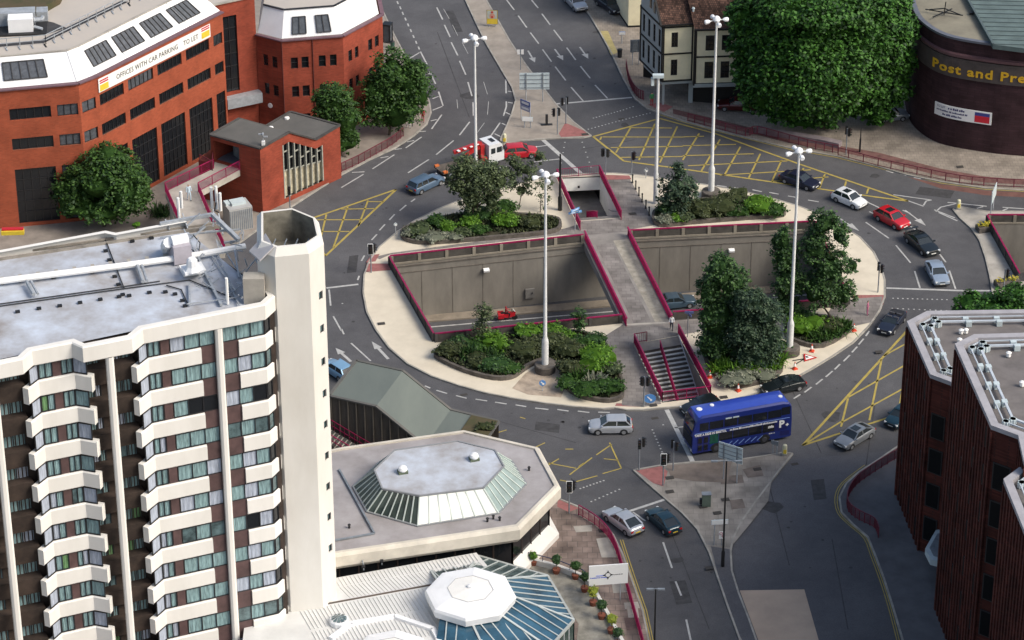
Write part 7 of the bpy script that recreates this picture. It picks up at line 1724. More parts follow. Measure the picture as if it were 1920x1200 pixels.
# ---- recovery truck with crane, partly behind the tree
tr = thing('crane_truck', 'white-cabbed truck with a red folded crane and long flat bed', 'truck', (0, 0, 0))
a, b_ = G2((822, 333)), G2((936, 300)); d = (b_-a).normalized(); mid_ = (a+b_)/2; rz = atan2(d.y, d.x)
tr.location = (*mid_, .008); tr.rotation_euler = (0, 0, rz); tr.matrix_basis = Matrix.Translation((*mid_, .008)) @ Matrix.Rotation(rz, 4, 'Z')
L = (b_-a).length; fx = L/2; redt = paint('truck red', (.42, .02, .02), 0)
k = MB(); pr_ = [(fx-2.0, .55), (fx, .55), (fx+.02, 1.5), (fx-.25, 2.55), (fx-.5, 2.75), (fx-1.95, 2.75)]
k.add([(x, -1.05, z) for x, z in pr_]+[(x, 1.05, z) for x, z in pr_], [tuple(range(6))[::-1] if False else tuple(range(6)), tuple(range(6, 12))[::-1]]+[(i, (i+1) % 6, 6+(i+1) % 6, 6+i)[::-1] for i in range(6)])
cabm = weld(k.build('cab', whitec, tr, world=False), 30)
k = MB(); k.add([(fx+.03, -.9, 1.55), (fx+.03, .9, 1.55), (fx-.2, .85, 2.4), (fx-.2, -.85, 2.4)], [(0, 1, 2, 3)]); k.build('windscreen', cglass, tr, world=False)
for y in (-1.06, 1.06):
    for xa, xb in ((fx-.95, fx-.3), (fx-1.7, fx-1.15)): k = MB(); k.box(((xa+xb)/2, y, 1.95), (xb-xa, .03, .65)); k.build('side_window', cglass, tr, world=False)
k = MB(); k.box((fx-1.0, 0, 2.77), (.5, .9, .04)); k.build('roof_hatch', black, tr, world=False)
k = MB(); k.box((-1.1, 0, .85), (L-2.3, 2.1, .14)); k.build('flat_bed', mat('worn bed', (.12, .10, .08), .8, .2), tr, world=False)
k = MB(); k.box((-.4, 0, .62), (L-.9, .8, .25)); k.build('chassis', trimd, tr, world=False)
k = MB(); k.box((fx-2.45, 0, 1.7), (.5, 1.0, 2.0)); k.box((fx-2.45, -.7, 1.0), (.6, .5, .7)); k.beam((fx-2.45, .1, 2.75), (-fx+2.2, .35, 2.35), .35, .38); k.beam((fx-2.5, -.25, 2.5), (-fx+3.2, -.3, 1.9), .28, .3); k.beam((fx-2.3, 0, 2.9), (fx-3.8, .2, 2.2), .2, .2); k.build('crane', redt, tr, world=False)
k = MB()
for q in range(4): k.box((fx-2.9-q*.8, -.02, 2.78-q*.06), (.3, .42, .06))
k.build('crane_stripe', signwhite, tr, world=False)
k = MB(); k.box((-fx+.35, -.9, .95), (.5, .3, .3)); k.box((-fx+.35, .9, .95), (.5, .3, .3)); k.build('rear_marker', mat('orange marker', (.6, .16, .04), .5, 0), tr, world=False)
for sx in (fx-1.0, -fx+1.9, -fx+1.0):
    for s_ in (-1, 1):
        k = MB(); k.lathe((sx, s_*.92, .42), [(.38, -.12), (.42, -.08), (.42, .08), (.38, .12)], 16, (0, 1, 0)); wv = k.build('wheel', rubber, tr, world=False); k = MB(); k.lathe((sx, s_*1.04, .42), [(.22, 0), (.2, .02)], 10, (0, s_, 0)); k.build('rim', metgrey, wv, world=False)
for s_ in (-1, 1): k = MB(); k.box((fx+.0, s_*.8, .85), (.06, .3, .18)); k.build('headlight', lampw, tr, world=False)
for s_ in (-1, 1): k = MB(); k.box((fx-.1, s_*1.2, 2.1), (.08, .16, .4)); k.build('wing_mirror', trimd, tr, world=False)

# ================================================================= PEOPLE
skinm = mat('skin', (.45, .27, .19), .6, 0)
def person(label, px, z, face, top, legs, hair, pose='walk', arms=(0, 0), scale=1.0, sit=False, name='person'):
    s_ = .14 if pose == 'walk' else .0
    J = {'pel': (0, 0, .95), 'sp': (0, 0, 1.15), 'ch': (0, 0.01, 1.36), 'nk': (0, 0, 1.50), 'hd': (0, -.02, 1.60), 'tp': (0, -.01, 1.72),
      'sl': (.18, 0, 1.42), 'el': (.24, .05, 1.14), 'wl': (.24, -.10, .92), 'fl': (.23, -.14, .84), 'sr': (-.18, 0, 1.42), 'er': (-.25, -.02, 1.14), 'wr': (-.25, -.15, .93), 'frr': (-.24, -.2, .86),
      'hl': (.09, 0, .90), 'kl': (.11, -s_*.9, .50), 'al': (.11, -s_*.7, .08), 'tl': (.12, -s_*.7-.16, .04), 'hr': (-.09, 0, .90), 'kr': (-.11, s_*.3, .50), 'ar': (-.11, s_*1.9, .12), 'tr': (-.12, s_*1.9-.14, .05)}
    if sit:
        J.update({'kl': (.17, -.42, .86), 'al': (.2, -.30, .42), 'tl': (.2, -.45, .38), 'kr': (-.17, -.42, .86), 'ar': (-.2, -.30, .42), 'tr': (-.2, -.45, .38), 'el': (.27, -.22, 1.2), 'wl': (.28, -.46, 1.12), 'fl': (.28, -.54, 1.12), 'er': (-.27, -.22, 1.2), 'wr': (-.28, -.46, 1.12), 'frr': (-.28, -.54, 1.12)})
    Rr = dict(pel=.15, sp=.135, ch=.155, nk=.06, hd=.095, tp=.07, sl=.065, el=.047, wl=.032, fl=.04, sr=.065, er=.047, wr=.032, frr=.04, hl=.095, kl=.065, al=.045, tl=.045, hr=.095, kr=.065, ar=.045, tr=.045)
    E_ = [('pel', 'sp'), ('sp', 'ch'), ('ch', 'nk'), ('nk', 'hd'), ('hd', 'tp'), ('ch', 'sl'), ('sl', 'el'), ('el', 'wl'), ('wl', 'fl'), ('ch', 'sr'), ('sr', 'er'), ('er', 'wr'), ('wr', 'frr'), ('pel', 'hl'), ('hl', 'kl'), ('kl', 'al'), ('al', 'tl'), ('pel', 'hr'), ('hr', 'kr'), ('kr', 'ar'), ('ar', 'tr')]
    ks = list(J); me = bpy.data.meshes.new('body'); me.from_pydata([J[q] for q in ks], [(ks.index(a), ks.index(b_)) for a, b_ in E_], [])
    o = bpy.data.objects.new('tmp', me); C.objects.link(o); md = o.modifiers.new('s', 'SKIN'); sv = me.skin_vertices[0].data
    for i, q in enumerate(ks): sv[i].radius = (Rr[q], Rr[q]*(.72 if q in ('pel', 'sp', 'ch') else 1)); sv[i].use_root = q == 'pel'
    s2 = o.modifiers.new('u', 'SUBSURF'); s2.levels = 1; s2.render_levels = 1
    dg = bpy.context.evaluated_depsgraph_get(); nm = bpy.data.meshes.new_from_object(o.evaluated_get(dg)); bpy.data.objects.remove(o)
    for q in (skinm, top, legs, trimd, hair): nm.materials.append(q)
    for p in nm.polygons:
        c = p.center; p.use_smooth = True
        hi = (abs(c.x) > .17 and c.z < .97 and not sit) or (sit and c.y < -.44 and c.z > 1.0)
        p.material_index = 4 if (c.z > 1.66 or (c.z > 1.56 and c.y > .0)) else (0 if c.z > 1.49 else (0 if hi else (1 if c.z > .93 and not (sit and c.z < .98) else (2 if c.z > (.1 if not sit else .45) else 3))))
    t = bpy.data.objects.new(name, nm); C.objects.link(t); tag(t, label, 'person'); t.location = px if isinstance(px, Vector) else G(*px, z); t.rotation_euler = (0, 0, face); t.scale = (scale,)*3
    return t
blk = mat('black cloth', (.012, .012, .015), .9, 0); wht = mat('white cloth', (.7, .72, .74), .9, 0); dkh = mat('dark hair', (.02, .014, .01), .8, 0); pbl = mat('pale blue cloth', (.50, .62, .70), .9, .05); rdc = mat('red cloth', (.35, .02, .03), .9, 0); pnk = mat('pink cloth', (.40, .13, .22), .9, 0); denim = mat('dark trousers', (.03, .035, .05), .9, 0); khk = mat('grey trousers', (.16, .15, .14), .9, 0)
person('person in a white top and dark trousers at the end of the footbridge', (1259, 619), PV, 0, wht, denim, dkh)
person('person in black with white trousers walking below the two trees', (766, 240), PV, .6, blk, wht, dkh)
person('person in dark clothes beside the one in white trousers', (771, 236), PV, .3, blk, denim, dkh)
person('person in a red top standing alone near the curved kerb', (793, 229), PV, -.3, rdc, rdc, dkh, 'stand')
person('person in pale blue crossing the raised walkway', (355, 376), 4.83, .4, pbl, pbl, mat('grey hair', (.3, .28, .26), .8, 0), 'walk', scale=1.15)
person('person in pink waiting on the red paving at the right of the island', (1626, 591), PV, 1.2, pnk, pnk, dkh, 'stand')
person('person in red and green beside the white mast near the pub', (1222, 198), PV, .2, mat('green cloth', (.05, .25, .08), .9, 0), rdc, dkh, 'stand')
mc = thing('motorcycle', 'red motorcycle with side panniers on the sunken road left of the bridge', 'motorcycle', G(952, 600, ZP+.01), .12)
k = MB()
for sx in (-.75, .75): k.lathe((sx, 0, .31), [(.24, -.07), (.31, -.05), (.31, .05), (.24, .07)], 16, (0, 1, 0))
ob = k.build('wheel', rubber, mc, world=False)
k = MB(); k.add([(-1.0, -.18, .55), (.1, -.2, .35), (.75, -.18, .55), (.85, -.12, 1.0), (.25, -.16, .95), (-.2, -.15, .8), (-1.05, -.14, .9)]+[(-1.0, .18, .55), (.1, .2, .35), (.75, .18, .55), (.85, .12, 1.0), (.25, .16, .95), (-.2, .15, .8), (-1.05, .14, .9)], [tuple(range(7)), tuple(range(7, 14))[::-1]]+[(i, (i+1) % 7, 7+(i+1) % 7, 7+i)[::-1] for i in range(7)]); k.build('fairing', redc, mc, world=False)
for s_ in (-1, 1): k = MB(); k.box((-.75, s_*.36, .68), (.62, .28, .45)); k.build('pannier', redc, mc, world=False)
k = MB(); k.box((-.35, 0, .88), (.7, .3, .1)); k.build('seat', trimd, mc, world=False)
k = MB(); k.add([(.8, -.18, 1.0), (.8, .18, 1.0), (.55, .14, 1.32), (.55, -.14, 1.32)], [(0, 1, 2, 3)]); k.build('screen', lampw, mc, world=False)
k = MB(); k.beam((.45, -.38, 1.08), (.45, .38, 1.08), .04, .04); k.build('handlebar', trimd, mc, world=False)
k = MB(); k.box((-1.1, 0, .62), (.03, .26, .22)); k.build('number_plate', platew, mc, world=False)
r_ = person('person in red leathers and red helmet riding the motorcycle', G(952, 600, ZP+.01)+Vector((-.2, -.02, -.0)), 0, .12+pi/2, rdc, blk, rdc, 'sit', sit=True)
r_.data.materials[0] = rdc

# ================================================================= PLANTING
def ico(k, c, r, m_=None, seed=0, sub=2):
    bm = bmesh.new(); bmesh.ops.create_icosphere(bm, subdivisions=sub, radius=1)
    rn = random.Random(seed); ph = [rn.uniform(0, 6) for _ in range(6)]
    vs = []
    for v in bm.verts:
        p = v.co; f = 1+.10*sin(p.x*5+ph[0])+.10*sin(p.y*5+ph[1])+.08*sin(p.z*6+ph[2])
        vs.append((c[0]+p.x*r[0]*f, c[1]+p.y*r[1]*f, c[2]+p.z*r[2]*f))
    k.add(vs, [tuple(v.index for v in f.verts) for f in bm.faces]); bm.free()
def leaves(k, lobes, n, size, rn, tight=.13, zmin=.05, clump=22, spiky=False):
    wsum = sum(l[1][0]*l[1][2] for l in lobes)
    for c, r in lobes:
        nc = max(2, int(n/clump*(r[0]*r[2])/wsum))
        for _ in range(nc):
            u = Vector((rn.gauss(0, 1), rn.gauss(0, 1), rn.gauss(0, 1))).normalized()
            if u.z < -.3 and rn.random() < .5: u.z *= -1
            f = rn.uniform(.76, 1.07); cc = Vector((c[0]+u.x*r[0]*f, c[1]+u.y*r[1]*f, c[2]+u.z*r[2]*f)); sg = tight*(r[0]+r[2])/2*rn.uniform(.7, 1.3)
            for _ in range(clump):
                p = cc+Vector((rn.gauss(0, sg), rn.gauss(0, sg), rn.gauss(0, sg*.8)))
                if p.z < zmin: continue
                a = Vector((rn.gauss(0, 1), rn.gauss(0, 1), rn.gauss(0, .7))).normalized(); s_ = size*rn.uniform(.6, 1.3)
                nr = (Vector((rn.gauss(0, .6), rn.gauss(0, .6), 1))+u*.5).normalized(); a = (a-nr*a.dot(nr)).normalized(); b_ = nr.cross(a)
                k.face([p-a*s_*.6, p-b_*s_*.38, p+a*s_*.6, p+b_*s_*.38])
def tree(name, label, base, px_lobes, leaf, n=2500, size=.26, tr_=.16, inner=.72, group=None, cat='tree', z=PV, stems=1, tight=.13, clump=22):
    b0 = G(*base, z); rn = random.Random(int(base[0]*7+base[1])); t = thing(name, label, cat, b0, 0, group)
    ppm = FOC/((b0-Vector((0, 0, CAMH))).dot(FW)); lobes = []
    for lx, ly, rx, rz_ in px_lobes:
        d = ray(lx, ly); tt = b0.y/d.y; P = Vector((d.x*tt, b0.y, CAMH+d.z*tt)); r = rx/ppm; ry = r*.9
        bb_ = rz_/ppm; hz = math.sqrt(max((bb_*.55)**2, bb_**2-(ry*.5)**2))/.866
        lobes.append((P+Vector((0, rn.uniform(-.25, .25)*r, 0)), (r, ry, hz)))
    k = MB()
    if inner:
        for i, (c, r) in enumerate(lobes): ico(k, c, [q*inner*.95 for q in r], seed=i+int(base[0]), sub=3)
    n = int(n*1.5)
    k.m = 1; leaves(k, lobes, n, size, rn, tight, b0.z+.05, clump); k.build('crown', [INNER_SHADE[leaf.name], leaf], t)
    k = MB(); top = max(lobes, key=lambda l: l[1][0]*l[1][2])[0]
    for s_ in range(stems):
        o_ = Vector((rn.uniform(-.3, .3)*(stems > 1), rn.uniform(-.2, .2)*(stems > 1), 0)); fork = b0+o_+(top-b0)*.45+Vector((rn.uniform(-.2, .2), 0, 0))
        k.tube([b0+o_-Vector((0, 0, .1)), b0+o_+(fork-b0-o_)*.5+Vector((rn.uniform(-.12, .12), 0, 0)), fork], tr_, 8, tr_*.65)
        for c, r in (lobes if s_ == 0 else lobes[s_::stems]): k.tube([fork-Vector((0, 0, .2)), fork.lerp(c, .5)+Vector((0, 0, -.2)), c], tr_*.5, 6, tr_*.2)
    k.build('trunk', bark, t)
    return t
# street trees
tree('plane_tree', 'huge bright green tree filling the pavement between the pub and the curved brown building', (1545, 240), [(1530, 100, 120, 105), (1450, 55, 70, 72), (1625, 50, 78, 78), (1530, -10, 120, 66), (1440, 140, 58, 66), (1640, 140, 62, 70), (1475, 198, 48, 36), (1545, 190, 60, 48), (1620, 190, 52, 38), (1500, 110, 64, 66), (1585, 85, 72, 66), (1398, 85, 32, 36), (1402, 135, 30, 32), (1425, 185, 32, 28), (1692, 60, 30, 36), (1688, 115, 32, 34), (1680, 170, 30, 32), (1645, 215, 32, 22), (1505, 222, 36, 20), (1395, 30, 34, 36), (1670, 10, 40, 40)], lf_plane, n=72000, size=.37, tr_=.5, inner=.76, tight=.065, clump=14)
tree('street_tree', 'round green tree in front of the long red brick office on the left', (195, 424), [(195, 335, 68, 52), (140, 365, 42, 42), (240, 355, 46, 48), (190, 385, 70, 30), (205, 300, 40, 28)], lf_mid, n=8000, size=.32, tr_=.22, inner=.8, tight=.10)
tree('street_tree', 'taller leafy tree on the pavement beside the maroon guard rail', (730, 253), [(735, 150, 42, 52), (775, 165, 36, 45), (705, 185, 32, 50), (745, 205, 50, 40), (775, 140, 24, 28)], lf_mid, n=6500, size=.30, tr_=.16, inner=.75, tight=.10)
tree('street_tree', 'smaller green tree between the second red office and the stair house', (640, 292), [(625, 195, 38, 36), (645, 225, 34, 38), (618, 225, 30, 34), (645, 262, 26, 28)], lf_mid, n=4500, size=.28, tr_=.13, inner=.78, tight=.10)
tree('street_tree', 'bright green treetop behind the flat roof of the dark brick tower', (1870, 640), [(1870, 575, 60, 30), (1825, 572, 36, 22), (1905, 560, 40, 28), (1840, 590, 50, 30)], lf_plane, n=5000, size=.30, tr_=.2, inner=.8, tight=.10)
# island trees
tree('island_tree', 'grey green many-stemmed tree at the upper left of the island, in front of the truck', (888, 422), [(872, 318, 30, 28), (905, 335, 34, 34), (858, 345, 22, 22), (935, 340, 24, 26), (885, 372, 26, 30), (920, 375, 18, 22)], lf_grey, n=5200, size=.24, tr_=.10, inner=.62, stems=3, tight=.12)
tree('island_tree', 'slender olive tree with a bare stem right of the many-stemmed tree', (973, 392), [(962, 305, 16, 18), (985, 318, 22, 20), (1008, 296, 14, 13), (962, 332, 14, 14), (978, 355, 20, 16)], lf_grey, n=1500, size=.22, tr_=.06, inner=.45, tight=.16)
tree('island_tree', 'thin wispy sapling just left of the tall mast near the subway steps', (1013, 398), [(1012, 350, 14, 16), (1030, 345, 12, 14), (1022, 378, 12, 14)], lf_grey, n=420, size=.20, tr_=.05, inner=0, tight=.2)
tree('conifer', 'feathery blue green conifer beside the shorter white mast', (1272, 408), [(1272, 325, 14, 20), (1268, 345, 34, 18), (1262, 368, 30, 22), (1282, 358, 26, 24), (1268, 392, 22, 22)], lf_pine, n=2600, size=.26, tr_=.09, inner=.5, tight=.16)
tree('island_tree', 'dark grey green tree on the left of the lower right clump', (1345, 680), [(1350, 505, 30, 34), (1332, 545, 26, 34), (1375, 530, 28, 36), (1345, 590, 36, 40), (1345, 645, 40, 36), (1380, 600, 30, 40)], lf_dark, n=6500, size=.25, tr_=.16, inner=.78, tight=.11)
tree('island_tree', 'broad very dark tree on the right of the lower right clump', (1420, 690), [(1405, 560, 36, 28), (1435, 590, 34, 34), (1400, 620, 44, 40), (1440, 640, 30, 38), (1415, 665, 40, 28)], lf_pine, n=6500, size=.23, tr_=.16, inner=.8, tight=.11)
tree('island_tree', 'narrow dark tree rising left of the tall mast on the right', (1475, 600), [(1467, 450, 18, 24), (1472, 485, 26, 30), (1480, 530, 30, 34), (1475, 575, 26, 24)], lf_dark, n=3200, size=.25, tr_=.12, inner=.75, tight=.12)
tree('island_tree', 'tall ragged tree with gaps in its crown at the right end of the pit', (1562, 602), [(1545, 420, 26, 28), (1530, 465, 30, 36), (1575, 440, 20, 26), (1560, 500, 34, 34), (1600, 500, 14, 16), (1530, 540, 36, 36), (1580, 550, 24, 30)], lf_dark, n=5200, size=.26, tr_=.12, inner=.62, tight=.13)
tree('island_tree', 'small grey leaved tree against the near pit parapet', (907, 648), [(907, 592, 18, 18), (905, 618, 16, 20)], lf_grey, n=900, size=.2, tr_=.06, inner=.4, tight=.18)
tree('island_tree', 'little dark sapling at the near pit parapet left of the bridge', (1085, 628), [(1084, 592, 15, 14), (1088, 608, 12, 12)], lf_dark, n=500, size=.2, tr_=.05, inner=.4, tight=.18)
# planters
def planter(name, label, px, h=.45, fill=soil, kind='planter'):
    P = smoothpts([Vector((*G2(p, PV+h), 0)) for p in px], 3, closed=True); P = [q.xy for q in P]
    if sum(P[i].x*P[(i+1) % len(P)].y-P[(i+1) % len(P)].x*P[i].y for i in range(len(P))) < 0: P.reverse()
    cx = sum(P, Vector((0, 0)))/len(P); t = thing(name, label, kind, (*cx, PV))
    k = MB(); n = len(P); Q = []
    for i in range(n):
        e = (P[(i+1) % n]-P[i-1]).normalized(); Q.append(P[i]+Vector((-e.y, e.x))*.32)
    for i in range(n):
        j = (i+1) % n; k.face([(*P[i], 0), (*P[j], 0), (*P[j], PV+h), (*P[i], PV+h)]); k.face([(*P[i], PV+h), (*P[j], PV+h), (*Q[j], PV+h), (*Q[i], PV+h)]); k.face([(*Q[i], PV+h), (*Q[j], PV+h), (*Q[j], PV+h-.2), (*Q[i], PV+h-.2)])
    k.build('wall', stonewall, t); k = MB(); k.sheet([tuple(q) for q in Q], PV+h-.1); k.build('soil', fill, t)
    g = MB(); rn = random.Random(int(px[0][0])); xs = [q.x for q in Q]; ys_ = [q.y for q in Q]; A_ = (max(xs)-min(xs))*(max(ys_)-min(ys_))
    from mathutils.geometry import intersect_point_tri_2d
    def inside(p):
        c = False
        for i in range(len(Q)):
            a, b_ = Q[i], Q[i-1]
            if (a.y > p.y) != (b_.y > p.y) and p.x < (b_.x-a.x)*(p.y-a.y)/(b_.y-a.y)+a.x: c = not c
        return c
    for _ in range(int(A_*26)):
        p = Vector((rn.uniform(min(xs), max(xs)), rn.uniform(min(ys_), max(ys_))))
        if not inside(p) or sin(p.x*1.1+p.y*.6)+sin(p.y*1.7) < -1.5: continue
        for q in range(3):
            a = rn.uniform(0, 6.3); hh = rn.uniform(.12, .42); dx, dy = cos(a)*.13, sin(a)*.13; z0 = PV+h-.1
            g.face([(p.x-dy, p.y+dx, z0), (p.x+dy, p.y-dx, z0), (p.x+dx*1.4, p.y+dy*1.4, z0+hh)])
    tag(g.build('ground_cover', lf_olive, t), kind='stuff')
    return t
planter('planter', 'stone-edged planting bed above the left pit', [(751, 438), (757, 424), (800, 410), (880, 396), (980, 398), (1040, 404), (1053, 414), (1048, 427), (1020, 434), (960, 440), (880, 447), (800, 452), (765, 448)])
planter('planter', 'planting bed along the far rail of the right pit', [(1222, 400), (1240, 384), (1300, 372), (1370, 366), (1430, 370), (1462, 386), (1470, 400), (1400, 406), (1300, 414), (1236, 419)])
planter('planter', 'large kidney-shaped stone-edged bed around the lower left lamp mast', [(815, 656), (819, 668), (870, 692), (925, 706), (960, 704), (980, 692), (998, 680), (1025, 672), (1048, 688), (1054, 716), (1083, 738), (1130, 748), (1160, 745), (1171, 732), (1163, 692), (1140, 645), (1118, 626), (1060, 616), (960, 622), (880, 640), (832, 645)])
planter('planter', 'rounded stone-edged bed under the dark trees right of the double steps', [(1316, 640), (1322, 672), (1344, 704), (1370, 720), (1402, 719), (1440, 708), (1468, 690), (1462, 662), (1430, 640), (1370, 628), (1330, 628)])
planter('planter', 'low stone-edged bed right of the tall mast with spiky plants', [(1470, 622), (1500, 640), (1545, 645), (1597, 614), (1584, 598), (1530, 588), (1480, 594)])
NSH = [0]
def shrub(label, px, r, h, leaf, n=420, size=.2, z=PV+.35, name='shrub', spiky=False, sx=1.0, inner=.75):
    NSH[0] += 1; b0 = G(*px, z); rn = random.Random(NSH[0]); t = thing(name, label, 'shrub', b0)
    k = MB(); r *= 1.3; h *= 1.12; n = int(n*1.7); rx, ry, hz = r*sx, r*.85, h/2
    if spiky:
        for _ in range(max(14, int(n/5))):
            a = rn.uniform(0, 2*pi); el = rn.uniform(.35, 1.4); L = h*rn.uniform(.8, 1.25); o_ = Vector((rn.uniform(-.5, .5)*rx, rn.uniform(-.5, .5)*ry, 0)); d = Vector((cos(a)*cos(el), sin(a)*cos(el), sin(el)))
            s_ = Vector((-sin(a), cos(a), 0))*.07; m_ = o_+d*L*.6; tip = o_+d*L+Vector((0, 0, -.35*L*(1.5-el)))
            k.face([o_-s_, o_+s_, m_+s_, m_-s_]); k.face([m_-s_, m_+s_, tip])
    else:
        lobes = [((rn.uniform(-.35, .35)*rx, rn.uniform(-.35, .35)*ry, hz*rn.uniform(.7, 1.05)), (rx*rn.uniform(.55, .8), ry*rn.uniform(.55, .8), hz*rn.uniform(.7, 1.0))) for _ in range(4)]
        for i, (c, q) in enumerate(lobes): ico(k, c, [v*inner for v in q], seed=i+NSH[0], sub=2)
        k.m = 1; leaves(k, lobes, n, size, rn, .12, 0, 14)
    k.build('foliage', leaf if spiky else [INNER_SHADE[leaf.name], leaf], t, world=False)
    k = MB(); k.tube([(0, 0, -.3), (0, 0, h*.4)], .05, 5, .03); k.build('stem', bark, t, world=False)
# upper left bed
for a in [('low bright green shrub in the upper left bed, right of the pale ground cover', (838, 432), 1.0, 1.1, lf_bright), ('bright green shrub right of centre in the upper left bed', (880, 424), 1.1, 1.2, lf_bright), ('large bright green shrub near the right end of the upper left bed', (948, 425), 1.5, 1.4, lf_bright),
 ('dull green shrub at the left end of the upper left bed', (783, 436), 1.3, 1.1, lf_grey), ('dark rounded shrub beneath the many-stemmed tree', (900, 412), 1.6, 1.4, lf_dark), ('mid green shrub left of the bright pair in the upper left bed', (815, 425), 1.2, 1.3, lf_mid), ('silvery low shrub hanging over the front wall of the upper left bed', (815, 448), 1.6, .6, lf_silver), ('second silvery low shrub beside the front wall of the upper left bed', (845, 446), 1.2, .55, lf_silver),
 ('olive shrub at the back of the upper left bed', (925, 408), 1.6, 1.3, lf_olive), ('olive green shrub at the right end of the upper left bed', (985, 422), 1.4, 1.1, lf_olive), ('greyish shrub on the left tip of the upper left bed', (768, 443), .8, .8, lf_silver), ('round dark green bush behind the upper left bed, by the cream gravel', (952, 402), 1.6, 1.6, lf_mid), ('low olive mound between the bright shrubs and the wall', (905, 436), 1.2, .7, lf_mid), ('low green mound in the middle of the upper left bed front', (868, 440), 1.1, .7, lf_grey)]: shrub(*a)
# upper right bed
for a in [('bright green shrub at the right of the upper right bed', (1410, 392), 2.0, 1.6, lf_bright), ('olive mound of shrub left of the bright one in the upper right bed', (1345, 397), 2.3, 1.5, lf_olive), ('second olive mound beside the conifer', (1312, 402), 1.5, 1.4, lf_olive), ('dark spiky plant at the left end of the upper right bed', (1248, 402), 1.0, 1.4, lf_dark), ('pale silvery shrub at the left front of the upper right bed', (1250, 415), 1.1, .7, lf_silver),
 ('dull green shrub at the far right end of the upper right bed', (1445, 402), 1.4, 1.1, lf_mid), ('grey purple shrub at the foot of the conifer', (1282, 412), 1.0, .8, lf_grey), ('bright low shrub in front of the dark spiky plant', (1264, 413), .9, .8, lf_bright), ('mid green shrub behind the olive mounds', (1375, 380), 1.8, 1.4, lf_olive), ('green shrub in the centre front of the upper right bed', (1378, 403), 1.5, 1.0, lf_mid)]: shrub(*a)
# lower left bed
for a in [('bright lime shrub left of centre in the big kidney-shaped bed', (930, 655), 1.5, 1.5, lf_bright), ('second lime shrub above the first in the big kidney-shaped bed', (905, 640), 1.2, 1.3, lf_bright), ('lime green shrub against the pit parapet left of the mast', (990, 632), 1.6, 1.1, lf_bright), ('lime green shrub against the parapet right of the mast', (1045, 628), 1.5, 1.1, lf_bright), ('yellow green shrub beside the sapling by the parapet', (1065, 637), 1.0, .9, lf_bright),
 ('big lime green shrub in the right lobe of the kidney-shaped bed', (1120, 690), 1.9, 1.9, lf_bright), ('lime shrub above the big one in the right lobe', (1118, 668), 1.5, 1.4, lf_bright), ('dull green shrub at the left tip of the kidney-shaped bed', (850, 662), 1.5, 1.1, lf_olive), ('olive shrub below the left lime shrub', (895, 680), 1.6, .9, lf_olive), ('dark green shrub beside the front wall left of the mast', (928, 690), 1.6, 1.0, lf_dark),
 ('grey olive mass of shrub in the middle of the kidney-shaped bed', (975, 668), 1.8, 1.3, lf_olive), ('olive shrub directly behind the mast drum', (1035, 655), 1.9, 1.3, lf_olive), ('second olive shrub left of the mast', (1000, 652), 1.6, 1.2, lf_olive), ('mottled olive shrub right of the mast', (1070, 665), 1.8, 1.4, lf_olive), ('dark shrub near the bridge end of the kidney-shaped bed', (1118, 645), 1.5, 1.3, lf_dark), ('olive shrub along the inner edge of the right lobe', (1075, 700), 1.5, 1.3, lf_olive),
 ('mid green shrub at the bottom of the right lobe', (1100, 735), 1.8, 1.1, lf_mid), ('deep green shrub at the bottom right corner of the right lobe', (1143, 728), 1.5, 1.2, lf_mid), ('blue grey shrub at the right edge of the right lobe', (1152, 700), 1.1, 1.2, lf_grey), ('low green shrub at the lower left of the right lobe', (1068, 722), 1.2, 1.0, lf_mid), ('dark green shrub at the back left of the kidney-shaped bed', (870, 650), 1.3, 1.2, lf_dark), ('mid green shrub beside the small grey leaved tree', (890, 655), 1.2, 1.0, lf_mid), ('low green cover between the mast and left wall', (960, 695), 1.3, .7, lf_mid), ('green shrub between mast and lime shrub in the right lobe', (1090, 650), 1.4, 1.2, lf_mid)]: shrub(*a)
shrub('spiky yucca-like plant in the left of the kidney-shaped bed', (920, 672), 1.1, 1.2, lf_mid, 500, spiky=True); shrub('spiky plant in the right lobe above the lower shrubs', (1085, 715), 1.1, 1.3, lf_mid, 500, spiky=True); shrub('second spiky plant in the right lobe beside the wall', (1118, 722), 1.1, 1.2, lf_silver, 500, spiky=True); shrub('dark spiky plant behind the left lime shrub', (878, 668), 1.0, 1.2, lf_dark, 450, spiky=True)
# lower right bed
for a in [('pale silvery shrub spilling over the wall beside the bus', (1385, 713), 2.0, .85, lf_silver), ('second silvery shrub on the wall, right of the first', (1425, 706), 1.4, .7, lf_silver), ('dark undergrowth shrub left of the dark trees', (1335, 660), 1.2, 1.3, lf_dark), ('lime green rounded shrub right of the tall mast', (1510, 620), 1.9, 1.6, lf_bright), ('olive shrub right of the lime one by the mast', (1552, 622), 1.4, 1.2, lf_olive), ('dark shrub behind the lime green shrub', (1500, 598), 1.6, 1.2, lf_dark), ('low green shrub left of the tall mast drum', (1455, 655), 1.1, 1.0, lf_mid)]: shrub(*a)
for p, lab in (((1352, 695), 'left'), ((1380, 700), 'second from left'), ((1408, 697), 'middle'), ((1435, 692), 'fourth'), ((1455, 680), 'right')): shrub('bright strappy plant, %s of the row below the dark trees' % lab, p, 1.2, 1.3, lf_bright, 520, spiky=True)
for p, lab in (((1540, 635), 'left'), ((1562, 628), 'middle'), ((1580, 618), 'right')): shrub('green strappy plant, %s of three beside the right-hand cones' % lab, p, 1.2, 1.2, lf_mid, 420, spiky=True)
shrub('dark strappy fern at the foot of the red office by the walkway', (303, 402), 1.3, 1.2, lf_dark, 420, spiky=True, z=PV)
shrub('small weed on the far parapet of the hotel roof', (256, 424), .35, .4, lf_bright, 80, z=34.6, size=.12)
shrub('brown and green weeds on the low end of the folded shelter roof', (912, 803), .9, .5, lf_olive, 200, z=z3+.1)
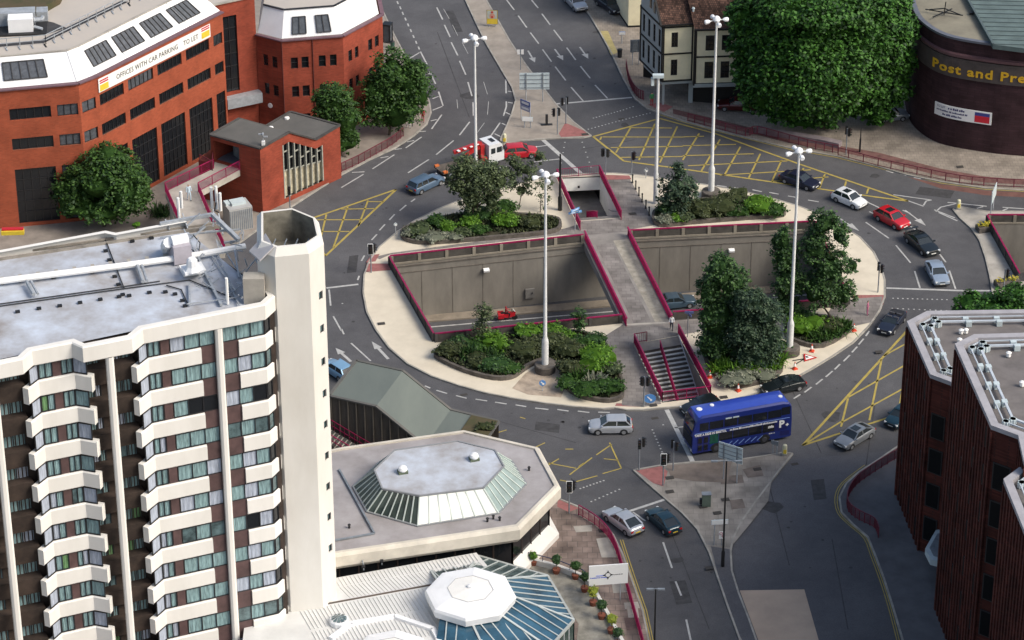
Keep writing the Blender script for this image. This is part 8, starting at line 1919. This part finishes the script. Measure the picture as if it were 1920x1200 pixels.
# hotel terrace
tw = thing('terrace_wall', 'low white terrace wall with a thin blue railing beside the potted trees', 'wall', G(1040, 1060, PV))
wl_ = [G2(p, PV+.5) for p in [(990, 1046), (1045, 1060), (1092, 1078), (1107, 1092), (1122, 1118), (1140, 1150), (1155, 1178), (1172, 1210)]]
k = MB()
for i in range(len(wl_)-1): k.beam((*wl_[i], PV+.28), (*wl_[i+1], PV+.28), .3, .56)
k.build('wall', whitem, tw)
k = MB()
for i in range(3):
    k.beam((*wl_[i], 1.2), (*wl_[i+1], 1.2), .06, .06)
    for q in range(3): c = wl_[i].lerp(wl_[i+1], q/2); k.beam((*c, .1), (*c, 1.2), .06, .06, Vector((1, 0, 0)))
k.build('railing', mat('blue grey rail', (.05, .06, .12), .5, 0), tw)
patch('terrace_paving', [(985, 1060), (1045, 1066), (1092, 1082), (1107, 1096), (1122, 1122), (1140, 1154), (1172, 1214), (1190, 1260), (1070, 1300), (1085, 1170), (1030, 1085)], mat('terrace slabs', (.33, .31, .26), .9, .25, .8))
for i, (p, lf_, h, lab) in enumerate([((1000, 1059), lf_bright, 1.0, 'small bright tree in a terracotta pot, leftmost beside the podium corner'), ((1043, 1075), lf_dark, 1.5, 'dark round-headed potted tree behind the blue railing'), ((1079, 1085), lf_mid, 1.4, 'mid green potted tree left of the white roundabout board'), ((1096, 1109), lf_dark, 1.6, 'dark round potted tree just below the white roundabout board'), ((1112, 1135), lf_yellow, 1.5, 'yellow green potted tree, upper of the two yellow ones'),
     ((1128, 1160), lf_dark, 1.5, 'dark potted tree between the two yellow ones'), ((1146, 1187), lf_yellow, 1.5, 'yellow green potted tree, lower of the two yellow ones'), ((1158, 1212), lf_dark, 1.5, 'dark potted tree nearest the bottom edge of the photo')]):
    t = thing('potted_tree', lab, 'potted tree', G(*p, PV), 0, 'potted trees along the terrace wall')
    k = MB(); k.lathe((0, 0, 0), [(.26, 0), (.36, .42), (.36, .48)], 12); k.build('pot', terracotta, t, world=False)
    k = MB(); k.tube([(0, 0, .4), (0, 0, h-.2)], .04, 6); k.build('trunk', bark, t, world=False)
    k = MB(); rr = .42 if i else .32; ico(k, (0, 0, h), (rr, rr, rr), seed=i); leaves(k, [((0, 0, h), (rr, rr, rr))], 260, .13, random.Random(i), .2, 0, 13); k.build('crown', lf_, t, world=False)
# flower troughs on the right-hand island
for p, lab in (((1845, 432), 'upper stone trough of yellow flowers on the right-hand island'), ((1888, 535), 'lower stone trough of yellow flowers at the right edge')):
    t = thing('flower_trough', lab, 'planter', G(*p, PV), .3); k = MB(); k.box((0, 0, .3), (1.6 if p[1] < 500 else 2.6, 1.1, .6)); k.build('trough', stonewall, t, world=False)
    k = MB(); leaves(k, [((x, 0, .7), (.5, .4, .3)) for x in ((-.3, .3) if p[1] < 500 else (-.8, 0, .8))], 420, .14, random.Random(3), .2, .5, 12); k.build('flowers', lf_flower, t, world=False)

# ================================================================= split parts that hold several pieces into one object per piece
def split(o):
    me = o.data; key = {}; par = {}
    def find(x):
        while par[x] != x: par[x] = par[par[x]]; x = par[x]
        return x
    ids = []
    for v in me.vertices:
        q = (round(v.co.x, 3), round(v.co.y, 3), round(v.co.z, 3)); key.setdefault(q, len(key)); ids.append(key[q])
    for i in key.values(): par[i] = i
    for p in me.polygons:
        a = find(ids[p.vertices[0]])
        for v in p.vertices[1:]: par[find(ids[v])] = a
    groups = {}
    for p in me.polygons: groups.setdefault(find(ids[p.vertices[0]]), []).append(p)
    if len(groups) < 2: return
    gl = list(groups.values()); first = True
    for g in gl:
        k = MB()
        for p in g: k.m = p.material_index; k.add([me.vertices[v].co for v in p.vertices], [tuple(range(len(p.vertices)))])
        n2 = bpy.data.meshes.new(o.name.split('.')[0]); n2.from_pydata(k.v, [], k.f)
        for m_ in me.materials: n2.materials.append(m_)
        n2.polygons.foreach_set('material_index', k.mi); n2.update()
        if first: o.data = n2; first = False
        else: c = o.copy(); c.data = n2; C.objects.link(c)
SPLIT = {'post', 'landing', 'parapet', 'kerb_edge', 'brown_panel', 'rail_foot', 'wheel', 'foot', 'branch_pipe', 'red_bar', 'downpipe', 'seat', 'gable_window', 'railing_post', 'rear_marker', 'branch', 'open_vent', 'base_box', 'roof_box', 'mullion', 'number_plate', 'handrail', 'column', 'logo_disc', 'ring', 'steel_beam', 'cable', 'conduit', 'duct', 'tray', 'housing'}
for o in list(C.objects):
    if o.type == 'MESH' and o.parent is not None and o.name.split('.')[0] in SPLIT and not o.children: split(o)

pw = thing('low_wall', 'low mauve grey wall with sloping rails on the pavement under the big tree', 'wall', G(1480, 262, PV))
k = MB(); q = [G2(p, .5) for p in [(1418, 241), (1480, 252), (1540, 262), (1576, 270)]]
for i in range(3): k.beam((*q[i], .42), (*q[i+1], .42), .9, .6)
k.build('wall', mat('mauve grey stone', (.26, .22, .23), .9, .15, .8), pw)
t = thing('twin_sign', 'two small white plates on one post at the left kerb of the top carriageway', 'sign', G(976, 131, PV))
k = MB(); k.lathe((0, 0, 0), [(.05, 0), (.05, 2.6)], 6); k.build('post', metgrey, t, world=False)
for x in (-.22, .22): k = MB(); k.box((x, -.06, 2.35), (.32, .05, .6)); k.build('plate', signwhite, t, world=False)
